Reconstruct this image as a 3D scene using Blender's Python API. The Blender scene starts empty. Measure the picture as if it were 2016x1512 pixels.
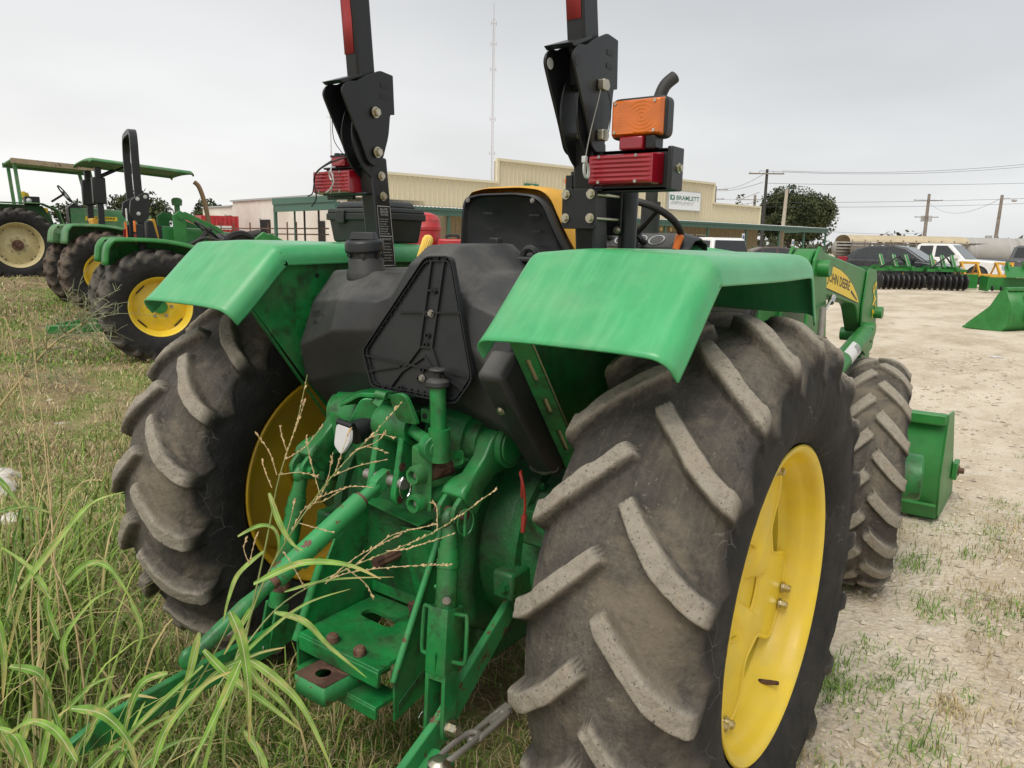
import bpy, bmesh, math, random
import numpy as np
from mathutils import Vector, Matrix

rng = np.random.default_rng(7)
random.seed(7)
SC = bpy.context.scene
COL = SC.collection
R = math.radians

# ------------------------------------------------------------------ camera
def look_matrix(loc, yaw, pitch, roll):
    fw = Vector((-math.sin(yaw)*math.cos(pitch), math.cos(yaw)*math.cos(pitch), -math.sin(pitch)))
    r = Vector((math.cos(yaw), math.sin(yaw), 0)); u = r.cross(fw)
    r2 = r*math.cos(roll) + u*math.sin(roll); u2 = u*math.cos(roll) - r*math.sin(roll)
    m = Matrix((r2, u2, -fw)).transposed().to_4x4(); m.translation = loc
    return m
CAM_LOC = Vector((1.4959, -1.8594, 1.596))
cd = bpy.data.cameras.new('camera'); cam = bpy.data.objects.new('camera', cd); COL.objects.link(cam)
cam.matrix_world = look_matrix(CAM_LOC, R(36.05), R(10.72), R(1.09))
cd.sensor_width = 36.0; cd.lens = 36.0*1483.9/2016; cd.clip_start = .05; cd.clip_end = 3000
SC.camera = cam
cd.dof.use_dof = False

# ------------------------------------------------------------------ sky and sun
SUN_EL, SUN_AZ = 56, 172          # azimuth clockwise from +Y
world = bpy.data.worlds.new('World'); SC.world = world; world.use_nodes = True
nt = world.node_tree; nt.nodes.clear()
def wn(t, **k):
    n = nt.nodes.new(t)
    for a, b in k.items(): setattr(n, a, b)
    return n
out = wn('ShaderNodeOutputWorld'); bg = wn('ShaderNodeBackground')
sky = wn('ShaderNodeTexSky', sky_type='NISHITA', sun_disc=False, sun_elevation=R(SUN_EL), sun_rotation=R(SUN_AZ), dust_density=3.0)
skyv = wn('ShaderNodeVectorMath', operation='SCALE'); skyv.inputs['Scale'].default_value = .1
nt.links.new(sky.outputs[0], skyv.inputs[0])
tc = wn('ShaderNodeTexCoord'); sep = wn('ShaderNodeSeparateXYZ'); nt.links.new(tc.outputs['Generated'], sep.inputs[0])
def wmath(op, a, b=None, c=None):
    n = wn('ShaderNodeMath', operation=op)
    for i, v in enumerate((a, b, c)):
        if v is None: continue
        if isinstance(v, (int, float)): n.inputs[i].default_value = v
        else: nt.links.new(v, n.inputs[i])
    return n.outputs[0]
zz = wmath('MAXIMUM', sep.outputs[2], 0.0)
den = wmath('ADD', zz, .18)
cx_ = wmath('DIVIDE', sep.outputs[0], den); cy_ = wmath('DIVIDE', sep.outputs[1], den)
cmb = wn('ShaderNodeCombineXYZ'); nt.links.new(cx_, cmb.inputs[0]); nt.links.new(cy_, cmb.inputs[1])
nz = wn('ShaderNodeTexNoise'); nz.inputs['Scale'].default_value = .42; nz.inputs['Detail'].default_value = 4; nz.inputs['Roughness'].default_value = .5
nt.links.new(cmb.outputs[0], nz.inputs['Vector'])
# even cloud layer: thinner and bluer low down, paler and slightly brighter overhead
ramp = wn('ShaderNodeValToRGB'); el = ramp.color_ramp.elements
el[0].position = .0; el[0].color = (.640, .635, .625, 1); el[1].position = 1.0; el[1].color = (.60, .60, .59, 1)
e2 = el.new(.30); e2.color = (.455, .458, .462, 1)
nt.links.new(zz, ramp.inputs[0])
cl = wmath('MULTIPLY_ADD', nz.outputs[0], .80, .60)
clc = wn('ShaderNodeVectorMath', operation='SCALE'); nt.links.new(ramp.outputs[0], clc.inputs[0]); nt.links.new(cl, clc.inputs['Scale'])
# the cloud is a little thicker and bluer towards the north-east
dt = wn('ShaderNodeVectorMath', operation='DOT_PRODUCT'); nt.links.new(tc.outputs['Generated'], dt.inputs[0]); dt.inputs[1].default_value = (.81, .59, 0)
dtf = wmath('MULTIPLY_ADD', dt.outputs['Value'], .5, .5)
tintn = wn('ShaderNodeMix', data_type='RGBA'); tintn.inputs[6].default_value = (1.06, 1.05, 1.03, 1); tintn.inputs[7].default_value = (.80, .825, .85, 1); nt.links.new(dtf, tintn.inputs[0])
cl2 = wn('ShaderNodeVectorMath', operation='MULTIPLY'); nt.links.new(clc.outputs[0], cl2.inputs[0]); nt.links.new(tintn.outputs[2], cl2.inputs[1]); clc = cl2
mixs = wn('ShaderNodeMix', data_type='RGBA'); mixs.inputs[0].default_value = .93
nt.links.new(skyv.outputs[0], mixs.inputs[6]); nt.links.new(clc.outputs[0], mixs.inputs[7])
nt.links.new(mixs.outputs[2], bg.inputs[0]); bg.inputs[1].default_value = 1.0
nt.links.new(bg.outputs[0], out.inputs[0])
sd = bpy.data.lights.new('sun', 'SUN'); sd.energy = 1.5; sd.angle = R(34); sd.color = (1, .95, .87)
sun = bpy.data.objects.new('sun', sd); COL.objects.link(sun)
sdir = Vector((math.sin(R(SUN_AZ))*math.cos(R(SUN_EL)), math.cos(R(SUN_AZ))*math.cos(R(SUN_EL)), math.sin(R(SUN_EL))))
sun.rotation_euler = sdir.to_track_quat('Z', 'Y').to_euler()
vs = SC.view_settings; vs.view_transform = 'Standard'; vs.look = 'None'; vs.exposure = 0.68; vs.gamma = 1; vs.use_curve_mapping = False
SC.cycles.use_denoising = True
SC.cycles.max_bounces = 6; SC.cycles.transparent_max_bounces = 6

# ------------------------------------------------------------------ materials
def mat(name, col, rough=.5, metal=0.0, var=.12, scale=6., dust=0.0, dustcol=(.36, .31, .24), dscale=5., up=0.0,
        rust=0.0, rustcol=(.10, .035, .018), rscale=14., bump=0.0, bscale=60., coat=0.0, fade=0.0, fadecol=None, spec=.5, streak=None, grime=0.0, gscale=11., grimecol=(.022, .022, .013)):
    m = bpy.data.materials.new(name); m.use_nodes = True; t = m.node_tree; b = t.nodes['Principled BSDF']
    L = t.links.new
    def N(ty, **k):
        n = t.nodes.new(ty)
        for a, v in k.items(): setattr(n, a, v)
        return n
    tcn = N('ShaderNodeTexCoord'); vec = tcn.outputs['Object']
    if streak:
        mp = N('ShaderNodeMapping'); mp.inputs['Scale'].default_value = streak; L(vec, mp.inputs[0]); svec = mp.outputs[0]
    else: svec = vec
    def noise(sc, det=5, v=vec, ro=.6):
        n = N('ShaderNodeTexNoise'); n.inputs['Scale'].default_value = sc; n.inputs['Detail'].default_value = det; n.inputs['Roughness'].default_value = ro
        L(v, n.inputs['Vector']); return n.outputs[0]
    def mapr(s, a, bb, c=0., d=1.):
        n = N('ShaderNodeMapRange'); n.interpolation_type = 'SMOOTHSTEP'; L(s, n.inputs[0])
        for i, v in enumerate((a, bb, c, d)): n.inputs[i+1].default_value = v
        return n.outputs[0]
    def mixc(f, a, bb):
        n = N('ShaderNodeMix', data_type='RGBA')
        for sock, v in ((n.inputs[0], f), (n.inputs[6], a), (n.inputs[7], bb)):
            if isinstance(v, (int, float)): sock.default_value = v
            elif isinstance(v, tuple): sock.default_value = (*v[:3], 1)
            else: L(v, sock)
        return n.outputs[2]
    lo = tuple(c*(1-var) for c in col); hi = tuple(min(1, c*(1+var)) for c in col)
    c = mixc(mapr(noise(scale), .3, .7), lo, hi)
    if fade:
        fc = fadecol or tuple(min(1, x*1.8+.05) for x in col)
        f = mapr(noise(scale*.7, 6, svec), .42, .68, 0, fade); c = mixc(f, c, fc)
    ro = rough
    if dust:
        d = mapr(noise(dscale, 7), .38, .72, 0, dust)
        if up:
            ge = N('ShaderNodeNewGeometry'); sp = N('ShaderNodeSeparateXYZ'); L(ge.outputs['Normal'], sp.inputs[0])
            u = mapr(sp.outputs[2], .1, .9, 1-up, 1); mm = N('ShaderNodeMath', operation='MULTIPLY'); L(d, mm.inputs[0]); L(u, mm.inputs[1]); d = mm.outputs[0]
        c = mixc(d, c, dustcol)
        rn = N('ShaderNodeMapRange'); L(d, rn.inputs[0]); rn.inputs[3].default_value = rough; rn.inputs[4].default_value = min(1, rough+.4); ro = rn.outputs[0]
    if grime:
        gf = mapr(noise(gscale, 8, ro=.68), .50, .66, 0, grime); c = mixc(gf, c, grimecol)
    if rust:
        rr = mapr(noise(rscale, 8), 1-rust-.02, 1-rust+.03); c = mixc(rr, c, rustcol)
    L(c, b.inputs['Base Color']); b.inputs['Metallic'].default_value = metal
    if isinstance(ro, float) or isinstance(ro, int): b.inputs['Roughness'].default_value = ro
    else: L(ro, b.inputs['Roughness'])
    b.inputs['Specular IOR Level'].default_value = spec
    if coat: b.inputs['Coat Weight'].default_value = coat; b.inputs['Coat Roughness'].default_value = .15
    if bump:
        bn = N('ShaderNodeBump'); bn.inputs['Strength'].default_value = bump; bn.inputs['Distance'].default_value = .004
        L(noise(bscale, 4), bn.inputs['Height']); L(bn.outputs[0], b.inputs['Normal'])
    return m

M = {}
M['green'] = mat('green_paint', (.012, .19, .045), .34, dust=.55, dustcol=(.065, .12, .05), dscale=9, bump=.22, bscale=110, rust=.25, rscale=24, var=.25, scale=14, grime=.65)
M['green_dark'] = mat('green_cast', (.008, .12, .028), .42, dust=.6, dustcol=(.04, .06, .03), dscale=10, grime=.8, bump=.8, bscale=70, var=.25)
M['green_rust'] = mat('green_chipped', (.030, .26, .075), .45, rust=.40, rscale=26, grime=.3, bump=.2, rustcol=(.13, .05, .03), dust=.3, dustcol=(.10, .30, .13))
M['fender'] = mat('fender_paint', (.048, .345, .125), .30, fade=.45, fadecol=(.11, .44, .19), scale=3.6, streak=(15., 2.2, 2.2), grime=.16, gscale=7, grimecol=(.03, .17, .07), dust=.30, dustcol=(.28, .40, .25), up=.5, rust=.14, rscale=5, bump=.03, bscale=40)
M['green_bg'] = mat('green_yard', (.022, .185, .035), .40, dust=.3, dustcol=(.12, .24, .09), up=.5, var=.15)
M['green_old'] = mat('green_weathered', (.05, .20, .07), .55, fade=.5, fadecol=(.14, .28, .13), dust=.3, rust=.2)
M['black'] = mat('black_paint', (.007, .008, .009), .38, dust=.15, dustcol=(.08, .078, .072), up=.6, bump=.06)
M['plastic'] = mat('black_plastic', (.019, .020, .021), .48, dust=.8, dustcol=(.115, .11, .10), up=.85, fade=.35, fadecol=(.045, .045, .044), bump=.2, bscale=220)
M['plastic_dk'] = mat('black_panel_plastic', (.009, .0105, .012), .42, dust=.2, dustcol=(.05, .05, .05), bump=.05)
M['rubber'] = mat('black_rubber', (.017, .017, .017), .62, dust=.4, dustcol=(.10, .09, .075))
M['yellow'] = mat('yellow_paint', (.80, .575, .035), .33, rust=.16, rscale=30, rustcol=(.25, .12, .03), dust=.30, dustcol=(.60, .47, .18), bump=.04, var=.06, dscale=9)
M['yellow_shaded'] = mat('yellow_shaded_paint', (.74, .46, .022), .40, dust=.3, dustcol=(.38, .28, .12), var=.1)  # darker copy of the rim yellow, with the inner side's shade in the colour
M['yellow_seat'] = mat('yellow_vinyl', (.70, .37, .035), .5, dust=.5, dustcol=(.40, .22, .05), var=.1, bump=.1)
M['yellow_knob'] = mat('yellow_knob', (.80, .55, .10), .45, var=.05)
M['cream_rim'] = mat('faded_cream_paint', (.55, .47, .25), .6, rust=.3, rustcol=(.22, .14, .06), dust=.4, dustcol=(.45, .38, .22))
M['zinc'] = mat('zinc_bolt', (.58, .54, .42), .33, metal=1, var=.15, dust=.3, dustcol=(.25, .22, .17))
M['steel'] = mat('worn_steel', (.34, .32, .29), .45, metal=.6, var=.2, rust=.3, bump=.1)
M['rusty'] = mat('rusty_steel', (.13, .07, .045), .75, rust=.5, rustcol=(.07, .03, .02), bump=.4, var=.3)
M['red'] = mat('red_lens', (.26, .004, .014), .16, var=.1, coat=.6, dust=.12, dustcol=(.2, .05, .05))
M['red_tape'] = mat('red_reflective_tape', (.37, .035, .04), .55, var=.1)
M['amber'] = mat('amber_lens', (.58, .130, .003), .15, var=.12, scale=20, coat=.7)
M['orange'] = mat('orange_plastic', (.72, .17, .02), .4)
M['red_paint'] = mat('red_paint', (.42, .02, .025), .4, dust=.2, dustcol=(.4, .2, .18))
M['silver'] = mat('silver_plastic', (.50, .50, .50), .4, var=.06)
M['chrome'] = mat('chrome', (.6, .6, .6), .15, metal=1, var=.05)
M['white'] = mat('white_paint', (.78, .78, .77), .35, var=.03, dust=.1)
M['ink_white'] = mat('white_print', (.62, .62, .60), .5, var=.04)
M['ink_black'] = mat('black_print', (.012, .012, .012), .5)
M['ink_yellow'] = mat('yellow_print', (.85, .60, .02), .4, var=.03)
M['ink_green'] = mat('green_print', (.015, .16, .10), .5, var=.04)
M['ink_grey'] = mat('grey_print', (.36, .38, .38), .5, var=.04)
M['ink_orange'] = mat('tan_print', (.60, .38, .16), .5, var=.04)
M['glass'] = mat('dark_glass', (.02, .023, .025), .06, var=.1, spec=.8)
M['cab_glass'] = mat('windscreen_glass', (.10, .12, .12), .07, var=.1, spec=.9)
M['hose'] = mat('hose_rubber', (.014, .014, .015), .5, var=.1)
M['red_wire'] = mat('red_wire', (.33, .04, .03), .4)
M['grey_wire'] = mat('grey_wire', (.20, .19, .18), .5)

# ------------------------------------------------------------------ geometry kit
class G:
    def __init__(s): s.v = []; s.f = []
    def add(s, vs_, fs): o = len(s.v); s.v += [tuple(p) for p in vs_]; s.f += [tuple(i+o for i in f) for f in fs]; return s
    def box(s, c, size, rot=None, top=None):
        hx, hy, hz = size[0]/2, size[1]/2, size[2]/2; tx, ty = top if top else (1, 1)
        P = [(-hx,-hy,-hz),(hx,-hy,-hz),(hx,hy,-hz),(-hx,hy,-hz),(-hx*tx,-hy*ty,hz),(hx*tx,-hy*ty,hz),(hx*tx,hy*ty,hz),(-hx*tx,hy*ty,hz)]
        m = rot if rot is not None else Matrix.Identity(3); c = Vector(c)
        return s.add([m @ Vector(p) + c for p in P], [(3,2,1,0),(4,5,6,7),(0,1,5,4),(1,2,6,5),(2,3,7,6),(3,0,4,7)])
    def span(s, a, b):   # axis aligned box from corner a to corner b
        a, b = Vector(a), Vector(b); lo = Vector([min(x, y) for x, y in zip(a, b)]); hi = Vector([max(x, y) for x, y in zip(a, b)])
        return s.box((lo+hi)/2, hi-lo)
    def cyl(s, a, b, r0, r1=None, n=16, caps=True):
        a, b = Vector(a), Vector(b); r1 = r0 if r1 is None else r1
        d = (b-a).normalized(); x = d.orthogonal().normalized(); y = d.cross(x)
        ring = lambda c, r: [c + x*(r*math.cos(2*math.pi*i/n)) + y*(r*math.sin(2*math.pi*i/n)) for i in range(n)]
        fs = [(i, (i+1) % n, n+(i+1) % n, n+i) for i in range(n)]
        if caps: fs += [tuple(range(n-1, -1, -1)), tuple(range(n, 2*n))]
        return s.add(ring(a, r0)+ring(b, r1), fs)
    def tube(s, pts, r, n=8, caps=True):
        pts = [Vector(p) for p in pts]; k = len(pts); rs = r if isinstance(r, (list, tuple)) else [r]*k
        vs_ = []; up = None
        for i, p in enumerate(pts):
            d = (pts[min(i+1, k-1)]-pts[max(i-1, 0)]).normalized()
            x = d.orthogonal().normalized() if up is None else (up - d*up.dot(d)).normalized()
            up = x; y = d.cross(x)
            vs_ += [p + x*(rs[i]*math.cos(2*math.pi*j/n)) + y*(rs[i]*math.sin(2*math.pi*j/n)) for j in range(n)]
        fs = [(i*n+j, i*n+(j+1) % n, (i+1)*n+(j+1) % n, (i+1)*n+j) for i in range(k-1) for j in range(n)]
        if caps: fs += [tuple(range(n-1, -1, -1)), tuple(range((k-1)*n, k*n))]
        return s.add(vs_, fs)
    def prism(s, poly, vec):
        poly = [Vector(p) for p in poly]; vec = Vector(vec); n = len(poly)
        fs = [tuple(range(n-1, -1, -1)), tuple(range(n, 2*n))] + [(i, (i+1) % n, n+(i+1) % n, n+i) for i in range(n)]
        return s.add(poly + [p+vec for p in poly], fs)
    def lathe(s, prof, c, axis, n=48, closed=False):
        c = Vector(c); d = Vector(axis).normalized(); x = d.orthogonal().normalized(); y = d.cross(x); k = len(prof); vs_ = []
        for i in range(n):
            t = 2*math.pi*i/n; e = x*math.cos(t) + y*math.sin(t)
            vs_ += [c + d*a + e*r for a, r in prof]
        kk = k if closed else k-1
        fs = [(i*k+j, i*k+(j+1) % k, ((i+1) % n)*k+(j+1) % k, ((i+1) % n)*k+j) for i in range(n) for j in range(kk)]
        return s.add(vs_, fs)
    def grid(s, rows, close=False):
        k = len(rows[0]); n = len(rows); vs_ = [p for r_ in rows for p in r_]
        fs = [(i*k+j, i*k+(j+1) % k, (i+1)*k+(j+1) % k, (i+1)*k+j) for i in range(n-1) for j in range(k if close else k-1)]
        return s.add(vs_, fs)
    def sphere(s, c, r, n=12, m=8, sc=(1, 1, 1)):
        c = Vector(c); rows = []
        for i in range(m+1):
            t = math.pi*i/m
            rows.append([c + Vector((r*sc[0]*math.sin(t)*math.cos(2*math.pi*j/n), r*sc[1]*math.sin(t)*math.sin(2*math.pi*j/n), r*sc[2]*math.cos(t))) for j in range(n)])
        return s.grid(rows, True)
    def mesh(s, name='m', smooth=True, ang=38):
        me = bpy.data.meshes.new(name); me.from_pydata([tuple(p) for p in s.v], [], s.f)
        bm = bmesh.new(); bm.from_mesh(me); bmesh.ops.remove_doubles(bm, verts=bm.verts, dist=1e-6)
        bmesh.ops.recalc_face_normals(bm, faces=bm.faces); bm.to_mesh(me); bm.free()
        if smooth:
            me.polygons.foreach_set('use_smooth', [True]*len(me.polygons)); me.set_sharp_from_angle(angle=R(ang))
        me.update(); return me
    def obj(s, name, m, parent=None, bevel=0, seg=2, smooth=True, solid=0, ang=38, subsurf=0):
        return place(name, s.mesh(name, smooth, ang), m, parent, bevel, seg, solid, subsurf)

def place(name, me, m, parent=None, bevel=0, seg=2, solid=0, subsurf=0, loc=None, rot=None):
    o = bpy.data.objects.new(name, me); COL.objects.link(o)
    if m is not None and not me.materials: me.materials.append(M[m] if isinstance(m, str) else m)
    if parent is not None: o.parent = parent
    if loc is not None: o.location = loc
    if rot is not None: o.rotation_euler = rot
    if solid: md = o.modifiers.new('solid', 'SOLIDIFY'); md.thickness = solid; md.offset = 0
    if subsurf: md = o.modifiers.new('sub', 'SUBSURF'); md.levels = md.render_levels = subsurf
    if bevel:
        md = o.modifiers.new('bevel', 'BEVEL'); md.width = bevel; md.segments = seg; md.limit_method = 'ANGLE'; md.angle_limit = R(35)
    return o

def tag(o, label, cat=None, group=None, kind=None):
    if label: o['label'] = label
    if cat: o['category'] = cat
    if group: o['group'] = group
    if kind: o['kind'] = kind
    return o
def empty(name, loc=(0, 0, 0), rz=0.0):
    o = bpy.data.objects.new(name, None); COL.objects.link(o); o.location = loc; o.rotation_euler = (0, 0, rz); o.empty_display_size = .2
    return o
def thing(name, label, cat, loc=(0, 0, 0), rz=0.0, group=None): return tag(empty(name, loc, rz), label, cat, group)

def arc_poly(pts, rad, n=4):
    """round the corners of a 3-D polygon; rad is a number or list"""
    pts = [Vector(p) for p in pts]; k = len(pts); o = []
    for i, p in enumerate(pts):
        r = rad[i] if isinstance(rad, (list, tuple)) else rad
        a = (pts[i-1]-p); b = (pts[(i+1) % k]-p)
        ra = min(r, a.length*.48, b.length*.48)
        if ra < 1e-5: o.append(p); continue
        p0 = p + a.normalized()*ra; p1 = p + b.normalized()*ra
        for j in range(n+1):
            t = j/n; o.append(p0*(1-t)**2 + p*2*t*(1-t) + p1*t*t)
    return o
def smooth_path(pts, n=6):
    pts = [Vector(p) for p in pts]; o = []
    for i in range(len(pts)-1):
        p0 = pts[max(i-1, 0)]; p1 = pts[i]; p2 = pts[i+1]; p3 = pts[min(i+2, len(pts)-1)]
        for j in range(n):
            t = j/n; o.append(.5*((2*p1) + (p2-p0)*t + (2*p0-5*p1+4*p2-p3)*t*t + (3*p1-p0-3*p2+p3)*t**3))
    o.append(pts[-1]); return o

BOLTS = {}
def bolt(parent, p, d, r=.012, h=.009, m='zinc', name='bolt', washer=True):
    key = (round(r, 4), round(h, 4), m, washer)
    if key not in BOLTS:
        g = G()
        if washer: g.cyl((0, 0, 0), (0, 0, h*.25), r*1.35, n=14)
        g.cyl((0, 0, h*.25), (0, 0, h), r, n=6); g.cyl((0, 0, h), (0, 0, h*1.12), r*.75, n=10)
        BOLTS[key] = g.mesh('bolt'); BOLTS[key].materials.append(M[m])
    o = place(name, BOLTS[key], None, parent, loc=p)
    o.rotation_euler = Vector(d).to_track_quat('Z', 'Y').to_euler(); return o

def text_mesh(s, bold=False):
    cu = bpy.data.curves.new('t', 'FONT'); cu.body = s; cu.resolution_u = 2
    if bold: cu.offset = .018
    ob = bpy.data.objects.new('t', cu); me = bpy.data.meshes.new_from_object(ob)
    v = [tuple(x.co) for x in me.vertices]; f = [tuple(p.vertices) for p in me.polygons]
    bpy.data.objects.remove(ob); bpy.data.meshes.remove(me); bpy.data.curves.remove(cu)
    v = np.array(v); lo = v.min(0); hi = v.max(0)
    v[:, 0] = (v[:, 0]-lo[0])/(hi[0]-lo[0]); v[:, 1] = (v[:, 1]-lo[1])/(hi[1]-lo[1])
    return v, f
def text(name, s, origin, ux, uy, m, parent=None, bold=False, warp=None):
    """flat print: origin lower-left corner, ux and uy the full width and height vectors"""
    v, f = text_mesh(s, bold); o = Vector(origin); ux = Vector(ux); uy = Vector(uy)
    pts = [(warp(p[0], p[1]) if warp else o + ux*p[0] + uy*p[1]) for p in v]
    me = bpy.data.meshes.new(name); me.from_pydata([tuple(p) for p in pts], [], f)
    return place(name, me, m, parent)
def quad(g, o, ux, uy):
    o, ux, uy = Vector(o), Vector(ux), Vector(uy); return g.add([o, o+ux, o+ux+uy, o+uy], [(0, 1, 2, 3)])

# ------------------------------------------------------------------ tyres
def sstep(a, b, x): t = np.clip((x-a)/(b-a), 0, 1); return t*t*(3-2*t)
def vnoise(p, seed=0):
    """cheap smooth value noise, p (...,3)"""
    p = np.asarray(p, float); i = np.floor(p).astype(np.int64); f = p-i; f = f*f*(3-2*f); o = 0
    for dx in (0, 1):
        for dy in (0, 1):
            for dz in (0, 1):
                h = ((i[..., 0]+dx)*73856093) ^ ((i[..., 1]+dy)*19349663) ^ ((i[..., 2]+dz)*83492791) ^ (seed*2654435)
                h = (h ^ (h >> 13))*1274126177; r = ((h ^ (h >> 16)) & 0xffff)/65535.
                o = o + r*np.where(dx, f[..., 0], 1-f[..., 0])*np.where(dy, f[..., 1], 1-f[..., 1])*np.where(dz, f[..., 2], 1-f[..., 2])
    return o
def fbm(p, seed=0, o=4): return sum(vnoise(np.asarray(p)*2.**k, seed+k)*.5**k for k in range(o))/sum(.5**k for k in range(o))

def tyre_mesh(name, Ro, Wd, rim, nlug, per=40, ns=104, lugh=.036, worn=1.0, phase=0.0, lugw=.024):
    k = Ro/.735; kw = Wd/.43
    half = np.array([(0, .699), (.05, .698), (.10, .692), (.145, .678), (.185, .655), (.21, .620), (.222, .575), (.222, .525), (.21, .475), (.192, .44), (.178, .425), (.168, .418), (.155, .416)])
    half = half*np.array([kw, k]); d_rim = half[-1, 1]; 
    t = (half[:, 1]-half[-1, 1])/(half[0, 1]-half[-1, 1]); half[:, 1] = rim + .012*k + t*(half[0, 1]-rim-.012*k)
    seg = np.r_[0, np.cumsum(np.hypot(*np.diff(half, axis=0).T))]; A = seg[-1]
    u = np.linspace(-1, 1, ns); a = np.abs(u)*A
    hx = np.interp(a, seg, half[:, 0]); hr = np.interp(a, seg, half[:, 1])
    ker = np.array([.25, .5, .25])
    for _ in range(3):
        hx2 = np.convolve(np.r_[hx[0], hx, hx[-1]]*1.0, ker, 'valid'); hr2 = np.convolve(np.r_[hr[0], hr, hr[-1]], ker, 'valid'); hr = hr2; hx[a > .03] = hx2[a > .03]
    x = hx*np.sign(u); na = nlug*per
    ph = np.arange(na)*2*np.pi/na
    PH, Ag = np.meshgrid(ph, a, indexing='ij'); SG = np.sign(np.meshgrid(ph, u, indexing='ij')[1])
    ak = Ag/(.24*k)
    gofs = .20*k*(1-np.clip(1-ak, -.25, 1)*np.abs(np.clip(1-ak, -.25, 1))**.5)
    PH = PH - gofs/Ro   # grid columns follow the lugs
    slope = np.clip(1.25*np.clip(1-ak, .02, 1)**.5, .1, 1.4); cosl = 1/np.sqrt(1+slope**2)
    pitch = 2*np.pi/nlug
    tt = (PH + phase + gofs/Ro + np.where(SG > 0, pitch/2, 0)) % pitch; ts = np.where(tt < pitch/2, tt, tt-pitch)*Ro; tt = np.minimum(tt, pitch-tt)*Ro
    P3 = np.stack([np.cos(PH)*Ro*9, np.sin(PH)*Ro*9, np.meshgrid(ph, x, indexing='ij')[1]*9], -1)
    nzv = fbm(P3*2.2, 3, 4)
    dist = tt*cosl + (nzv-.5)*.012*worn*k
    wid = k*(lugw + .007*np.clip(ak, 0, 1.2))
    mask = 1-sstep(wid, wid+.0145*k, dist)
    along = sstep(.004*k, .017*k, Ag-np.clip(ts, -.03*k, .03*k)*slope/(1+slope**2)+.10*np.abs(ts)*0)*(1-sstep(.205*k, .262*k, Ag))
    lugm = mask*along
    h = lugh*k*(1+.40*np.clip(ak, 0, 1))*lugm*(1-.16*worn*sstep(.45, .75, nzv))
    lob = rim + (Ro-rim)*(.50 + .16*np.abs(np.cos((PH+phase+.25*k/Ro+np.where(SG > 0, pitch/2, 0))*nlug/2)))
    hrG = np.meshgrid(ph, hr, indexing='ij')[1]
    h2 = .006*k*sstep(lob-.004, lob+.003, hrG)*(Ag > .2*k)*(1-.3*sstep(.9, 1, hrG/Ro))
    dx_, dr_ = np.gradient(x), np.gradient(hr); ln = np.hypot(dx_, dr_)+1e-9; nx, nr = -dr_/ln, dx_/ln
    w = sstep(.14*k, .24*k, a)*.35
    ux, ur = nx*w, nr*w+(1-w); ll = np.hypot(ux, ur); ux, ur = ux/ll, ur/ll
    X = x[None]+h*ux[None]+h2*nx[None] + (nzv-.5)*.003; RR = hr[None]+h*ur[None]+h2*nr[None]+(nzv-.5)*.004
    V = np.stack([X, -RR*np.cos(PH), RR*np.sin(PH)], -1).reshape(-1, 3)
    i = np.arange(na)[:, None]; j = np.arange(ns-1)[None]; q = np.stack([i*ns+j, i*ns+j+1, ((i+1) % na)*ns+j+1, ((i+1) % na)*ns+j], -1).reshape(-1, 4)
    me = bpy.data.meshes.new(name); me.vertices.add(len(V)); me.vertices.foreach_set('co', V.ravel())
    me.loops.add(q.size); me.loops.foreach_set('vertex_index', q.ravel()); me.polygons.add(len(q)); me.polygons.foreach_set('loop_start', np.arange(len(q))*4)
    me.polygons.foreach_set('use_smooth', np.ones(len(q), bool)); me.update(); me.validate()
    at = me.attributes.new('lug', 'FLOAT', 'POINT'); at.data.foreach_set('value', (sstep(.55, .98, lugm)).ravel().astype(np.float32))
    at = me.attributes.new('tread', 'FLOAT', 'POINT'); at.data.foreach_set('value', sstep(lob-.02, lob+.05*k, hrG).ravel().astype(np.float32))
    return me

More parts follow.
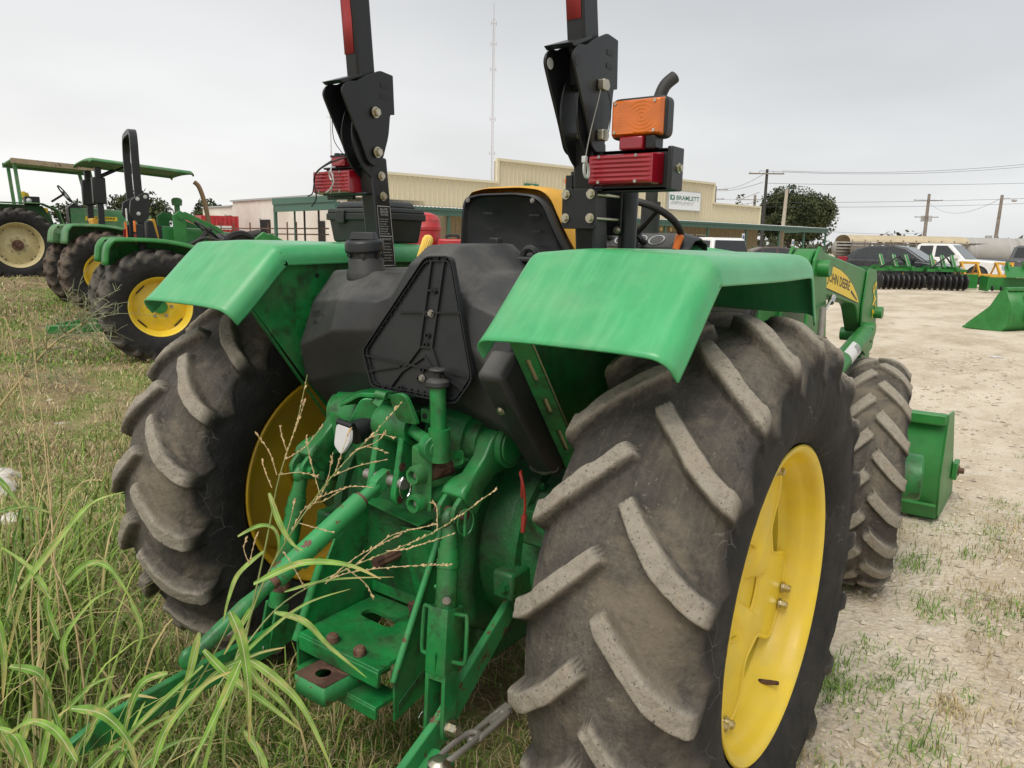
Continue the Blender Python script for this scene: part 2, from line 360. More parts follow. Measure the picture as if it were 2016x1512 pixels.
def tyre_mat(name, dust=1.0, base=(.016, .016, .0165), dcol=(.145, .128, .105), lugcol=(.33, .295, .24)):
    m = bpy.data.materials.new(name); m.use_nodes = True; t = m.node_tree; b = t.nodes['Principled BSDF']; L = t.links.new
    N = t.nodes.new
    co = N('ShaderNodeTexCoord').outputs['Object']
    def noise(sc, det=6, dist=0., ro=.6):
        n = N('ShaderNodeTexNoise'); n.inputs['Scale'].default_value = sc; n.inputs['Detail'].default_value = det; n.inputs['Distortion'].default_value = dist; n.inputs['Roughness'].default_value = ro; L(co, n.inputs[0]); return n.outputs[0]
    def mr(s, a, bb, c=0., d=1.):
        n = N('ShaderNodeMapRange'); n.interpolation_type = 'SMOOTHSTEP'; L(s, n.inputs[0])
        for i, v in enumerate((a, bb, c, d)): n.inputs[i+1].default_value = v
        return n.outputs[0]
    def mul(a, bb):
        n = N('ShaderNodeMath'); n.operation = 'MULTIPLY'
        for i, v in enumerate((a, bb)):
            if isinstance(v, float): n.inputs[i].default_value = v
            else: L(v, n.inputs[i])
        return n.outputs[0]
    def mix(f, a, bb):
        n = N('ShaderNodeMix'); n.data_type = 'RGBA'; L(f, n.inputs[0])
        for k_, v in ((6, a), (7, bb)):
            if isinstance(v, tuple): n.inputs[k_].default_value = (*v, 1)
            else: L(v, n.inputs[k_])
        return n.outputs[2]
    lug = N('ShaderNodeAttribute'); lug.attribute_name = 'lug'; tr = N('ShaderNodeAttribute'); tr.attribute_name = 'tread'
    side = mix(mr(noise(7, 6), .35, .8, 0, .5*dust), base, (.07, .064, .056))
    # pale scuffs and cobweb-like scratches on the sidewall
    wv = N('ShaderNodeTexVoronoi'); wv.feature = 'DISTANCE_TO_EDGE'; wv.inputs['Scale'].default_value = 13
    dn = N('ShaderNodeMix'); dn.data_type = 'VECTOR'; dn.inputs[0].default_value = .12; L(co, dn.inputs[4]); nn = N('ShaderNodeTexNoise'); nn.inputs['Scale'].default_value = 6; L(co, nn.inputs[0]); L(nn.outputs['Color'], dn.inputs[5]); L(dn.outputs[1], wv.inputs[0])
    scr = mul(mr(wv.outputs['Distance'], .0, .012, 1, 0), mr(noise(5, 3), .52, .62)); side = mix(mul(scr, .55*dust), side, (.26, .245, .215))
    dd = mr(noise(5, 8), .25, .72, .25, 1.0); tread = mix(mul(dd, .95*dust), base, dcol)
    tread = mix(mul(mr(noise(2.3, 4), .5, .66), .75), tread, tuple(x*.30 for x in dcol))
    tread = mix(mr(noise(60, 3), .62, .75, 0, .55), tread, tuple(min(1, x*1.9) for x in dcol))
    tread = mix(mr(noise(34, 4), .58, .70, 0, .7), tread, (.035, .033, .031))
    mp = N('ShaderNodeMapping'); mp.inputs['Scale'].default_value = (55, 3.2, 3.2); L(co, mp.inputs[0]); n2 = N('ShaderNodeTexNoise'); n2.inputs['Scale'].default_value = 1.; n2.inputs['Detail'].default_value = 5; n2.inputs['Roughness'].default_value = .7; L(mp.outputs[0], n2.inputs[0])
    tread = mix(mr(n2.outputs[0], .50, .70, 0, .42), tread, (.030, .029, .028)); tread = mix(mr(n2.outputs[0], .46, .30, 0, .32*dust), tread, (.20, .175, .14))
    tread = mix(mr(noise(115, 4, 0., .75), .47, .62, 0, .5), tread, (.045, .042, .039))
    tanp = mix(mr(noise(4.1, 8, .6, .7), .46, .66, 0, .6*dust), tread, (.225, .188, .138))
    c = mix(tr.outputs['Fac'], side, tanp)
    lc = mix(mr(noise(48, 9, .4, .75), .46, .66, 0, .55), lugcol, tuple(x*.5 for x in lugcol)); lc = mix(mr(noise(14, 6), .5, .72, 0, .5), lc, (.30, .245, .175)); lc = mix(mr(noise(150, 3), .60, .68, 0, .8), lc, (.05, .047, .043))
    c = mix(mul(lug.outputs['Fac'], .92*dust), c, lc)
    L(c, b.inputs['Base Color']); b.inputs['Roughness'].default_value = .78; b.inputs['Specular IOR Level'].default_value = .3
    bn = N('ShaderNodeBump'); bn.inputs['Strength'].default_value = .85; bn.inputs['Distance'].default_value = .007
    hsum = N('ShaderNodeMath'); hsum.operation = 'ADD'; L(noise(60, 8, .3, .72), hsum.inputs[0]); L(mul(noise(16, 4), 1.4), hsum.inputs[1])
    L(hsum.outputs[0], bn.inputs['Height']); L(bn.outputs[0], b.inputs['Normal'])
    return m
M['tyre'] = tyre_mat('dusty_tyre')
M['tyre_bg'] = tyre_mat('darker_tyre', .55, dcol=(.10, .09, .078), lugcol=(.13, .12, .105))
M['tyre_brown'] = tyre_mat('brown_muddy_tyre', .8, dcol=(.10, .07, .052), lugcol=(.13, .09, .07))
# ================================================================== ground
def terrain(x, y):
    x = np.asarray(x, float); y = np.asarray(y, float)
    z = .60*sstep(9.5, 17.0, -x)*(1-sstep(14, 26, y))
    r = np.hypot(x-1.5, y+1.9); p = np.stack([x, y, 0*x], -1)
    z = z + (fbm(p*1.1, 11, 3)-.5)*.07*sstep(1.5, 4, r)*(1-sstep(60, 140, r)) + (fbm(p*5.0, 12, 3)-.5)*.022*(1-sstep(8, 22, r))
    return z
n_ = 361; s_ = np.linspace(-1, 1, n_); sp = .62*np.sinh(s_*8.4)
gx, gy = np.meshgrid(sp+.6, sp+.2, indexing='ij'); gz = terrain(gx, gy)
V = np.stack([gx, gy, gz], -1).reshape(-1, 3); i_, j_ = np.meshgrid(np.arange(n_-1), np.arange(n_-1), indexing='ij'); a_ = (i_*n_+j_).ravel()
Q = np.stack([a_, a_+n_, a_+n_+1, a_+1], -1)
def np_mesh(name, V, Q, smooth=True):
    me = bpy.data.meshes.new(name); me.vertices.add(len(V)); me.vertices.foreach_set('co', np.ascontiguousarray(V, np.float32).ravel())
    k = Q.shape[1]; me.loops.add(Q.size); me.loops.foreach_set('vertex_index', np.ascontiguousarray(Q, np.int32).ravel()); me.polygons.add(len(Q)); me.polygons.foreach_set('loop_start', np.arange(len(Q), dtype=np.int32)*k)
    me.polygons.foreach_set('use_smooth', np.full(len(Q), smooth)); me.update(); me.validate(); return me

def ground_mat():
    m = bpy.data.materials.new('caliche_and_turf'); m.use_nodes = True; t = m.node_tree; b = t.nodes['Principled BSDF']; L = t.links.new; N = t.nodes.new
    co = N('ShaderNodeTexCoord').outputs['Object']; sp_ = N('ShaderNodeSeparateXYZ'); L(co, sp_.inputs[0])
    def noise(sc, det=6, ro=.6, v=co):
        n = N('ShaderNodeTexNoise'); n.inputs['Scale'].default_value = sc; n.inputs['Detail'].default_value = det; n.inputs['Roughness'].default_value = ro; L(v, n.inputs[0]); return n.outputs[0]
    def mr(s, a, bb, c=0., d=1.):
        n = N('ShaderNodeMapRange'); n.interpolation_type = 'SMOOTHSTEP'; L(s, n.inputs[0])
        for i, v in enumerate((a, bb, c, d)): n.inputs[i+1].default_value = v
        return n.outputs[0]
    def mx(f, a, bb):
        n = N('ShaderNodeMix'); n.data_type = 'RGBA'
        if isinstance(f, float): n.inputs[0].default_value = f
        else: L(f, n.inputs[0])
        for k_, v in ((6, a), (7, bb)):
            if isinstance(v, tuple): n.inputs[k_].default_value = (*v, 1)
            else: L(v, n.inputs[k_])
        return n.outputs[2]
    def ma(op, a, bb):
        n = N('ShaderNodeMath'); n.operation = op
        for i, v in enumerate((a, bb)):
            if isinstance(v, (int, float)): n.inputs[i].default_value = v
            else: L(v, n.inputs[i])
        return n.outputs[0]
    # caliche gravel
    st = N('ShaderNodeMapping'); st.inputs['Scale'].default_value = (1.0, .55, 1); st.inputs['Rotation'].default_value = (0, 0, R(35)); L(co, st.inputs[0])
    gr = mx(mr(noise(.9, 7, .62, st.outputs[0]), .34, .66), (.44, .36, .255), (.68, .60, .475))
    gr = mx(mr(noise(6, 6), .45, .7, 0, .7), gr, (.66, .60, .51))
    gr = mx(mr(noise(2.1, 8, .68, st.outputs[0]), .53, .72, 0, .65), gr, (.30, .225, .15))
    vo = N('ShaderNodeTexVoronoi'); vo.inputs['Scale'].default_value = 42; L(co, vo.inputs[0])
    gr = mx(mr(vo.outputs['Distance'], .25, .6, 0, .16), gr, (.26, .21, .15))
    gr = mx(mr(noise(70, 3), .60, .72, 0, .6), gr, (.70, .65, .57))
    # thatch and soil
    so = mx(mr(noise(1.6, 6), .38, .62), (.17, .125, .07), (.30, .235, .135))
    so = mx(mr(noise(.75, 5), .46, .62, 0, .85), so, (.13, .18, .04))
    so = mx(mr(noise(24, 5), .52, .7, 0, .75), so, (.36, .29, .17))
    so = mx(mr(noise(2.6, 5), .66, .72, 0, .8), so, (.52, .48, .41))
    # border between lot and verge
    bd = ma('ADD', sp_.outputs[0], ma('MULTIPLY', ma('SUBTRACT', noise(.8, 6), .5), 2.6))
    bd = ma('ADD', bd, ma('ADD', ma('MULTIPLY', ma('MAXIMUM', sp_.outputs[1], 0.), .42), ma('MULTIPLY', ma('MINIMUM', sp_.outputs[1], 0.), .10)))
    f1 = mr(bd, .35, .95); f2 = mr(sp_.outputs[1], 15., 21.)
    f = ma('MAXIMUM', f1, f2)
    L(mx(f, so, gr), b.inputs['Base Color']); b.inputs['Roughness'].default_value = .95; b.inputs['Specular IOR Level'].default_value = .15
    bn = N('ShaderNodeBump'); bn.inputs['Strength'].default_value = .75; bn.inputs['Distance'].default_value = .03
    h = ma('ADD', ma('MULTIPLY', noise(9, 7), 1.0), ma('MULTIPLY', vo.outputs['Distance'], -.35)); h = ma('ADD', h, ma('MULTIPLY', noise(60, 4), .3))
    L(h, bn.inputs['Height']); L(bn.outputs[0], b.inputs['Normal'])
    return m
M['ground'] = ground_mat()
gd = place('ground', np_mesh('ground', V, Q), 'ground'); tag(gd, 'pale caliche yard and grassy verge', None, None, 'structure')

# ================================================================== dealership building
M['tan_wall'] = mat('tan_ribbed_metal', (.60, .53, .36), .55, var=.04, scale=.4, dust=.25, dustcol=(.50, .44, .32), dscale=.5)
M['brown_shaded_wall'] = mat('brown_shaded_metal', (.33, .27, .17), .6, var=.05, scale=.4)  # brownish tan with the canopy's shade mixed into the colour
M['trim_tan'] = mat('tan_trim', (.66, .60, .44), .5, var=.03)
M['green_trim'] = mat('dark_green_trim', (.055, .13, .095), .5, var=.06, scale=1)
M['roof_white'] = mat('white_roof_sheet', (.74, .73, .70), .5, var=.05, scale=1)
M['store_glass'] = mat('store_glass', (.10, .10, .095), .12)
M['wh_wall'] = mat('white_weathered_metal', (.70, .66, .60), .65, var=.05, scale=.4, dust=.6, dustcol=(.52, .44, .36), dscale=.35, streak=(3, 3, .3), fade=.3, fadecol=(.55, .47, .40))
M['door_shade'] = mat('doorway_shade', (.012, .011, .011), .9)  # near-black for flat sheets that stand for the unlit inside of the doorways
M['sign_white'] = mat('sign_face', (.76, .77, .77), .45, var=.02)
BL = thing('dealership_building', 'tan ribbed metal dealership with stepped parapet, white shop sign and long green canopy', 'building', (-20.225, 39.314, 0), R(78))
def panel_mesh(w, h, key=[{}]):
    k_ = (round(w, 2), round(h, 2))
    if k_ in key[0]: return key[0][k_]
    g = G(); n = 3; prof = []
    for i in range(n):
        x0 = w*i/n; d = w/n; prof += [(x0, 0), (x0+d*.70, 0), (x0+d*.78, -.035), (x0+d*.92, -.035)]
    prof.append((w-.012, 0)); g.grid([[Vector((x, y, 0)) for x, y in prof], [Vector((x, y, h)) for x, y in prof]])
    key[0][k_] = g.mesh('wall_panel', False); return key[0][k_]
W_ = .93
def wall_run(s0, s1, z0, z1, y, m_):
    n = max(1, round((s1-s0)/W_)); w = (s1-s0)/n
    for i in range(n): o = place('wall_panel', panel_mesh(w, z1-z0), None, BL, loc=(s0+i*w, y, z0)); (o.data.materials.append(M[m_]) if not o.data.materials else None)
g = G(); g.span((-17.2, 2.56, 3.0), (-8.1, 2.75, 4.68)); g.obj('parapet_core', 'brown_shaded_wall', BL); g = G(); g.span((-8.1, 2.56, 3.0), (12.5, 2.75, 5.88)); g.obj('parapet_core', 'brown_shaded_wall', BL); g = G(); g.span((12.5, 2.56, 3.0), (18.95, 2.75, 4.52)); g.obj('parapet_core', 'brown_shaded_wall', BL)
g = G(); g.span((-11.5, 2.56, 0), (18.95, 20, 3.0)); g.obj('wall_core', 'brown_shaded_wall', BL)
wall_run(-17.2, -8.1, 3.05, 4.70, 2.5, 'tan_wall'); wall_run(-8.1, 12.5, 3.05, 5.90, 2.5, 'tan_wall'); wall_run(12.5, 18.95, 3.05, 4.54, 2.5, 'tan_wall'); wall_run(-11.5, 18.95, 0, 3.04, 2.5, 'brown_shaded_wall')
for a, b in (((-17.3, 2.36, 4.68), (-8.15, 2.55, 4.80)), ((-8.2, 2.36, 5.88), (12.6, 2.55, 6.02)), ((12.6, 2.36, 4.52), (19.05, 2.55, 4.64)), ((-8.2, 2.37, 4.7), (-8.05, 2.55, 5.88)), ((12.45, 2.37, 4.55), (12.6, 2.55, 5.88)), ((18.9, 2.37, 3.0), (19.05, 2.55, 4.52))):
    g = G(); g.span(a, b); g.obj('parapet_trim', 'trim_tan', BL)
# canopy
g = G(); g.span((-19.3, .10, 2.90), (25.5, 2.42, 2.98)); can = g.obj('canopy', 'trim_tan', BL)
g = G(); g.span((-19.3, 0, 2.74), (25.6, .10, 3.06)); g.obj('fascia', 'green_trim', can); g = G(); g.span((-19.3, -.06, 2.98), (25.6, .0, 3.10)); g.obj('gutter', 'green_trim', can)
g = G(); g.span((25.5, .1, 2.74), (25.6, 4.0, 3.06)); g.obj('fascia', 'green_trim', can)
g = G(); xs = np.arange(-19.3, 25.5, .22)
for i_, x in enumerate(xs): pass
g.grid([[Vector((x, -.05, 3.10+.03*(k % 2))) for k, x in enumerate(np.arange(-19.3, 25.6, .11))], [Vector((x, 2.42, 3.24+.03*(k % 2))) for k, x in enumerate(np.arange(-19.3, 25.6, .11))]]); g.obj('canopy_roof', 'roof_white', can, smooth=False)
for s in (-19.15, -13.2, -7.4, -1.6, 3.9, 8.6, 13.4, 18.0, 21.8, 25.4):
    g = G(); g.span((s-.06, .05, 0), (s+.06, .17, 2.76)); g.obj('canopy_post', 'green_trim', can)
g = G(); g.span((-19.4, -.06, 2.98-.2), (-19.3, 6.0, 3.36)); sc_ = g.obj('side_fascia', 'green_trim', can); g = G(); g.prism([(-19.45, -.06, 3.12), (-19.45, -.06, 3.38), (-19.45, 6.0, 3.42), (-19.45, 6.0, 3.12)], (.06, 0, 0)); g.obj('side_gutter', 'green_trim', can)
g = G(); g.grid([[Vector((-19.3, -.0, 3.38)), Vector((-19.3, 6, 3.42))], [Vector((-13, 2.4, 3.5)), Vector((-13, 6, 3.5))]]); g.obj('side_roof', 'roof_white', can)
g = G(); g.span((-19.4, 5.85, 0), (-19.27, 6.0, 3.0)); g.obj('canopy_post', 'green_trim', can)
for y in (2.2, 3.6, 4.6):
    g = G(); g.span((-19.0, y, 0), (-18.93, y+.07, 3.0)); g.obj('canopy_post', 'rubber' if y != 4.6 else 'green_trim', can)
# shop windows and doors below the canopy
for s0, s1 in ((6.2, 7.4), (7.6, 8.8), (9.0, 10.2), (10.6, 11.8), (-6, -4.2), (-3.4, -1.6), (0.2, 2.2)):
    g = G(); g.span((s0, 2.40, .3), (s1, 2.46, 2.35)); w = g.obj('shop_window', 'trim_tan', BL)
    g = G(); g.span((s0+.09, 2.37, .42), (s1-.09, 2.395, 2.25)); g.obj('pane', 'store_glass', w)
for s, z in ((12.9, 2.2), (20.0, 1.9)):
    g = G(); g.span((s-.16, .0, z-.32), (s+.16, .03, z+.25)); pl = g.obj('parking_sign', 'sign_white', BL); g = G(); g.span((s-.10, -.008, z-.12), (s+.10, -.002, z+.10)); g.obj('sign_symbol', mat('blue_print_%d' % int(s), (.05, .16, .36), .5), pl)
for s in (6.4, 7.5, -2.0):
    g = G(); g.lathe([(0, .12), (.10, .14), (.14, .0)], (s, 2.40, 2.6), (0, -1, 0), 14); g.obj('wall_lamp', mat('lamp_%d' % int(s*2), (.8, .66, .35), .4), BL)
g = G(); g.sphere((19.2, 2.6, 4.05), .14, 12, 8); g.cyl((19.0, 2.6, 4.05), (19.2, 2.6, 4.05), .05, n=8); g.obj('flood_lamp', 'roof_white', BL)
# shop sign
sg = G(); sg.span((7.11, 2.32, 3.95), (10.75, 2.44, 5.2)); sign = sg.obj('shop_sign', 'sign_white', BL)
g = G()
for a, b in (((7.09, 2.31, 3.93), (10.77, 2.45, 3.96)), ((7.09, 2.31, 5.19), (10.77, 2.45, 5.22)), ((7.06, 2.31, 3.93), (7.10, 2.45, 5.22)), ((10.75, 2.31, 3.93), (10.79, 2.45, 5.22))):
    g = G(); g.span(a, b); g.obj('sign_edge', 'ink_grey', sign)
def spt(u, v): return Vector((7.11+3.64*u, 2.315, 3.95+1.25*v))
text('sign_lettering', 'BRAMLETT', spt(.225, .52), spt(.96, .52)-spt(.225, .52), spt(0, .76)-spt(0, .52), 'ink_green', sign, True)
text('sign_lettering', 'IMPLEMENT', spt(.225, .27), spt(.80, .27)-spt(.225, .27), spt(0, .44)-spt(0, .27), 'ink_grey', sign)
g = G(); lg = [spt(.03, .50), spt(.03, .77), spt(.12, .77), spt(.16, .745), spt(.175, .69), spt(.165, .64), spt(.18, .60), spt(.175, .54), spt(.15, .505), spt(.11, .50)]
g.add(lg, [tuple(range(len(lg)))]); g.obj('sign_logo', 'ink_green', sign, smooth=False)
g = G(); c = spt(.105, .64); pts = []
for i in range(10):
    r_ = (.17 if i % 2 == 0 else .07); a = R(90+36*i); pts.append(c+Vector((r_*math.cos(a), -.004, r_*math.sin(a))))
g.add(pts, [tuple(range(10))]); g.obj('logo_star', 'sign_white', sign, smooth=False)
for i in range(5):
    a0 = .02+.035*i; g = G(); top_ = [spt(a0+.02+.018*k+.01*i*k/4, .27+.05*k) for k in range(5)]; g.add(top_+[p+Vector((.045, 0, 0)) for p in top_[::-1]], [tuple(range(10))]); g.obj('logo_furrow', 'ink_green' if i % 2 else 'ink_grey', sign, smooth=False)
# small green maker's sign
g = G(); g.span((-6.12, 2.36, 4.46), (-5.08, 2.44, 4.82)); s2 = g.obj('maker_sign', 'ink_green', BL)
g = G(); pts = [Vector((-5.60+.22*math.cos(R(a)), 2.354, 4.62+.14*math.sin(R(a)))) for a in range(0, 181, 15)]; g.add(pts, [tuple(range(len(pts)))]); g.obj('sign_emblem', 'ink_orange', s2, smooth=False)
text('sign_lettering', 'Great Plains', (-6.06, 2.352, 4.47), (.92, 0, 0), (0, 0, .15), 'sign_white', s2, True)
g = G(); g.span((-2.9, 2.3, 5.02), (-2.5, 2.42, 5.28)); g.obj('orange_marker', 'orange', BL)

# white warehouse beyond the canopy's end
def LB(s, y, z=0): a = R(12); t = Vector((math.sin(a), math.cos(a), 0)); n = Vector((math.cos(a), -math.sin(a), 0)); return Vector((-20.225, 39.314, z))+t*s-n*y
WH = thing('warehouse', 'weathered white metal warehouse with dark open doorways left of the tan dealership', 'building', LB(-13, 0), R(78))
g = G(); g.span((0.04, 6.5, 0), (16, 27.0, 4.1)); g.span((.04, 27.0, 0), (16, 33, 3.75)); g.obj('wall_core', 'wh_wall', WH)
n = 26
for i in range(n):
    y0 = 6.5+26.5*i/n; h = 4.08 if y0 < 26.6 else 3.73
    g = G(); w = 26.5/n; g.grid([[Vector((.0, y0, 0)), Vector((0, y0+w*.8, 0)), Vector((-.03, y0+w*.86, 0)), Vector((-.03, y0+w*.95, 0)), Vector((0, y0+w-.01, 0))], [Vector((.0, y0, h)), Vector((0, y0+w*.8, h)), Vector((-.03, y0+w*.86, h)), Vector((-.03, y0+w*.95, h)), Vector((0, y0+w-.01, h))]]); g.obj('wall_panel', 'wh_wall', WH, smooth=False)
g = G(); g.span((-.12, 6.4, 4.08), (.1, 27.1, 4.2)); g.obj('eave_trim', 'ink_grey', WH); g = G(); g.span((-.12, 27.1, 3.74), (.1, 33.1, 3.84)); g.obj('eave_trim', 'ink_grey', WH)
for y0, y1, z0, z1 in ((27.1, 28.3, 0, 3.1), (20.5, 22.1, 0, 2.75), (12.8, 13.6, 0, 2.6)):
    g = G(); g.span((-.05, y0, z0), (-.035, y1, z1)); d = g.obj('doorway', 'door_shade', WH); g = G(); g.span((-.08, y1, z0), (-.03, y1+.10, z1+.1)); g.obj('door_jamb', 'ink_grey', d)
    if y0 < 25: g = G(); g.span((-.09, y1+.02, z0), (-.05, y1+.5, z1)); g.obj('door_leaf', 'wh_wall', d)
# pipe fence in front of the warehouse
FN = thing('pipe_fence', 'thin rusty pipe fence in front of the white warehouse', 'fence', LB(-17, 0), R(78))
for z in (1.75, 2.05): g = G(); g.cyl((0, 5, z), (0, 19, z), .035, n=8); g.obj('rail', 'rusty', FN)
for y in (6, 8.5, 9.6, 12, 14.5, 17, 19): g = G(); g.cyl((0, y, 0), (0, y, 2.4), .04, n=8); g.obj('post', 'rusty', FN)
# red shipping container
CT = thing('shipping_container', 'faded red shipping container standing before the white warehouse', 'container', (-44.5, 28, 0), R(70))
g = G(); g.span((-1.2, 0, 0), (1.2, 5.5, 2.9)); g.obj('body', 'red_paint', CT)
for i in range(9): g = G(); x = -1.1+.27*i; g.span((x, -.06, .15), (x+.12, 0, 2.8)); g.obj('door_rib', 'red_paint', CT)
g = G(); g.span((-.8, -.075, 2.0), (.7, -.062, 2.25)); g.obj('white_marking', 'ink_white', CT)

# ================================================================== poles, wires, mast
M['pole_wood'] = mat('weathered_pole', (.22, .19, .16), .9, var=.2, scale=3, bump=.3, bscale=8)
M['pole_dark'] = mat('dark_pole', (.05, .047, .045), .9)
M['pole_pale'] = mat('pale_pole', (.42, .37, .29), .8)
M['galv'] = mat('galvanised_steel', (.42, .42, .42), .5, var=.08)
M['wire'] = mat('cable', (.07, .07, .075), .6)
def pole(name, label, x, y, h, r, m_, arms=(), lean=0, lamp=False, boxes=False):
    t = thing(name, label, 'pole', (x, y, 0)); g = G(); g.cyl((0, 0, 0), (lean, 0, h), r*1.2, r*.8, 12); g.obj('shaft', m_, t)
    ax = Vector((.78, .62, 0))
    for z, w in arms:
        g = G(); g.box((lean*z/h, -r, z), (w, .10, .12), Matrix.Rotation(R(30), 3, 'Z')); ar = g.obj('crossarm', 'pole_wood', t)
        for k in (-.46, -.2, .2, .46): g = G(); p = Vector((lean*z/h, -r, z+.06))+Vector((math.cos(R(30)), math.sin(R(30)), 0))*w*k; g.cyl(p, p+Vector((0, 0, .18)), .05, .03, 8); g.obj('insulator', 'galv', ar)
    if boxes:
        for dx in (-.55, .5): g = G(); g.cyl((dx, 0, h*.58), (dx, 0, h*.58+.9), .28, n=12); g.obj('transformer', 'galv', t)
    if lamp: g = G(); g.tube([(0, 0, h-.35), (.5, .2, h-.25), (.9, .4, h-.35)], .03, 6); g.sphere((1.0, .45, h-.45), .22, 10, 6, (1, 1, .6)); g.obj('lamp_arm', 'galv', t)
    return t
pole('utility_pole', 'tall dark utility pole with a crossarm rising in front of the oak', -22.33, 70.48, 8.6, .15, 'pole_dark', ((8.2, 3.2),))
pole('utility_pole', 'pale bare wooden pole standing in front of the oak', -17.6, 60.8, 6.05, .15, 'pole_pale', (), .15)
pole('utility_pole', 'distant utility pole with transformers behind the livestock trailer', -18.0, 136.3, 10.2, .26, 'pole_wood', ((9.2, 4.4), (6.6, 3.6)), 0, False, True)
pole('utility_pole', 'wooden pole with a side lamp behind the grey pickup', -4.12, 76.9, 6.3, .15, 'pole_wood', (), .1, True)
pole('utility_pole', 'distant utility pole with two crossarms seen over the parapet step', -49.6, 126.8, 11.6, .3, 'pole_wood', ((11.0, 4.5), (9.4, 3.6)))
pole('utility_pole', 'distant small utility pole just above the right parapet', -43.9, 130.7, 10.2, .26, 'pole_wood', ((9.4, 5),))
def wire(label, a, b, sag, r=.016):
    a, b = Vector(a), Vector(b); g = G(); g.tube([a+(b-a)*(i/16)-Vector((0, 0, sag*4*(i/16)*(1-i/16))) for i in range(17)], r, 5); tag(g.obj('power_cable', 'wire'), label, 'cable', 'overhead cables')
T1 = Vector((-22.33, 70.48, 8.35))
wire('upper of the two topmost overhead cables on the right', T1+Vector((1.2, .7, .12)), (14, 112, 15.0), 1.6)
wire('lower of the two topmost overhead cables on the right', T1+Vector((-.6, -.3, .12)), (14, 112, 14.5), 1.7)
wire('overhead cable sloping gently above the oak crown', T1+Vector((0, 0, -1.0)), (14, 112, 10.4), .6)
wire('upper of the paired cables passing right of the oak', (-22.3, 70.5, 5.6), (14, 110, 8.6), .4)
wire('lower of the paired cables passing right of the oak', (-22.3, 70.5, 5.2), (14, 110, 8.2), .5)
wire('slack cable meeting the pole with a side lamp', (-4.1, 76.9, 6.0), (-18, 136, 9), 1.5)
wire('low cable right of the oak', (-22.3, 70.5, 3.6), (-18, 136, 4.2), .5)
for i, (dz, dx, lb) in enumerate(((0, 1.4, 'top'), (-.1, -1.4, 'second'), (-1.6, 1.1, 'third'), (-2.0, -1.1, 'lowest'))):
    wire('%s cable running left from the tall dark pole' % lb, T1+Vector((-.3*i, 0, -.9*i)), (-49.6+dx, 126.8, 11.2+dz), .5, .022)
TW = thing('radio_mast', 'very tall thin lattice radio mast fading into the cloud', 'mast', (-101.5, 130.8, 0)); TH = 47.0
legs = [(.26*math.cos(R(a)), .26*math.sin(R(a))) for a in (30, 150, 270)]
M['mast'] = mat('pale_mast_steel', (.48, .44, .44), .7)
for x, y in legs: g = G(); g.cyl((x, y, 0), (x, y, TH), .030, n=5); g.obj('leg', 'mast', TW)
g = G(); n = 46
for i in range(n):
    for k in range(3):
        a, b = legs[k], legs[(k+1) % 3]; z0, z1 = TH*i/n, TH*(i+1)/n; g.cyl((*a, z0), (*b, z1), .015, n=4, caps=False); g.cyl((*a, z1), (*b, z1), .015, n=4, caps=False)
o = g.obj('bracing', 'mast', TW); o['kind'] = 'stuff'
g = G(); g.cyl((0, 0, TH), (0, 0, TH+3), .06, n=6); g.obj('aerial', 'mast', TW)
for z in (20, 27, 37, 42, 46):
    g = G(); g.box((0, 0, z), (1.1, .06, .06), Matrix.Rotation(R(40), 3, 'Z')); g.box((.42, .35, z), (.09, .09, .8)); g.box((-.42, -.35, z), (.09, .09, .8)); g.obj('antenna', 'mast', TW)
T2 = thing('radio_mast', 'short faint mast tip behind the left tail lamp', 'mast', (-121, 103.3, 0)); g = G(); g.cyl((0, 0, 0), (0, 0, 26), .14, .08, 6); g.obj('leg', 'mast', T2); g = G(); g.box((0, 0, 25.2), (1.6, .1, .1), Matrix.Rotation(R(40), 3, 'Z')); g.obj('antenna', 'mast', T2)

# ================================================================== trees
def leaf_mat(name, c0, c1):
    m = mat(name, c0, .75, var=.0, spec=.2); t = m.node_tree; at = t.nodes.new('ShaderNodeAttribute'); at.attribute_name = 'tint'; mxn = t.nodes.new('ShaderNodeMix'); mxn.data_type = 'RGBA'
    t.links.new(at.outputs['Fac'], mxn.inputs[0]); mxn.inputs[6].default_value = (*c0, 1); mxn.inputs[7].default_value = (*c1, 1); t.links.new(mxn.outputs[2], t.nodes['Principled BSDF'].inputs['Base Color']); return m
M['oak_leaf'] = leaf_mat('oak_leaf', (.026, .040, .018), (.115, .130, .058))
M['bark'] = mat('bark', (.10, .085, .07), .95, var=.3, bump=.4, bscale=6)
def leaf_cloud(name, lobes, n, size, m_, parent, seed):
    r_ = np.random.default_rng(seed); P = []
    for (c, rad, wgt) in lobes:
        k = int(n*wgt); d = r_.normal(size=(k, 3)); d /= np.linalg.norm(d, axis=1)[:, None]
        rr = (r_.random(k)**.45)[:, None]; q = d*rr*np.array(rad)
        keep = fbm((q+np.array(c))*1.0+5, seed, 3) > .45+.10*(rr[:, 0]-.7)
        P.append((q+np.array(c))[keep])
    P = np.concatenate(P); k = len(P); a = r_.normal(size=(k, 3)); a /= np.linalg.norm(a, axis=1)[:, None]; b = np.cross(a, r_.normal(size=(k, 3))); b /= np.linalg.norm(b, axis=1)[:, None]
    s = (size*(.6+.8*r_.random(k)))[:, None]
    V = np.stack([P-a*s, P+b*s*.45, P+a*s, P-b*s*.45], 1).reshape(-1, 3); Q = np.arange(4*k).reshape(-1, 4)
    me = np_mesh(name, V, Q, False); at = me.attributes.new('tint', 'FLOAT', 'POINT'); tv_ = np.clip(fbm(P*1.3, seed+4, 3)*2.2-.7+r_.normal(size=k)*.18, 0, 1)
    at.data.foreach_set('value', np.repeat(tv_, 4).astype(np.float32)); return place(name, me, m_, parent)
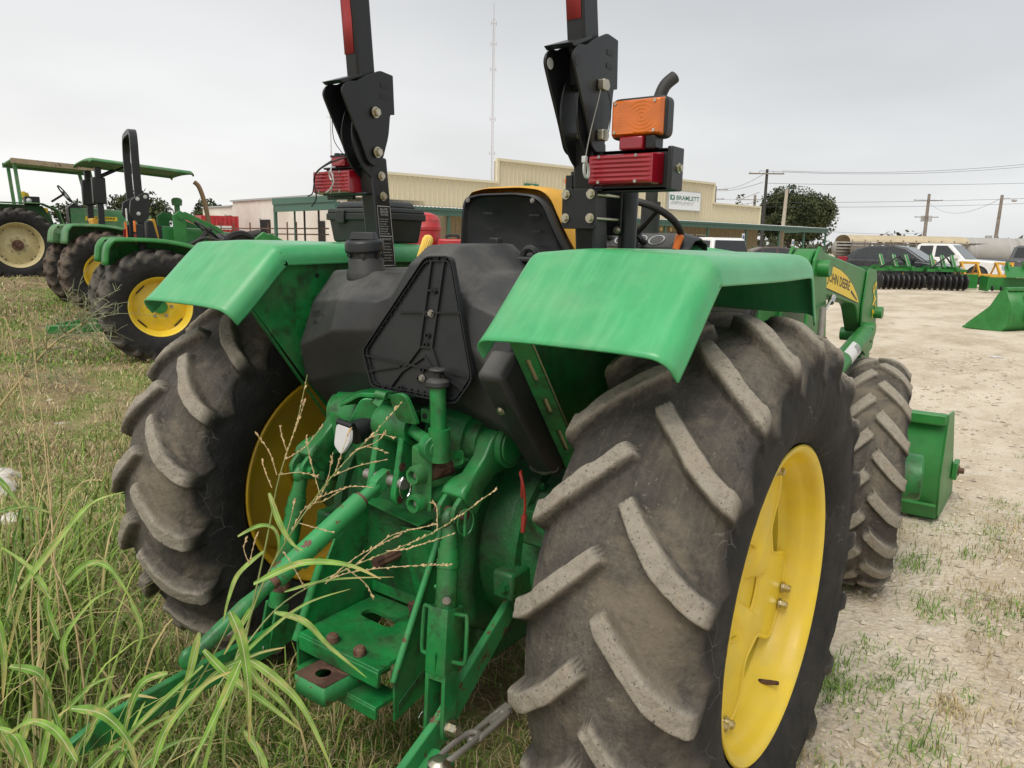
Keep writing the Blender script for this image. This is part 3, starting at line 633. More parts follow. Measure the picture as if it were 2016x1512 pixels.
def tree(name, label, loc, h, w, n, size, seed, lobes=None, cat='tree', group=None, m_='oak_leaf'):
    t = thing(name, label, cat, loc, 0, group); r_ = random.Random(seed)
    g = G(); g.tube(smooth_path([(0, 0, 0), (.1, .05, h*.2), (-.05, 0, h*.42), (.1, .1, h*.7)], 3), [.035*h*(1-.09*i) for i in range(10)], 9)
    tr = g.obj('trunk', 'bark', t)
    for k in range(6):
        a = r_.uniform(0, 6.28); p0 = Vector((0, 0, h*r_.uniform(.2, .5))); p1 = p0+Vector((math.cos(a)*w*.36, math.sin(a)*w*.36, h*r_.uniform(.1, .3))); g = G(); g.tube(smooth_path([p0, (p0+p1)/2+Vector((0, 0, .1*h*.3)), p1], 3), [.014*h, .012*h, .011*h, .009*h, .007*h, .005*h, .004*h], 6); g.obj('limb', 'bark', tr)
    if lobes is None:
        lobes = []
        for k in range(9):
            a = 6.28*k/9+r_.uniform(-.3, .3); rr = w*.5*r_.uniform(.35, .62); lobes.append(((math.cos(a)*rr, math.sin(a)*rr, h*r_.uniform(.38, .72)), (w*.26, w*.26, h*.22), .09))
        lobes += [((0, 0, h*.72), (w*.34, w*.34, h*.28), .14), ((w*.1, 0, h*.55), (w*.42, w*.42, h*.3), .14)]
    leaf_cloud('crown', lobes, n, size, m_, t, seed); return t
OAK = tree('oak_tree', 'large dark green spreading oak behind the end of the canopy', (-21.6, 76.2, 0), 7.6, 8.8, 80000, .125, 21)
tree('small_tree', 'small dark tree top showing above the right parapet', (-33.4, 95, 0), 8.2, 3.2, 3500, .18, 23)
tree('distant_tree', 'grey green tree behind the canopy posts of the old tractors', (-79, 41, 0), 6.4, 7.5, 7000, .22, 24)
tree('distant_tree', 'grey green bushy tree beside the distant white warehouse', (-73.4, 45.2, 0), 5.6, 4, 4000, .2, 25)
tree('distant_tree', 'low grey tree left of the leaning exhaust pipe', (-90, 39.5, 0), 5.4, 6, 4000, .24, 26)
M['hedge_leaf'] = leaf_mat('far_scrub_leaf', (.05, .058, .035), (.12, .12, .075))
r_ = np.random.default_rng(5)
lob = []
for k in range(70):
    a = R(-95+ k*2.1+r_.uniform(-.5, .5)); d = r_.uniform(150, 230); lob.append(((CAM_LOC.x+d*math.sin(a), CAM_LOC.y+d*math.cos(a), 1.0), (r_.uniform(4, 9), r_.uniform(4, 9), r_.uniform(1.5, 4.2)), 1/70))
o = leaf_cloud('distant_scrub', lob, 26000, .75, 'hedge_leaf', None, 31); tag(o, 'low hazy scrub and trees along the horizon', None, None, 'stuff')
# ================================================================== the large tractor in front
T = thing('tractor', 'large green tractor seen from behind with faded rear fenders and black folding roll bar posts', 'tractor')
GR, GD = 'green', 'green_dark'

def rim_disc(parent, side, r_out=.352, x=.075):
    """dished disc with four lobes bolted to lugs inside the rim; local wheel axes, side=+1 outboard to +X"""
    g = G(); n = 144; rows = []
    for (f, dx) in ((.0, -.03), (.30, -.03), (.46, -.004), (.52, .0), (.94, .0), (1., -.004)):
        row = []
        for i in range(n):
            t = 2*math.pi*i/n; c = math.cos(2*(t-R(-22)))  # lobes at -22+90k
            c4 = math.cos(4*(t-R(-22)))
            ro = .205 + (r_out-.205)*(1/(1+math.exp(-6*(c4+(.22 if side > 0 else 1.6)))))
            row.append(Vector((side*(x+dx), ro*f*math.cos(t), ro*f*math.sin(t))))
        rows.append(row)
    g.grid(rows, True)
    d = g.obj('wheel_disc', 'yellow', parent, solid=.010)
    g = G(); g.tube([p_+Vector((side*.003, 0, 0)) for p_ in rows[-1]]+[rows[-1][0]+Vector((side*.003, 0, 0))], .0075, 8, False); g.obj('disc_rolled_edge', 'yellow', d)
    g = G(); g.lathe([(0, .125), (.006, .128), (.006, .134), (0, .137)], (side*(x-.012), 0, 0), (side, 0, 0), 40); g.obj('disc_step', 'yellow', d)
    for k in range(4):
        for da in (-4.2, 4.2):
            t = R(-22+90*k+da)
            bolt(parent, (side*(x+.008), .335*math.cos(t), .335*math.sin(t)), (side, 0, 0), .0125, .022)
        t = R(-22+90*k); g = G()
        e = Vector((0, math.cos(t), math.sin(t))); q = Vector((0, -math.sin(t), math.cos(t)))
        c = Vector((side*(x-.012), 0, 0))
        g.prism(arc_poly([c+e*.345-q*.075, c+e*.371-q*.06, c+e*.371+q*.06, c+e*.345+q*.075], .01), (side*.018, 0, 0))
        g.obj('rim_lug', 'yellow', parent, bevel=.004)
    g = G(); t0 = R(-64)
    p = Vector((side*.085, .372*math.cos(t0), .372*math.sin(t0)))
    g.cyl(p, p+Vector((side*.045, -.02*math.cos(t0), -.02*math.sin(t0))), .009, .0065, 10)
    g.cyl(p+Vector((side*.03, -.014*math.cos(t0), -.014*math.sin(t0))), p+Vector((side*.055, -.024*math.cos(t0), -.024*math.sin(t0))), .0075, .006, 10); g.obj('valve_stem', 'rusty', parent)
    g = G(); g.lathe([(-.03, 0), (.004, .0), (.004, .075), (-.004, .085), (-.03, .09)], (side*(x-.03), 0, 0), (side, 0, 0), 28); g.obj('hub', 'yellow', parent)

RIMP = [(.163, .409), (.166, .404), (.163, .396), (.156, .389), (.142, .386), (.124, .382), (.113, .377), (.105, .370), (.075, .366), (.062, .360), (.05, .347), (.0, .345)]
RIMP = RIMP + [(-a, r) for a, r in RIMP[::-1][1:]]
tyre_big = tyre_mesh('tyre', .728, .395, .393, 20, per=46, ns=124, phase=.165, lugw=.0150, lugh=.037)
WX = .838
for side in (1, -1):
    g = G(); g.lathe(RIMP, (0, 0, 0), (1, 0, 0), 96)
    w = g.obj('rear_wheel', 'yellow' if side > 0 else 'yellow_shaded', T, solid=.006); w.location = (side*WX, 0, .70)
    tag(w, 'rear wheel with bright yellow rim' if side > 0 else 'rear wheel whose yellow rim is seen from its inner side')
    ty = place('tyre', tyre_big, 'tyre', w)
    if side < 0: ty.rotation_euler = (R(7.5), 0, 0)
    rim_disc(w, side)
# raised word on the right sidewall
def side_warp(a0, a1, r0, r1, x):
    def f(u, v):
        t = a0+(a1-a0)*u; r = r0+(r1-r0)*v
        xx = x - .012*((r-.53)/.06)**2
        return Vector((xx, -r*math.cos(t), r*math.sin(t)))
    return f
wr = [o for o in T.children if o.name.startswith('rear_wheel')][0]
for word, a0, a1 in (('TORQUE', 118, 148), ('16.9-30', 38, 62), ('TORQUE', 250, 280)):
    lt = text('raised_lettering', word, (0, 0, 0), (1, 0, 0), (0, 1, 0), 'rubber', wr, True, side_warp(R(a0), R(a1), .49, .545, .2005))
    md = lt.modifiers.new('s', 'SOLIDIFY'); md.thickness = .005; md.offset = 0

# ---------------------------------------------------------------- fenders
def fender(side):
    path = [(.425, 1.405), (.40, 1.45), (.375, 1.50), (.345, 1.548), (.315, 1.567), (.27, 1.573), (.1, 1.573), (-.1, 1.573), (-.3, 1.573), (-.375, 1.5728), (-.395, 1.569), (-.410, 1.557), (-.45, 1.52), (-.50, 1.471), (-.55, 1.423), (-.592, 1.386)]
    P2 = smooth_path([Vector((y, z, 0)) for y, z in path], 3); n = len(P2); rows = []
    xi, xo, rad, dep = .462, .925, .042, .062
    cs = []   # (x, down)
    for j in range(4): cs.append((xi, dep-(dep-rad)*j/4))
    for j in range(7): t = j/6*math.pi/2; cs.append((xi+rad-rad*math.cos(t), rad-rad*math.sin(t)))
    for j in range(1, 12): cs.append((xi+rad+(xo-xi-2*rad)*j/12, -.006*math.sin(math.pi*j/12)))
    for j in range(7): t = j/6*math.pi/2; cs.append((xo-rad+rad*math.sin(t), rad-rad*math.cos(t)))
    for j in range(1, 5): cs.append((xo+.004*j/4, rad+(dep-.002-rad)*j/4))
    for i, p in enumerate(P2):
        d = (P2[min(i+1, n-1)]-P2[max(i-1, 0)]).normalized(); nrm = Vector((-d.y, d.x, 0))
        if nrm.y > 0: nrm = -nrm
        # normal pointing inward (towards wheel)
        inw = Vector((-d.y, d.x, 0)); inw = inw if inw.dot(Vector((-p.x-.05, .9-p.y, 0))) > 0 else -inw
        row = []
        for x, dn in cs:
            b = .006*math.sin(9*x+p.x*4)+.004*math.sin(23*x-p.x*7)
            q = p + inw*(dn + b*.35)
            row.append((side*x, q.x, q.y))
        rows.append(row)
    g = G(); g.grid(rows); f = g.obj('fender', 'fender', T, solid=.005, ang=60)
    tag(f, 'faded green fender with a small rust scar near its rear edge' if side > 0 else 'faded green fender carrying the black tool box')
    # inner panel with folded rear flange
    g = G(); xp = side*.482
    poly = [(xp, -.495, 1.40), (xp, -.20, 1.02), (xp, -.10, .86), (xp, .30, .86), (xp, .40, 1.1), (xp, .36, 1.47), (xp, .3, 1.53), (xp, -.36, 1.53), (xp, -.42, 1.49)]
    g.prism(poly, (side*.004, 0, 0)); g.obj('fender_panel', GR, f)
    g = G(); a = Vector((xp, -.497, 1.40)); b = Vector((xp, -.10, .855)); dv = (b-a); nn = Vector((0, -dv.z, dv.y)).normalized()*.0
    fl = Vector((side*.045, .012, .010))
    if side > 0:
        # flange with open slots: pieces between slots
        ts = [0, .14, .25, .33, .41, .50, .62, .68, .76, .84, .93, 1.0]
        for i in range(0, len(ts)-1):
            p0 = a+dv*ts[i]; p1 = a+dv*ts[i+1]
            if i % 2 == 0: g.prism([p0, p0+fl, p1+fl, p1], (0, -.003, -.003))
            else:
                g.prism([p0, p0+fl*.34, p1+fl*.34, p1], (0, -.003, -.003)); g.prism([p0+fl*.62, p0+fl, p1+fl, p1+fl*.62], (0, -.003, -.003))
        g2 = G(); o_ = Vector((0, .006, .005)); g2.prism([a+dv*.06+fl*.12+o_, a+dv*.06+fl*.9+o_, a+dv*.97+fl*.9+o_, a+dv*.97+fl*.12+o_], (0, .003, .003)); g2.obj('flange_backing', 'cream_rim', f)
    else: g.prism([a, a+fl, b+fl, b], (0, -.003, -.003))
    g.obj('flange', GR, f)
    g = G(); g.span((side*.49, .02, 1.30), (side*.60, .06, 1.56)); g.span((side*.49, .02, .95), (side*.52, .06, 1.30)); g.obj('fender_bracket', GD, f, bevel=.004)
    for y, z in ((-.235, 1.475), (-.228, 1.405)):
        h = G(); h.cyl((xp-side*.001, y, z), (xp-side*.0035, y, z), .007, n=12); h.obj('panel_hole', 'ink_black', f)
    return f
FR = fender(1); FL = fender(-1)
g = G(); base = Vector((.695, -.553, 1.4195)); ux = Vector((1, 0, 0)); uv = Vector((0, -.042, -.039)).normalized()
shape = [(-.030, .002), (-.018, -.006), (.000, -.010), (.022, -.014), (.034, -.018), (.026, -.004), (.032, .003), (.012, .008), (.004, .004), (-.006, .012), (-.014, .005)]
nrm = Vector((0, -.68, .73))
g.add([base+ux*a+uv*b+nrm*.009 for a, b in shape], [tuple(range(len(shape)))]); g.add([base+ux*(a*.25-.052)+uv*(b*.3)+nrm*.009 for a, b in shape], [tuple(range(len(shape)))])
g.obj('rust_scar', 'rusty', FR)

# ---------------------------------------------------------------- fuel tank
st = [(-.462, (-.02, 1.470), (-.18, 1.462), (-.25, 1.36), (-.315, 1.245), (-.305, 1.16), (-.20, 1.04)),
      (-.455, (-.02, 1.482), (-.19, 1.474), (-.265, 1.37), (-.33, 1.245), (-.315, 1.15), (-.20, 1.02)),
      (-.40, (-.02, 1.50), (-.23, 1.495), (-.32, 1.40), (-.375, 1.27), (-.34, 1.15), (-.20, 1.0)),
      (-.22, (-.02, 1.508), (-.27, 1.500), (-.375, 1.42), (-.405, 1.33), (-.335, 1.20), (-.20, 1.0)),
      (-.08, (-.02, 1.508), (-.27, 1.500), (-.365, 1.42), (-.375, 1.34), (-.33, 1.20), (-.20, 1.0)),
      (-.035, (-.02, 1.515), (-.265, 1.508), (-.34, 1.44), (-.345, 1.36), (-.33, 1.20), (-.20, 1.0)),
      (.03, (-.02, 1.585), (-.26, 1.580), (-.335, 1.53), (-.36, 1.40), (-.345, 1.20), (-.20, 1.0)),
      (.09, (-.02, 1.590), (-.26, 1.586), (-.34, 1.54), (-.365, 1.40), (-.35, 1.20), (-.20, 1.0)),
      (.15, (-.02, 1.588), (-.26, 1.582), (-.34, 1.535), (-.365, 1.40), (-.35, 1.20), (-.20, 1.0)),
      (.235, (-.02, 1.520), (-.27, 1.512), (-.355, 1.46), (-.375, 1.36), (-.35, 1.17), (-.20, 1.0)),
      (.29, (-.02, 1.510), (-.29, 1.500), (-.385, 1.44), (-.41, 1.34), (-.37, 1.16), (-.20, 1.0)),
      (.42, (-.02, 1.49), (-.27, 1.48), (-.38, 1.40), (-.41, 1.25), (-.37, 1.12), (-.20, 1.0)),
      (.47, (-.02, 1.47), (-.22, 1.46), (-.32, 1.36), (-.35, 1.22), (-.33, 1.12), (-.20, 1.0))]
g = G(); rows = []
for s in st:
    pr = [Vector((s[0], y, z)) for y, z in s[1:]]; rows.append(pr)
g.grid(rows)
k = 6
for e in (0, len(st)-1): g.f.append(tuple(e*k+j for j in range(k)))
tank = g.obj('fuel_tank', 'plastic', T, bevel=.020, seg=4, ang=30); tank.modifiers['bevel'].angle_limit = R(9); tank.modifiers['bevel'].harden_normals = False
g = G(); c0 = Vector((-.235, -.245, 1.49)); ax = Vector((.0, -.10, 1)).normalized()
g.lathe([(-.01, .062), (.012, .060), (.02, .054), (.045, .053), (.05, .049), (.066, .049), (.066, .0)], c0, ax, 28); g.obj('filler_neck', 'plastic', tank)
g = G(); g.lathe([(.066, .045), (.066, .056), (.070, .060), (.096, .058), (.103, .052), (.104, 0)], c0, ax, 32)
cc = c0+ax*.104; g.box(cc+Vector((0, 0, .010)), (.085, .036, .024), Matrix.Rotation(R(25), 3, 'Z'), top=(.8, .7)); g.obj('filler_cap', 'plastic_dk', tank, bevel=.004)
for i in range(14):
    t = 2*math.pi*i/14; g = G(); p = c0+ax*.056+Vector((math.cos(t), math.sin(t), 0))*.0495; g.cyl(p, p+Vector((math.cos(t), math.sin(t), 0))*.007, .0075, n=6)
    if i % 2 == 0: g.obj('cap_tooth', 'plastic_dk', tank)
bolt(tank, (-.452, -.322, 1.232), (-.2, -1, .2), .008, .006)
# seam lines moulded in the tank sides and the lettering pressed into it
text('moulded_lettering', 'DIESEL FUEL', (-.375, -.352, 1.362), (.10, -.022, .004), (0, .010, .014), 'ink_black', tank)
text('moulded_lettering', 'ONLY', (-.35, -.366, 1.338), (.05, -.010, .002), (0, .009, .013), 'ink_black', tank)
# dark strap under the tank, side cover on the right
g = G(); g.span((-.17, -.30, .98), (-.10, -.27, 1.20)); g.obj('tank_strap', 'plastic', tank, bevel=.006)
g = G()
pr = [(-.505, 1.285), (-.44, 1.345), (-.40, 1.30), (-.19, 1.02), (-.24, .985), (-.29, 1.02)]
g.prism([(.40, y, z) for y, z in pr], (.078, 0, 0)); cv = g.obj('side_cover', 'plastic', T, bevel=.014, seg=3)
bolt(cv, (.435, -.445, 1.195), (-.1, -.8, -.55), .009, .006)
g = G(); g.tube(smooth_path([(.455, -.30, 1.08), (.45, -.27, 1.03), (.43, -.22, 1.0), (.36, -.16, 1.0)], 5), .012, 8); g.obj('brake_hose', 'hose', T)
g = G(); g.tube([(.47, -.26, 1.02), (.43, -.24, 1.0), (.37, -.2, .99)], .017, 10); g.obj('fitting', 'steel', T)

# ---------------------------------------------------------------- slow-vehicle panel (its bare rear side)
def sm(x, z, o=0.0): return Vector((x, -.413-(1.38-z)*.10-o, z))
out6 = [(.152, 1.555), (.240, 1.558), (.338, 1.258), (.290, 1.190), (-.016, 1.195), (-.060, 1.290)]
g = G(); pl = arc_poly([sm(x, z) for x, z in out6], [.02, .02, .015, .015, .015, .015]); g.prism(pl, (0, .004, 0)); smv = g.obj('sign_panel', 'plastic_dk', T)
tag(smv, 'black back side of a six sided warning panel with moulded ribs')
cen = sum((Vector(p) for p in pl), Vector())/len(pl)
for inset, hh in ((0.0, .011), (.955, .008)):
    pts = [cen+(p-cen)*(1 if not inset else inset-.01) for p in pl]; q = [cen+(p-cen)*(.985 if not inset else inset-.02) for p in pl]; g = G(); n = len(pts)
    g.grid([[p for p in pts], [p+Vector((0, -hh, 0)) for p in pts], [p+Vector((0, -hh, 0)) for p in q], [p for p in q]], True); g.obj('panel_rim', 'plastic_dk', smv)
g = G(); n = 64
per = [cen+(p-cen)*.985 for p in arc_poly([sm(x, z) for x, z in out6], .015, 3)]
acc = []; 
for i in range(len(per)):
    a, b = per[i], per[(i+1) % len(per)]; m_ = max(1, int((b-a).length/.024))
    for j in range(m_): acc.append(a+(b-a)*(j/m_))
for p in acc:
    d = (cen-p).normalized(); g.prism([p, p+d*.013, p+d*.013+Vector((0, -.006, 0)), p+Vector((0, -.006, 0))], Vector((0, 1, 0)).cross(d)*.002)
g.obj('edge_ribs', 'plastic_dk', smv)['kind'] = 'stuff'
def rib(a, b, w=.0022, h=.007):
    g = G(); a, b = sm(*a), sm(*b); d = (b-a).normalized(); n_ = Vector((0, 1, 0)).cross(d)*w
    g.prism([a-n_, b-n_, b+n_, a+n_], (0, -h, 0)); g.obj('rib', 'plastic_dk', smv)
for a, b in (((.172, 1.545), (.150, 1.318)), ((.215, 1.547), (.193, 1.322)), ((.068, 1.405), (.283, 1.418)), ((-.05, 1.278), (.325, 1.262)),
             ((.150, 1.318), (.055, 1.205)), ((.193, 1.322), (.262, 1.198)), ((.170, 1.298), (.085, 1.245)), ((.170, 1.298), (.215, 1.255)), ((.085, 1.262), (-.035, 1.235)), ((.218, 1.262), (.305, 1.225)),
             ((.158, 1.467), (.205, 1.47)), ((.150, 1.32), (.193, 1.323))):
    rib(a, b)
for x, z in ((.186, 1.468), (.170, 1.408), (.174, 1.352), (.170, 1.328), (.164, 1.262), (.155, 1.238), (.09, 1.205)):
    g = G(); p = sm(x, z); g.lathe([(0, .0045), (.008, .0045), (.008, .008), (0, .008)], p, (0, -1, 0), 14, True); g.obj('screw_boss', 'plastic_dk', smv)
for x, z in ((.180, 1.409), (.164, 1.240)): bolt(smv, sm(x, z, .002), (0, -1, 0), .0075, .007, 'steel')

# ---------------------------------------------------------------- folding roll bar
def yc(z): return -.012-.112*(z-1.57)
for side in (1, -1):
    X0, X1 = side*.385, side*.447
    g = G(); rows = []
    for z in (1.0, 1.86): rows.append([Vector((X0, yc(z)-.037, z)), Vector((X1, yc(z)-.037, z)), Vector((X1, yc(z)+.037, z)), Vector((X0, yc(z)+.037, z))])
    g.grid(rows, True); g.f.append((4, 5, 6, 7)); lower = g.obj('roll_bar_post', 'black', T, bevel=.006)
    g = G(); rows = []
    for z in (1.99, 2.75):
        dx = -side*.10*max(0, z-2.1)*.28; e = .030
        rows.append([Vector((X0+side*.004+dx, yc(z)-.055, z)), Vector((X1-side*.004+dx, yc(z)-.055, z)), Vector((X1-side*.004+dx, yc(z)+.02, z)), Vector((X0+side*.004+dx, yc(z)+.02, z))])
    g.grid(rows, True); g.f += [(0, 1, 2, 3), (4, 5, 6, 7)]; upper = g.obj('roll_bar_tube', 'black', T, bevel=.006)
    # red reflective tape on the rear face
    def uf(x, z, s=side): return Vector((x-s*.10*max(0, z-2.1)*.28, yc(z)-.0565, z))
    zt = 2.165 if side < 0 else 2.148
    xa, xb = sorted((X0+side*.006, X1-side*.008)); wob = [0, .002, -.002, .003, 0, -.003, .002]
    prof_l = [uf(xa, zt+(2.74-zt)*i/6) for i in range(7)]; prof_r = [uf(xb-.006+wob[i], zt+(2.74-zt)*i/6) for i in range(7)]
    g = G(); g.grid([prof_l, prof_r]); g.obj('red_tape', 'red_tape', upper, solid=.0012)
    # hinge plates
    hinge = None
    for xx, kind in ((X1+side*.004, 'o'), (X0-side*.011, 'i')):
        near = (xx == X1+side*.004) if side > 0 else (xx == X0-side*.011)
        pts = [(-.222, 2.045), (-.198, 2.075), (-.160, 2.078), (-.11, 2.105), (-.055, 2.128), (.002, 2.122), (.008, 2.0), (-.012, 1.998), (-.02, 1.93), (-.045, 1.86), (-.058, 1.838), (-.085, 1.826), (-.112, 1.838), (-.142, 1.90), (-.190, 1.985)]
        off = Vector((0, .012, 0)) if near else Vector((0, .004, -.005))
        g = G(); g.prism(arc_poly([Vector((xx, y, z))+off for y, z in pts], [.03, .02, .01, .01, .01, .003, .003, .008, .02, .02, .02, .02, .03, .02, .02], 3), (side*.0075, 0, 0))
        h = g.obj('hinge_plate', 'black', upper if False else T, bevel=.0015)
        ho = G(); ho.lathe([(0, 0.0), (.0, .0135)], (xx+(side*.0078 if side > 0 else -.0003*0), -.196+off.y, 2.035), (1 if side > 0 else 1, 0, 0), 18)
        # flat disc as pivot hole; black on the near plate for the hole's shade
        for sx in (-.0004, side*.0079):
            r_ = G(); r_.lathe([(-.0003, .0), (.0003, .0), (.0003, .014), (-.0003, .014)], (xx+sx, -.196+off.y, 2.035), (1, 0, 0), 18); r_.obj('pivot_hole', 'silver' if not near else 'ink_black', h)
        if near:
            for z in (2.083, 2.05):
                r_ = G(); c = Vector((xx+(side*.0082 if side > 0 else -.0082+.0*0), -.028, z)); c.x = xx+.0082 if side > 0 else xx+.0006
                r_.prism(arc_poly([c+Vector((0, -.017, -.0065)), c+Vector((0, .017, -.0065)), c+Vector((0, .017, .0065)), c+Vector((0, -.017, .0065))], .006, 4), (.0006, 0, 0)); r_.obj('slot', 'ink_black', h)
        if near: NEARX = xx+(.0075 if side > 0 else 0)
    # rear spine joining the two plates
    g = G(); g.prism([(X0-side*.01, -.215, 2.072), (X0-side*.01, -.12, 2.105), (X0-side*.01, -.12, 2.098), (X0-side*.01, -.20, 2.064)], (X1-X0+side*.02, 0, 0)); g.obj('hinge_bridge', 'black', T, bevel=.002)
    # curved inner link of the folding joint
    xm = (X0+X1)/2
    pts = [(-.135, 2.005), (-.155, 1.95), (-.155, 1.90), (-.130, 1.845), (-.095, 1.805), (-.06, 1.785), (-.045, 1.80), (-.06, 1.86), (-.08, 1.95), (-.10, 2.005)]
    for xx in (X0+side*.004, X1-side*.010):
        g = G(); g.prism(arc_poly([Vector((xx, y, z)) for y, z in pts], .02, 3), (side*.006, 0, 0)); g.obj('hinge_link', 'black', T, bevel=.0015)
    rx = max(X0, X1)+.012
    for y, z in ((-.066, 1.872), (-.072, 1.995)):
        if side < 0: b_ = bolt(T, (rx+.004, y, z), (1, 0, 0), .013, .014, name='hinge_bolt')
        else:
            g = G(); g.cyl((X0-.035, y, z), (rx+.012, y, z), .0105, n=16); pin = g.obj('hinge_pin', 'zinc', T)
            g = G(); g.prism(arc_poly([Vector((rx+.002, y-.017, z-.014)), Vector((rx+.002, y+.010, z-.014)), Vector((rx+.002, y+.018, z)), Vector((rx+.002, y+.010, z+.014)), Vector((rx+.002, y-.017, z+.014))], .005, 3), (.018, 0, 0)); g.obj('pin_head', 'zinc', pin, bevel=.002)
        g = G(); g.cyl((min(X0, X1)-.03, y, z), (max(X0, X1)+.004, y, z), .010, n=14); g.obj('spacer', 'zinc', T)
    # bolts of the light bracket through the post
    if side < 0:
        for z in (1.80, 1.735): bolt(T, (X0+.001, yc(z)+.002, z), (1, 0, 0), .011, .010, name='post_bolt')
        g = G(); g.lathe([(0, 0), (0, .007)], (X0+.001, yc(1.768), 1.768), (1, 0, 0), 14); g.obj('post_hole', 'ink_black', lower)
# warning decal on the left post
def dl(y, z): return Vector((-.385+.0012, yc(z)+y, z))
dcl = G(); dcl.add([dl(-.031, 1.505), dl(.031, 1.505), dl(.031, 1.705), dl(-.031, 1.705)], [(0, 1, 2, 3)]); dec = dcl.obj('warning_decal', 'ink_black', T)
g = G()
for y0, z0, y1, z1 in ((-.030, 1.506, .030, 1.508), (-.030, 1.702, .030, 1.704), (-.030, 1.506, -.0285, 1.704), (.0285, 1.506, .030, 1.704), (-.030, 1.604, .030, 1.606)):
    a, b, c, d = dl(y0, z0), dl(y1, z0), dl(y1, z1), dl(y0, z1); o = Vector((.0006, 0, 0)); g.add([a+o, b+o, c+o, d+o], [(0, 1, 2, 3)])
g.obj('decal_border', 'ink_white', dec)
for i, (s_, zt, h_, w_, y0) in enumerate([('ROLL-OVER', 1.690, .0070, .034, -.017), ('PROTECTIVE', 1.681, .0070, .036, -.018), ('STRUCTURE', 1.672, .0070, .034, -.017)] +
        [(t_, 1.658-.0078*i_, .0048, .040-.004*(i_ % 3), -.024) for i_, t_ in enumerate(('To maintain operator', 'protection structure', 'must be replaced if', 'damaged in roll-over', 'Wear the seat belt', 'Do not use seat belt', 'when bar is folded'))] +
        [('MEETS ROPS TEST', 1.592, .006, .044, -.022)] + [(t_, 1.578-.0095*i_, .0045, .042-.005*(i_ % 2), -.022) for i_, t_ in enumerate(('requirements of', 'ISO and OSHA', 'SAE standards', 'when mounted', 'as instructed', 'on this tractor', 'part number'))]):
    a = dl(y0, zt)+Vector((.0007, 0, 0)); text('decal_print', s_, a, dl(y0+w_, zt)-dl(y0, zt), dl(y0, zt+h_)-dl(y0, zt), 'ink_white', dec)

# ---------------------------------------------------------------- lamps
def tail_lamp(side):
    x0, x1 = side*.448, side*.645; lo, hi = min(x0, x1), max(x0, x1); y = -.075
    g = G(); g.prism([(lo+.02, y+.012, 1.726), (hi+(.035 if side > 0 else 0)-(.0 if side > 0 else .045), y+.012, 1.726), (hi+(.035 if side > 0 else 0)-(.0 if side > 0 else .045), y+.012, 1.832), (lo+.02, y+.012, 1.832)], (0, .014, 0))
    if side > 0:
        g.span((hi+.022, y-.02, 1.728), (hi+.036, y+.05, 1.832)); g.span((.447, y+.012, 1.728), (hi+.03, y+.06, 1.74)); g.span((.447, y+.012, 1.820), (hi+.03, y+.06, 1.832))
    else: g.span((lo+.03, y-.015, 1.738), (-.40, y+.04, 1.746)); g.span((lo+.03, y-.01, 1.825), (-.40, y+.04, 1.832))
    br = g.obj('lamp_bracket', 'black', T, bevel=.003)
    if side > 0: bolt(br, (hi+.036, y+.02, 1.782), (1, 0, 0), .009, .009)
    # ribbed lens
    zc, hz, hx = 1.781, .039, (hi-lo)/2; xc = (lo+hi)/2; rows = []
    n = 60
    for i in range(n+1):
        z = zc-hz+2*hz*i/n; rib_ = .0026*(1-abs(math.sin(math.pi*7*i/n)))
        row = []
        for j in range(25):
            u = -1+2*j/24; x = xc+hx*u
            edge = min(1, (1-abs(u))/.07); ez = min(1, (1-abs((z-zc)/hz))/.16)
            d = .045*(1-(1-edge)**2)**.5*(1-(1-ez)**2)**.5 if edge > 0 and ez > 0 else 0
            flat = rib_ if abs(u) < .82 and abs((z-zc)/hz) < .84 else 0
            row.append((x, y+.010-d-flat, z))
        rows.append(row)
    g = G(); g.grid(rows); ln = g.obj('red_lens', 'red', T, ang=70)
    for ux_ in (-.62, .45):
        for uz in (-.80, .80):
            s = G(); p = Vector((xc+hx*ux_, y-.0355, zc+hz*uz)); s.cyl(p, p+Vector((0, -.003, 0)), .0042, n=10); s.obj('lens_screw', 'steel', ln)
    return ln
LR, LL = tail_lamp(1), tail_lamp(-1)
# small red marker and amber turn signal above the right lamp
g = G(); g.span((.535, -.10, 1.828), (.60, -.055, 1.860)); g.obj('red_marker', 'red', T, bevel=.004)
g = G(); g.span((.602, -.09, 1.828), (.63, -.04, 1.862)); g.obj('signal_stalk', 'black', T, bevel=.004)
g = G(); g.prism(arc_poly([(.497, -.075, 1.856), (.652, -.075, 1.856), (.652, -.075, 1.957), (.497, -.075, 1.957)], .02, 5), (0, .042, 0)); g.obj('signal_housing', 'black', T, bevel=.006, seg=3)
rows = []
for i in range(33):
    row = []
    for j in range(41):
        u = -1+j/20; v = -1+i/16
        d = .02*min(1, (1-abs(u))/.08)**.5*min(1, (1-abs(v))/.10)**.5 if abs(u) < 1 and abs(v) < 1 else 0
        rr = math.hypot(u-.25, v*.8)
        rip = .0006*math.sin(rr*40) if (u > -.25 and rr < .75) else .0006*math.sin(v*42)
        row.append((.5745+.070*u, -.075-d-(rip if d > .017 else 0), 1.9065+.0445*v))
    rows.append(row)
g = G(); g.grid(rows); am = g.obj('amber_lens', 'amber', T, ang=70)
for u in (-.80, .75):
    for v in (-.78, .78):
        s = G(); p = Vector((.5745+.070*u, -.0945, 1.9065+.0445*v)); s.cyl(p, p+Vector((0, -.003, 0)), .004, n=10); s.obj('lens_screw', 'zinc', am)
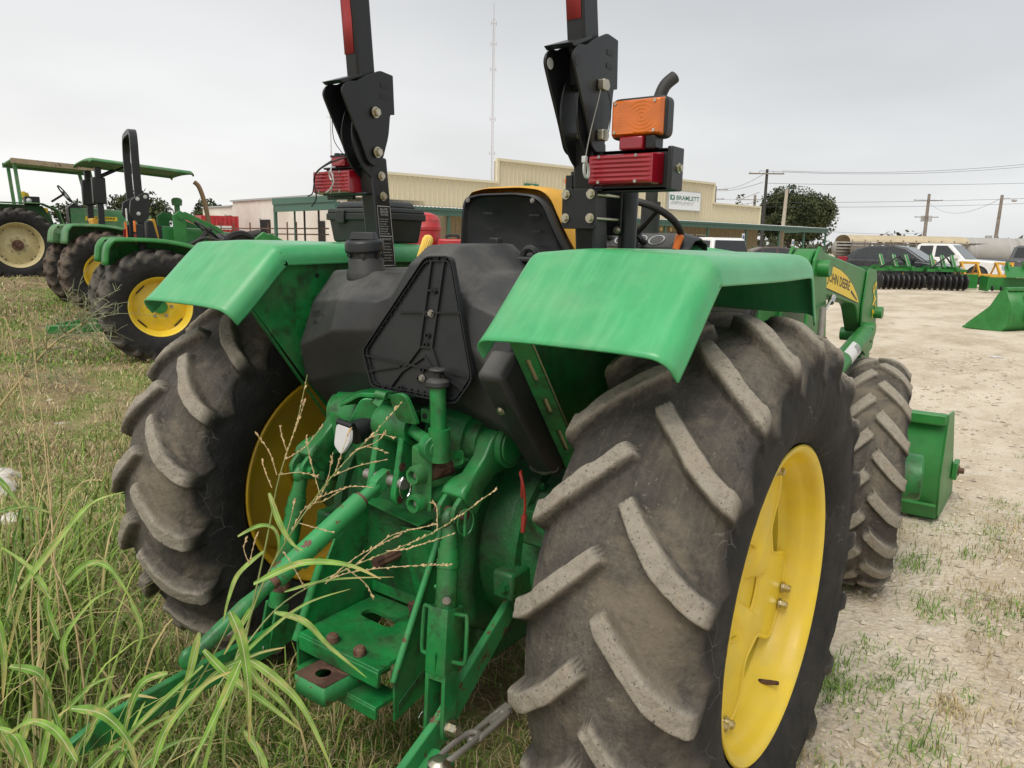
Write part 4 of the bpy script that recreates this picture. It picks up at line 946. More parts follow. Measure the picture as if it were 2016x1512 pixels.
# stub of the missing left signal with loose wires
g = G(); g.span((-.555, -.10, 1.832), (-.49, -.06, 1.862)); st_ = g.obj('red_marker', 'red', T, bevel=.003)
g = G(); g.span((-.56, -.10, 1.862), (-.485, -.06, 1.868)); g.span((-.55, -.09, 1.868), (-.535, -.07, 1.876)); g.span((-.525, -.09, 1.868), (-.51, -.07, 1.874)); g.obj('marker_base', 'black', st_)
for pts, r_, m_ in (([(-.52, -.08, 1.87), (-.555, -.10, 1.85), (-.60, -.125, 1.815), (-.615, -.125, 1.78), (-.625, -.125, 1.745), (-.65, -.125, 1.735)], .0022, 'hose'),
                    ([(-.47, -.10, 1.86), (-.52, -.12, 1.845), (-.58, -.13, 1.82), (-.61, -.13, 1.79), (-.60, -.13, 1.73), (-.625, -.13, 1.70)], .0025, 'hose'),
                    ([(-.53, -.12, 1.835), (-.522, -.13, 1.81), (-.512, -.13, 1.80), (-.520, -.13, 1.785), (-.53, -.13, 1.80), (-.52, -.135, 1.815), (-.51, -.13, 1.78), (-.53, -.13, 1.755), (-.55, -.13, 1.745)], .0022, 'silver'),
                    ([(-.515, -.13, 1.78), (-.52, -.13, 1.755), (-.527, -.13, 1.74)], .0022, 'grey_wire'),
                    ([(-.52, -.08, 1.875), (-.55, -.09, 1.92), (-.545, -.10, 1.99), (-.52, -.12, 2.02)], .0013, 'hose')):
    g = G(); g.tube(smooth_path(pts, 6), r_, 6); g.obj('loose_wire', m_, T)
# clamp plates of the light bracket on the right post, with long bolts
g = G(); g.prism(arc_poly([(.365, -.085, 1.632), (.472, -.085, 1.632), (.472, -.085, 1.737), (.365, -.085, 1.737)], .012, 4), (0, -.007, 0)); cp = g.obj('clamp_plate', 'black', T, bevel=.0015)
g = G(); g.prism(arc_poly([(.385, .05, 1.617), (.470, .05, 1.617), (.470, .05, 1.757), (.385, .05, 1.757)], .01, 4), (0, .007, 0)); g.obj('clamp_plate', 'black', T, bevel=.0015)
for x in (.378, .455):
    for z in (1.660, 1.722):
        bolt(cp, (x, -.093, z), (0, -1, 0), .0095, .010)
for z in (1.660, 1.722):
    g = G(); g.cyl((.461, -.085, z), (.461, .05, z), .0042, n=10); g.obj('long_bolt', 'zinc', cp)
bolt(cp, (.461, .046, 1.632), (0, -1, 0), .008, .009)
g = G(); g.cyl((.458, -.092, 1.645), (.458, -.095, 1.645), .004, n=10); g.obj('plate_hole', 'ink_black', cp)
g = G(); g.cyl((.375, -.045, 1.745), (.375, -.045, 1.785), .012, n=12); g.span((.355, -.06, 1.737), (.375, -.03, 1.775)); g.obj('wire_clip', 'black', T)
g = G(); g.lathe([(0, 0), (0, .026), (.16, .027), (.165, .025), (.17, .0)], (.468, .095, 1.575), (0, 0, 1), 28); g.obj('canister', 'plastic_dk', T)
# tether wires with pin clip on the right hinge
for pts, r_, m_ in (([(.468, -.085, 1.985), (.47, -.10, 1.95), (.468, -.13, 1.87), (.466, -.148, 1.80)], .0013, 'steel'), ([(.47, -.06, 1.99), (.472, -.04, 1.96), (.472, -.035, 1.92), (.472, -.045, 1.875)], .0013, 'hose')):
    g = G(); g.tube(smooth_path(pts, 6), r_, 6); g.obj('tether', m_, T)
for o_ in (0, .007):
    g = G(); c = Vector((.466, -.143+o_, 1.778)); g.tube([c+Vector((0, .011*math.cos(t)+.010*math.sin(t)*.3, -.011*math.sin(t)*1.7)) for t in [2*math.pi*i/20 for i in range(21)]], .0022, 6); g.obj('clip_ring', 'silver', T)
g = G(); g.span((.460, -.156, 1.795), (.471, -.142, 1.812)); g.obj('clip_ferrule', 'silver', T, bevel=.002)

# ---------------------------------------------------------------- seat
def sw(u, v):   # seat back shell: u across -1..1, v up 0..1
    hw = .205+.022*math.sin(math.pi*min(1, v*1.05))-.012*v
    x = .012+hw*u; z = 1.545+.205*v
    y = .105+.055*v*.5-.055*abs(u)**2.6
    return x, y, z
def seat_outline(n=10):
    return arc_poly([(-.215, 0, 1.545), (.250, 0, 1.538), (.205, 0, 1.62), (.150, 0, 1.737), (.05, 0, 1.748), (-.10, 0, 1.748), (-.195, 0, 1.737), (-.205, 0, 1.66)], [.03, .02, .05, .06, .02, .02, .05, .06], 6)
o8 = seat_outline(); c8 = sum(o8, Vector())/len(o8)
rows = []
for f, dy in ((1.0, .03), (1.005, .015), (.995, .0), (.93, -.004), (.88, .012), (.84, .014)):
    rows.append([Vector((c8.x+(p.x-c8.x)*f, .125+dy+.03*abs((p.x-.02)/.2)**2.5*f, c8.z+(p.z-c8.z)*f)) for p in o8])
g = G(); g.grid(rows, True); g.f.append(tuple(len(g.v)-len(o8)+i for i in range(len(o8)))); seat = g.obj('seat_back_shell', 'plastic_dk', T, ang=50)
rows = []
for f, dy in ((.99, .022), (1.04, .028), (1.075, .05), (1.09, .08), (1.07, .12), (1.0, .14), (.8, .135), (.02, .12)):
    rows.append([Vector((c8.x+(p.x-c8.x)*f+.010*(f > 1), .128+dy+.03*abs((p.x-.02)/.2)**2.5, c8.z+(p.z-c8.z)*f+.018)) for p in o8])
g = G(); g.grid(rows, True); g.obj('seat_cushion', 'yellow_seat', T, ang=70)
g = G(); g.prism(arc_poly([(-.22, .15, 1.50), (.25, .15, 1.50), (.27, .55, 1.52), (-.25, .55, 1.52)], .06, 4), (0, 0, .06)); g.obj('seat_base_cushion', 'yellow_seat', T, bevel=.02, seg=3)
for x, z in ((-.155, 1.728), (.118, 1.722), (-.178, 1.565), (.212, 1.552)): bolt(seat, (x, .118+.03*abs((x-.02)/.2)**2.5, z), (0, -1, 0), .006, .005, 'steel')
for x, z in ((-.07, 1.685), (.115, 1.678), (-.06, 1.635), (.12, 1.628), (-.05, 1.59), (.125, 1.583)):
    g = G(); g.span((x-.02, .139, z-.003), (x+.02, .1425, z+.003)); g.obj('vent_slot', 'black', seat)
g = G(); g.prism(arc_poly([(-.02, -.06, 1.537), (.27, -.06, 1.537), (.25, .10, 1.55), (-.01, .10, 1.55)], .03, 4), (0, 0, .014)); br = g.obj('lever_bracket', 'plastic', T, bevel=.004)
g = G(); g.box((.098, -.035, 1.578), (.030, .026, .055), None, (1.15, 1.15)); g.obj('lever_knob', 'ink_black', br, bevel=.005)
g = G(); g.span((.085, -.05, 1.46), (.092, -.03, 1.54)); g.span((.112, -.05, 1.46), (.130, -.03, 1.54)); g.obj('lever_link', 'steel', br)
bolt(br, (.055, -.045, 1.552), (0, 0, 1), .007, .005, 'silver'); bolt(br, (.14, -.045, 1.552), (0, 0, 1), .007, .005, 'silver')
g = G(); g.tube(smooth_path([(.19, -.03, 1.54), (.205, -.03, 1.572), (.235, -.03, 1.572), (.25, -.02, 1.53)], 5), .010, 8); g.obj('seat_hose', 'plastic', br)
# yellow range lever left of the seat
g = G(); n = 18; ax = Vector((.02, .035, .105)); b0 = Vector((-.152, -.11, 1.505)); rows = []
for i, (t, r_) in enumerate(((0, .0125), (.5, .015), (.85, .0165), (.95, .013), (1.0, .004))):
    d = ax.normalized(); x_ = d.orthogonal().normalized(); y_ = d.cross(x_)
    rows.append([b0+ax*t+(x_*math.cos(2*math.pi*j/36)+y_*math.sin(2*math.pi*j/36))*r_*(1+.06*math.cos(j*math.pi)) for j in range(36)])
g.grid(rows, True); g.obj('yellow_lever', 'yellow_knob', T)

# ---------------------------------------------------------------- steering wheel, dash, hood, exhaust
swc = Vector((.02, 1.03, 1.665)); tilt = Matrix.Rotation(R(-33), 3, 'X')
g = G(); g.tube([swc+tilt @ Vector((.185*math.cos(t), .185*math.sin(t), 0)) for t in [2*math.pi*i/48 for i in range(49)]], .0145, 10, False)
stw = g.obj('steering_wheel', 'rubber', T)
for a in (200, 320, 80):
    g = G(); e = tilt @ Vector((math.cos(R(a)), math.sin(R(a)), 0)); g.tube([swc+tilt @ Vector((0, 0, -.04)), swc+e*.09+tilt @ Vector((0, 0, -.025)), swc+e*.18], [.016, .012, .010], 8); g.obj('spoke', 'rubber', stw)
g = G(); g.cyl(swc+tilt @ Vector((0, 0, -.06)), swc+tilt @ Vector((0, 0, -.015)), .035, .03, 20); g.cyl(swc+tilt @ Vector((0, 0, -.30)), swc+tilt @ Vector((0, 0, -.05)), .028, n=14); g.obj('steering_column', 'plastic_dk', stw)
g = G(); rows = []
for x, k_ in ((-.235, .93), (-.17, 1), (.17, 1), (.235, .93)):
    rows.append([Vector((x, y, 1.35+(z-1.35)*k_)) for y, z in ((1.0, 1.35), (1.03, 1.50), (1.06, 1.575), (1.14, 1.632), (1.20, 1.638), (1.27, 1.615), (1.28, 1.35))])
g.grid(rows)
dash = g.obj('dashboard', 'plastic_dk', T, solid=.01, bevel=.01)
g = G(); rows = []
for x, dz in ((-.16, -.01), (.16, -.01)): rows.append([Vector((x, 1.060, 1.583)), Vector((x, 1.136, 1.638))])
g.grid(rows); g.obj('instrument_face', 'plastic', dash)
for x in (-.08, .0, .08):
    g = G(); g.lathe([(0, .03), (0, .036), (.003, .036)], (x, 1.098, 1.613), (0, -.58, .81), 20); g.obj('gauge', 'ink_grey', dash)
g = G(); g.cyl((.19, 1.05, 1.575), (.197, 1.062, 1.622), .014, .0175, 14); g.sphere((.198, 1.063, 1.625), .0175, 12, 8); g.obj('throttle_knob', 'orange', T)
g = G(); rows = []
for y, zt, hw in ((1.22, 1.585, .26), (1.26, 1.605, .27), (1.9, 1.570, .28), (2.35, 1.50, .30), (2.62, 1.43, .28), (2.70, 1.30, .26), (2.72, .85, .26)):
    rows.append([Vector((x*hw, y, zb if False else (.85 if abs(x) == 1.02 else zt-d))) for x, d in ((-1.02, 0), (-1, .16), (-.93, .05), (-.7, .012), (0, 0), (.7, .012), (.93, .05), (1, .16), (1.02, 0))])
g.grid(rows); hood = g.obj('hood', 'fender', T, ang=50)
g = G(); ex = [(-.215, 1.62, 1.45), (-.21, 1.62, 1.70), (-.205, 1.615, 1.95), (-.20, 1.61, 2.20), (-.195, 1.615, 2.27), (-.18, 1.64, 2.34), (-.15, 1.68, 2.385)]
ex = smooth_path(ex, 5); g.tube(ex, [.030]*len(ex), 20, False); g.tube(ex, [.026]*len(ex), 20, False)
exh = g.obj('exhaust_pipe', 'rubber', T); g = G(); g.cyl((-.215, 1.62, 1.4), (-.21, 1.62, 1.80), .047, n=22); g.obj('exhaust_shield', 'rubber', exh)

# ---------------------------------------------------------------- rear axle and transmission casting
g = G(); pr = [(-.30, .50), (-.33, .62), (-.31, .90), (-.22, .98), (.6, .98), (.6, .42), (-.15, .42)]
g.prism([(-.24, y, z) for y, z in pr], (.48, 0, 0)); case = g.obj('transmission_case', GD, T, bevel=.025, seg=3)
g = G(); g.span((-.2, .6, .55), (.2, 2.6, 1.0)); g.obj('engine_block', GD, T, bevel=.03)
g = G(); g.span((-.30, 1.2, 1.0), (.30, 2.66, 1.42)); g.obj('engine_cover', 'ink_black', T)
for side in (1, -1):
    g = G(); g.lathe([(.18, .28), (.30, .275), (.33, .265), (.335, .285), (.37, .285), (.375, .262), (.41, .25), (.47, .205), (.55, .165), (.63, .14), (.66, .0)], (0, 0, .71), (side, 0, 0), 48)
    ah = g.obj('axle_housing', GD, T)
    for i in range(14):
        t = 2*math.pi*i/14; bolt(ah, (side*.375, .272*math.cos(t), .71+.272*math.sin(t)), (side, 0, 0), .011, .012, GD)
    for i in range(7):
        t = 2*math.pi*(i+.4)/7; e = Vector((0, math.cos(t), math.sin(t))); g = G()
        g.prism([Vector((side*.385, 0, .71))+e*.255, Vector((side*.55, 0, .71))+e*.185, Vector((side*.55, 0, .71))+e*.15, Vector((side*.385, 0, .71))+e*.2], Vector((0, -e.z, e.y))*.016); g.obj('casting_rib', GD, ah, bevel=.004)
    g = G(); g.span((side*.40, -.30, .80), (side*.49, -.22, .90)); g.obj('casting_lug', GD, ah, bevel=.01)
    g = G(); g.span((side*.33, -.335, .64), (side*.40, -.24, .72)); g.obj('casting_lug', GD, ah, bevel=.01)
    bolt(ah, (side*.375, -.335, .68), (0, -1, 0), .012, .012, GD)
g = G(); g.tube(smooth_path([(.40, -.30, .93), (.405, -.31, 1.0), (.415, -.33, 1.005), (.428, -.335, .98), (.432, -.33, .93), (.43, -.33, .89)], 6), .0036, 8); w_ = g.obj('red_wire', 'red_wire', T)
g = G(); g.cyl((.43, -.33, .895), (.428, -.332, .85), .008, .006, 10); g.obj('wire_tip', 'red_wire', w_)

# rockshaft housing with lift arms
g = G(); pr = [(-.34, .90), (-.36, 1.0), (-.33, 1.085), (-.26, 1.125), (.05, 1.135), (.2, 1.10), (.2, .95), (-.25, .88)]
g.prism([(-.20, y, z) for y, z in pr], (.42, 0, 0)); rock = g.obj('rockshaft_housing', GR, T, bevel=.02, seg=3)
g = G(); g.cyl((-.31, -.27, 1.05), (.275, -.27, 1.05), .078, n=36); g.cyl((.10, -.27, 1.05), (.235, -.27, 1.05), .088, n=36); g.obj('rockshaft', GR, T)
for a in range(3):
    g = G(); t = R(200+a*40); e = Vector((0, math.cos(t), math.sin(t))); g.prism([Vector((.17, -.27, 1.05))+e*.085, Vector((.235, -.27, 1.05))+e*.085, Vector((.235, -.27, 1.05))+e*.095, Vector((.17, -.27, 1.05))+e*.095], Vector((0, -e.z, e.y))*.014); g.obj('casting_rib', GR, rock, bevel=.004)
for side in (1, -1):
    pv = Vector((side*.298, -.268, 1.055)); en = Vector((side*.295, -.462, .912)); d = (en-pv).normalized(); nn = Vector((0, -d.z, d.y))
    g = G(); hs = [(0, .060), (.04, .058), (.08, .038), (.14, .034), (.17, .045), (.20, .048), (.215, .040)]
    up_ = [pv+d*a+nn*h for a, h in hs]; dn_ = [pv+d*a-nn*h for a, h in hs[::-1]]
    th = [.030, .030, .024, .024, .036, .040, .040]
    rows = []
    for (a, h), t_ in zip([(-.058, .02)]+hs, [.03]+th):
        c = pv+d*a; rows.append([c+Vector((-t_, 0, 0))+nn*h*.8, c+Vector((-t_*.8, 0, 0))+nn*h, c+Vector((t_*.8, 0, 0))+nn*h, c+Vector((t_, 0, 0))+nn*h*.8, c+Vector((t_, 0, 0))-nn*h*.8, c+Vector((t_*.8, 0, 0))-nn*h, c+Vector((-t_*.8, 0, 0))-nn*h, c+Vector((-t_, 0, 0))-nn*h*.8])
    g.grid(rows, True); g.f += [tuple(range(8)), tuple(len(rows)*8-8+j for j in range(8))]
    arm = g.obj('lift_arm', GR, T, bevel=.006)
    # raised oval boss near the fork
    # forked end cheeks
    for sx in (-.030, .018):
        g = G(); c = en+Vector((sx, 0, 0)); g.prism(arc_poly([c-d*.05+nn*.035, c+d*.012+nn*.032, c+d*.034, c+d*.012-nn*.032, c-d*.05-nn*.035], .02, 4), (.014, 0, 0)); g.obj('fork_cheek', GR, arm, bevel=.003)
    g = G(); g.cyl(en+Vector((-.05, 0, 0)), en+Vector((.05, 0, 0)), .013, n=14); g.obj('link_pin', GR if side < 0 else 'rusty', arm)
    g = G(); g.lathe([(0, .062), (.012, .062), (.016, .058), (.016, .050), (.020, .048), (.022, .040), (.022, 0)], pv+Vector((side*.030, 0, 0)), (side, 0, 0), 36); g.obj('shaft_cap', GR, arm)
    for i in range(28):
        if side > 0 and i % 2 == 0: pass
    # ring clip on the outer pin end
    if side > 0:
        g = G(); c = en+Vector((.055, -.01, -.012)); g.tube([c+Vector((.006*math.cos(t), .024*math.cos(t), .034*math.sin(t))) for t in [2*math.pi*i/24 for i in range(25)]], .0022, 6); g.obj('ring_clip', GR, arm)
        g = G(); g.cyl(c+Vector((0, 0, .03)), c+Vector((0, -.004, -.035)), .004, n=8); g.obj('clip_tang', GR, arm)

# lift links
def lift_link(side):
    a = Vector((side*.295, -.466, .895)); b = Vector((side*.345, -.565, .385)); d = (b-a).normalized()
    def at(t): return a+(b-a)*t
    g = G(); g.sphere(a, .030, 16, 10, (.65, 1, 1)); g.cyl(a, at(.13), .019, .022, 16)
    lk = g.obj('lift_link', GR if side < 0 else 'green', T)
    g = G(); g.cyl(at(.115), at(.15), .024, n=18); g.cyl(at(.145), at(.20), .0275, n=20); g.cyl(at(.20), at(.235), .030, n=20); g.cyl(at(.235), at(.50 if side > 0 else .80), .0275, n=20); g.obj('link_tube', GR, lk)
    x_ = Vector((1, 0, 0)); y_ = d.cross(x_).normalized(); x_ = y_.cross(d).normalized()
    if side > 0:
        def sq(t, w, h): c = at(t); return [c-x_*w-y_*h, c+x_*w-y_*h, c+x_*w+y_*h, c-x_*w+y_*h]
        g = G(); g.grid([sq(.425, .031, .029), sq(.745, .031, .029)], True); g.obj('square_sleeve', GR, lk, solid=.004, bevel=.003)
        g = G(); g.grid([sq(.44, .027, .025), sq(.75, .027, .025)], True); g.f += [(0, 1, 2, 3), (4, 5, 6, 7)]; g.obj('inner_block', GD, lk)
        for sx in (-1, 1):
            g = G(); o_ = x_*(sx*.031)
            pts = [at(.455)+o_, at(.45)+o_+x_*sx*.03, at(.462)+o_+x_*sx*.040, at(.60)+o_+x_*sx*.042, at(.668)+o_+x_*sx*.040, at(.68)+o_+x_*sx*.030, at(.685)+o_]
            g.tube(smooth_path(pts, 4), .0055, 8); g.obj('bail_handle', GR, lk)
        for sy in (-1, 1):
            pass
        for sx in (-1, 1):
            g = G(); poly = []
            c1, c2 = at(.735), at(1.06)
            o_ = x_*(sx*.022)
            poly = arc_poly([c1+o_-y_*.028, c1+o_+y_*.028, c2+o_+y_*.024, c2+o_-y_*.024], [.004, .004, .022, .022], 4)
            g.prism(poly, x_*(sx*.011)); g.obj('fork_leg', GR, lk, bevel=.002)
        g = G(); g.grid([sq(.735, .028, .027), sq(.775, .03, .027)], True); g.f += [(0, 1, 2, 3), (4, 5, 6, 7)]; g.obj('fork_bridge', GR, lk)
        g = G(); g.span(at(.70)+Vector((-.006, -.034, -.03)), at(.70)+Vector((.004, -.030, .04))); g.obj('sleeve_key', GR, lk)
        c = at(1.0); g = G(); g.cyl(c-x_*.04, c+x_*.045, .012, n=14); g.obj('lower_pin', 'steel', lk)
        bolt(lk, c+x_*.034, x_, .017, .026, 'zinc')
        bolt(lk, at(.375)+Vector((.02, -.022, 0)), (.6, -.8, 0), .008, .006, 'steel')
        g = G(); c2 = c-x_*.05; g.tube([c2+Vector((.004*math.cos(t), .018*math.cos(t), .022*math.sin(t))) for t in [2*math.pi*i/24 for i in range(25)]], .002, 6); g.obj('ring_clip', 'chrome', lk)
        g = G(); g.tube([at(.35)-x_*.034, at(.35)-x_*.03+d*-.01, at(.40)-x_*.032, at(.44)-x_*.033], .003, 6); g.sphere(at(.345)-x_*.036, .006, 8, 6); g.obj('latch_rod', GR, lk)
    else:
        for sx in (-1, 1):
            g = G(); c1, c2 = at(.78), at(1.06); o_ = x_*(sx*.018); g.prism(arc_poly([c1+o_-y_*.024, c1+o_+y_*.024, c2+o_+y_*.022, c2+o_-y_*.022], [.004, .004, .02, .02], 4), x_*(sx*.010)); g.obj('fork_leg', GR, lk, bevel=.002)
        c = at(1.0)+Vector((.0, -.04, -.01)); g = G(); g.tube([c+Vector((.026*math.cos(t), -.006*math.cos(t), .026*math.sin(t))) for t in [2*math.pi*i/28 for i in range(29)]], .0026, 6); g.obj('ring_clip', 'chrome', lk)
        g = G(); g.cyl(c+Vector((0, .05, 0)), c+Vector((0, -.004, 0)), .009, n=12); g.cyl(c+Vector((0, -.006, .004)), c+Vector((0, -.008, -.036)), .004, n=8); g.obj('link_pin', 'steel', lk)
        g = G(); g.cyl(at(.62), at(.70), .029, n=18); g.obj('rust_collar', 'rusty', lk)
    return lk
lift_link(1); lift_link(-1)

# draft links
def bar_path(pts, h, w, name, m_):
    g = G(); rows = []; k_ = len(pts); pts = [Vector(p) for p in pts]
    for i, p in enumerate(pts):
        d = (pts[min(i+1, k_-1)]-pts[max(i-1, 0)]).normalized(); s_ = d.cross(Vector((0, 0, 1))).normalized(); u_ = s_.cross(d)
        hh = h[i] if isinstance(h, (list, tuple)) else h
        rows.append([p-s_*w-u_*hh, p+s_*w-u_*hh, p+s_*w+u_*hh, p-s_*w+u_*hh])
    g.grid(rows, True); g.f += [(0, 1, 2, 3), tuple(len(rows)*4-4+j for j in range(4))]
    return g.obj(name, m_, T, bevel=.004)
dr = bar_path([(.325, -.20, .60), (.335, -.42, .46), (.345, -.565, .372), (.352, -.70, .315), (.36, -.95, .235)], [.03, .036, .040, .042, .042], .011, 'draft_link', 'green_rust')
dl_ = bar_path([(-.30, -.12, .52), (-.315, -.40, .44), (-.33, -.57, .385), (-.335, -.82, .375), (-.335, -1.08, .36), (-.335, -1.16, .35)], [.03, .035, .042, .043, .038, .02], .011, 'draft_link', 'green')
g = G(); g.prism(arc_poly([(.352, -.60, .335), (.352, -.70, .300), (.45, -.72, .298), (.462, -.66, .322), (.43, -.60, .337)], .02, 3), (0, 0, .012)); g.obj('link_ear', 'green_rust', dr, bevel=.002)
bolt(T, (.325+.03, -.215, .605), (1, 0, 0), .02, .022, GR, 'pivot_nut')
g = G(); g.cyl((.25, -.215, .605), (.355, -.215, .605), .03, n=20); g.obj('pivot_boss', GR, T)
# strap between axle and the draft link pivot
g = G(); g.prism(arc_poly([(.31, -.27, .72), (.31, -.23, .72), (.31, -.19, .60), (.31, -.24, .58)], .012, 3), (.02, 0, 0)); g.obj('pivot_bracket', GD, T, bevel=.003)
# stabiliser: eye bolt, turnbuckle loops
A_ = Vector((.425, -.655, .352)); B_ = Vector((.43, -.33, .372))
g = G(); g.lathe([(-.012, 0), (-.012, .026), (.0, .030), (.016, .028), (.022, .018), (.026, .016), (.028, 0)], A_, (0, 0, 1), 24); stb = g.obj('stabiliser_ball', 'zinc', T)
for o_ in (-.016, .016):
    g = G(); g.tube(smooth_path([A_+Vector((o_*.6, .01, .014)), A_+(B_-A_)*.12+Vector((o_, 0, .014)), A_+(B_-A_)*.36+Vector((o_, 0, .010)), A_+(B_-A_)*.44+Vector((o_*.3, 0, .006))], 4), .0078, 10); g.obj('link_rod', 'steel', stb)
g = G(); c0_, c1_ = A_+(B_-A_)*.36, A_+(B_-A_)*.78; sx = Vector((.018, 0, .006)); g.tube(smooth_path([c0_, c0_+sx*.8+(B_-A_)*.03, c0_+sx+(B_-A_)*.08, c1_+sx-(B_-A_)*.05, c1_+sx*.5, c1_, c1_-sx*.5, c1_-sx-(B_-A_)*.05, c0_-sx+(B_-A_)*.08, c0_-sx*.8+(B_-A_)*.03, c0_], 3), .0085, 10); g.obj('turnbuckle_loop', 'steel', stb)
g = G(); g.tube([A_+(B_-A_)*.62, A_+(B_-A_)*1.2], .011, 10); g.cyl(A_+(B_-A_)*.74, A_+(B_-A_)*.82, .019, n=6); g.obj('threaded_rod', 'steel', stb)

# ---------------------------------------------------------------- top link and its bracket
g = G()
for x0, pts in ((.072, [(-.44, 1.005), (-.425, 1.085), (-.39, 1.125), (-.33, 1.13), (-.29, 1.09), (-.33, 1.0), (-.40, .90), (-.445, .87), (-.465, .90)]),
                (-.022, [(-.44, 1.005), (-.425, 1.085), (-.39, 1.125), (-.33, 1.13), (-.29, 1.09), (-.33, 1.0), (-.40, .90), (-.445, .87), (-.465, .90)])):
    gg = G(); gg.prism(arc_poly([(x0, y, z) for y, z in pts], .03, 4), (.020, 0, 0)); pl_ = gg.obj('top_link_cheek', GR if x0 > 0 else 'green_rust', T, bevel=.004)
    if x0 > 0:
        for z, y, mm in ((.985, -.433, 'rusty'), (.895, -.442, 'rusty')):
            q = G(); q.lathe([(0, 0), (0, .013)], (x0+.0207, y, z), (1, 0, 0), 16); q.obj('cheek_hole', mm, pl_)
        q = G(); c = Vector((x0+.024, -.438, .940)); q.cyl(c-Vector((.14, 0, 0)), c+Vector((.012, 0, 0)), .0155, n=16); q.obj('top_link_pin', 'steel', pl_)
        q = G(); q.tube([c+Vector((.012, .021*math.cos(t), -.008+.032*math.sin(t))) for t in [2*math.pi*i/26 for i in range(27)]], .0022, 6); q.obj('ring_clip', 'chrome', pl_)
g.cyl((-.03, -.385, 1.085), (.10, -.385, 1.085), .048, n=28); g.obj('bracket_boss', GR, T)
q = G(); q.lathe([(0, 0), (0, .034), (.001, .034)], (.1008, -.385, 1.085), (1, 0, 0), 24); q.obj('boss_bore', 'ink_black', T)
q = G(); q.cyl((.06, -.385, 1.085), (.23, -.455, 1.075), .017, n=18); rod = q.obj('draft_rod', GR, T)
q = G(); q.cyl((.222, -.46, 1.073), (.258, -.475, 1.073), .037, n=28); q.cyl((.257, -.475, 1.073), (.262, -.477, 1.073), .022, n=20); q.obj('rod_boss', GR, rod, bevel=.004)
q = G(); q.cyl((.12, -.375, 1.045), (.15, -.40, 1.04), .016, n=6); q.obj('plug', GD, rod)
TLa, TLb = Vector((.035, -.445, .945)), Vector((.0, -1.03, .652)); tv = TLb-TLa
def tl(t): return TLa+tv*t
g = G(); g.cyl(tl(.15), tl(.60), .0265, n=22); tlk = g.obj('top_link', 'green_rust', T)
g = G(); g.cyl(tl(.135), tl(.155), .022, n=18); g.obj('thread_collar', 'rusty', tlk)
g = G(); g.cyl(tl(.05), tl(.14), .017, .017, 16); g.obj('threaded_end', 'green_rust', tlk)
g = G(); sd_ = Vector((1, 0, 0)); nn = tv.normalized().cross(sd_); 
g.prism(arc_poly([tl(-.035)-nn*.024-sd_*.014, tl(.07)-nn*.022-sd_*.014, tl(.07)+nn*.022-sd_*.014, tl(-.035)+nn*.024-sd_*.014], .02, 4), sd_*.028); g.obj('link_eye', 'green_rust', tlk, bevel=.003)
g = G(); g.cyl(tl(.60), tl(.625), .019, n=18); g.obj('thread_collar', 'rusty', tlk)
g = G(); g.cyl(tl(.615), tl(.68), .016, .016, 16); g.cyl(tl(.67), tl(.74), .016, .021, 16); g.cyl(tl(.74), tl(.96), .021, .017, 16); g.sphere(tl(.985), .027, 16, 10, (.6, 1, 1)); g.obj('link_end', 'green', tlk)
for t_, s_ in ((.30, 1), (.47, -1)):
    g = G(); c = tl(t_)-nn*.025; g.prism(arc_poly([c-tv.normalized()*.02, c-nn*.014-tv.normalized()*.012, c-nn*.014+tv.normalized()*.012, c+tv.normalized()*.02], .006, 3), sd_*.008); g.obj('link_lug', 'green_rust', tlk, bevel=.002)

# control-valve plates, breather, hydraulic couplers, trailer socket
g = G(); g.prism(arc_poly([(-.20, -.40, 1.10), (-.115, -.395, 1.145), (.02, -.36, 1.15), (.05, -.30, 1.155), (-.12, -.27, 1.15), (-.21, -.33, 1.125)], .015, 3), (0, 0, .014)); g.obj('cover_casting', GR, T, bevel=.004)
g = G(); g.prism(arc_poly([(-.125, -.43, 1.075), (-.105, -.40, 1.145), (-.03, -.35, 1.145), (-.03, -.33, 1.05), (-.09, -.38, 1.03)], .015, 3), (.0, .012, 0)); g.obj('casting_web', GR, T, bevel=.004)
g = G(); g.prism([(-.215, -.425, 1.092), (-.128, -.435, 1.082), (-.13, -.43, 1.02), (-.185, -.425, 1.005)], (0, .004, 0)); g.obj('socket_plate', GR, T)
g = G(); g.prism(arc_poly([(.085, -.475, 1.19), (.125, -.472, 1.202), (.145, -.47, 1.19), (.165, -.45, 1.115), (.095, -.455, 1.12)], .015, 3), (.004, .012, 0)); fl_ = g.obj('hinged_flap', GR, T, bevel=.002)
g = G(); g.cyl((.055, -.49, 1.192), (.085, -.482, 1.188), .011, n=12); g.prism([(.045, -.495, 1.168), (.075, -.50, 1.161), (.085, -.49, 1.183), (.057, -.485, 1.188)], (0, .004, .002)); g.obj('flap_tab', GR, fl_)
g = G(); g.cyl((.253, -.462, 1.06), (.247, -.462, 1.235), .021, n=22); g.cyl((.253, -.462, 1.04), (.253, -.462, 1.125), .028, n=22); bt = g.obj('breather_tube', GR, T)
g = G(); g.lathe([(0, 0), (0, .028), (.004, .031), (.014, .030), (.020, .024), (.024, .010), (.036, .010), (.040, .020), (.043, .022), (.047, .018), (.048, 0)], (.247, -.462, 1.232), (0, 0, 1), 26); g.obj('breather_cap', 'plastic', bt)
g = G(); g.span((.115, -.385, 1.105), (.150, -.34, 1.145)); cb = g.obj('drilled_block', GR, T, bevel=.004)
g = G(); g.lathe([(0, 0), (0, .009)], (.132, -.3857, 1.125), (0, -1, 0), 14); g.obj('block_hole', 'ink_black', cb)
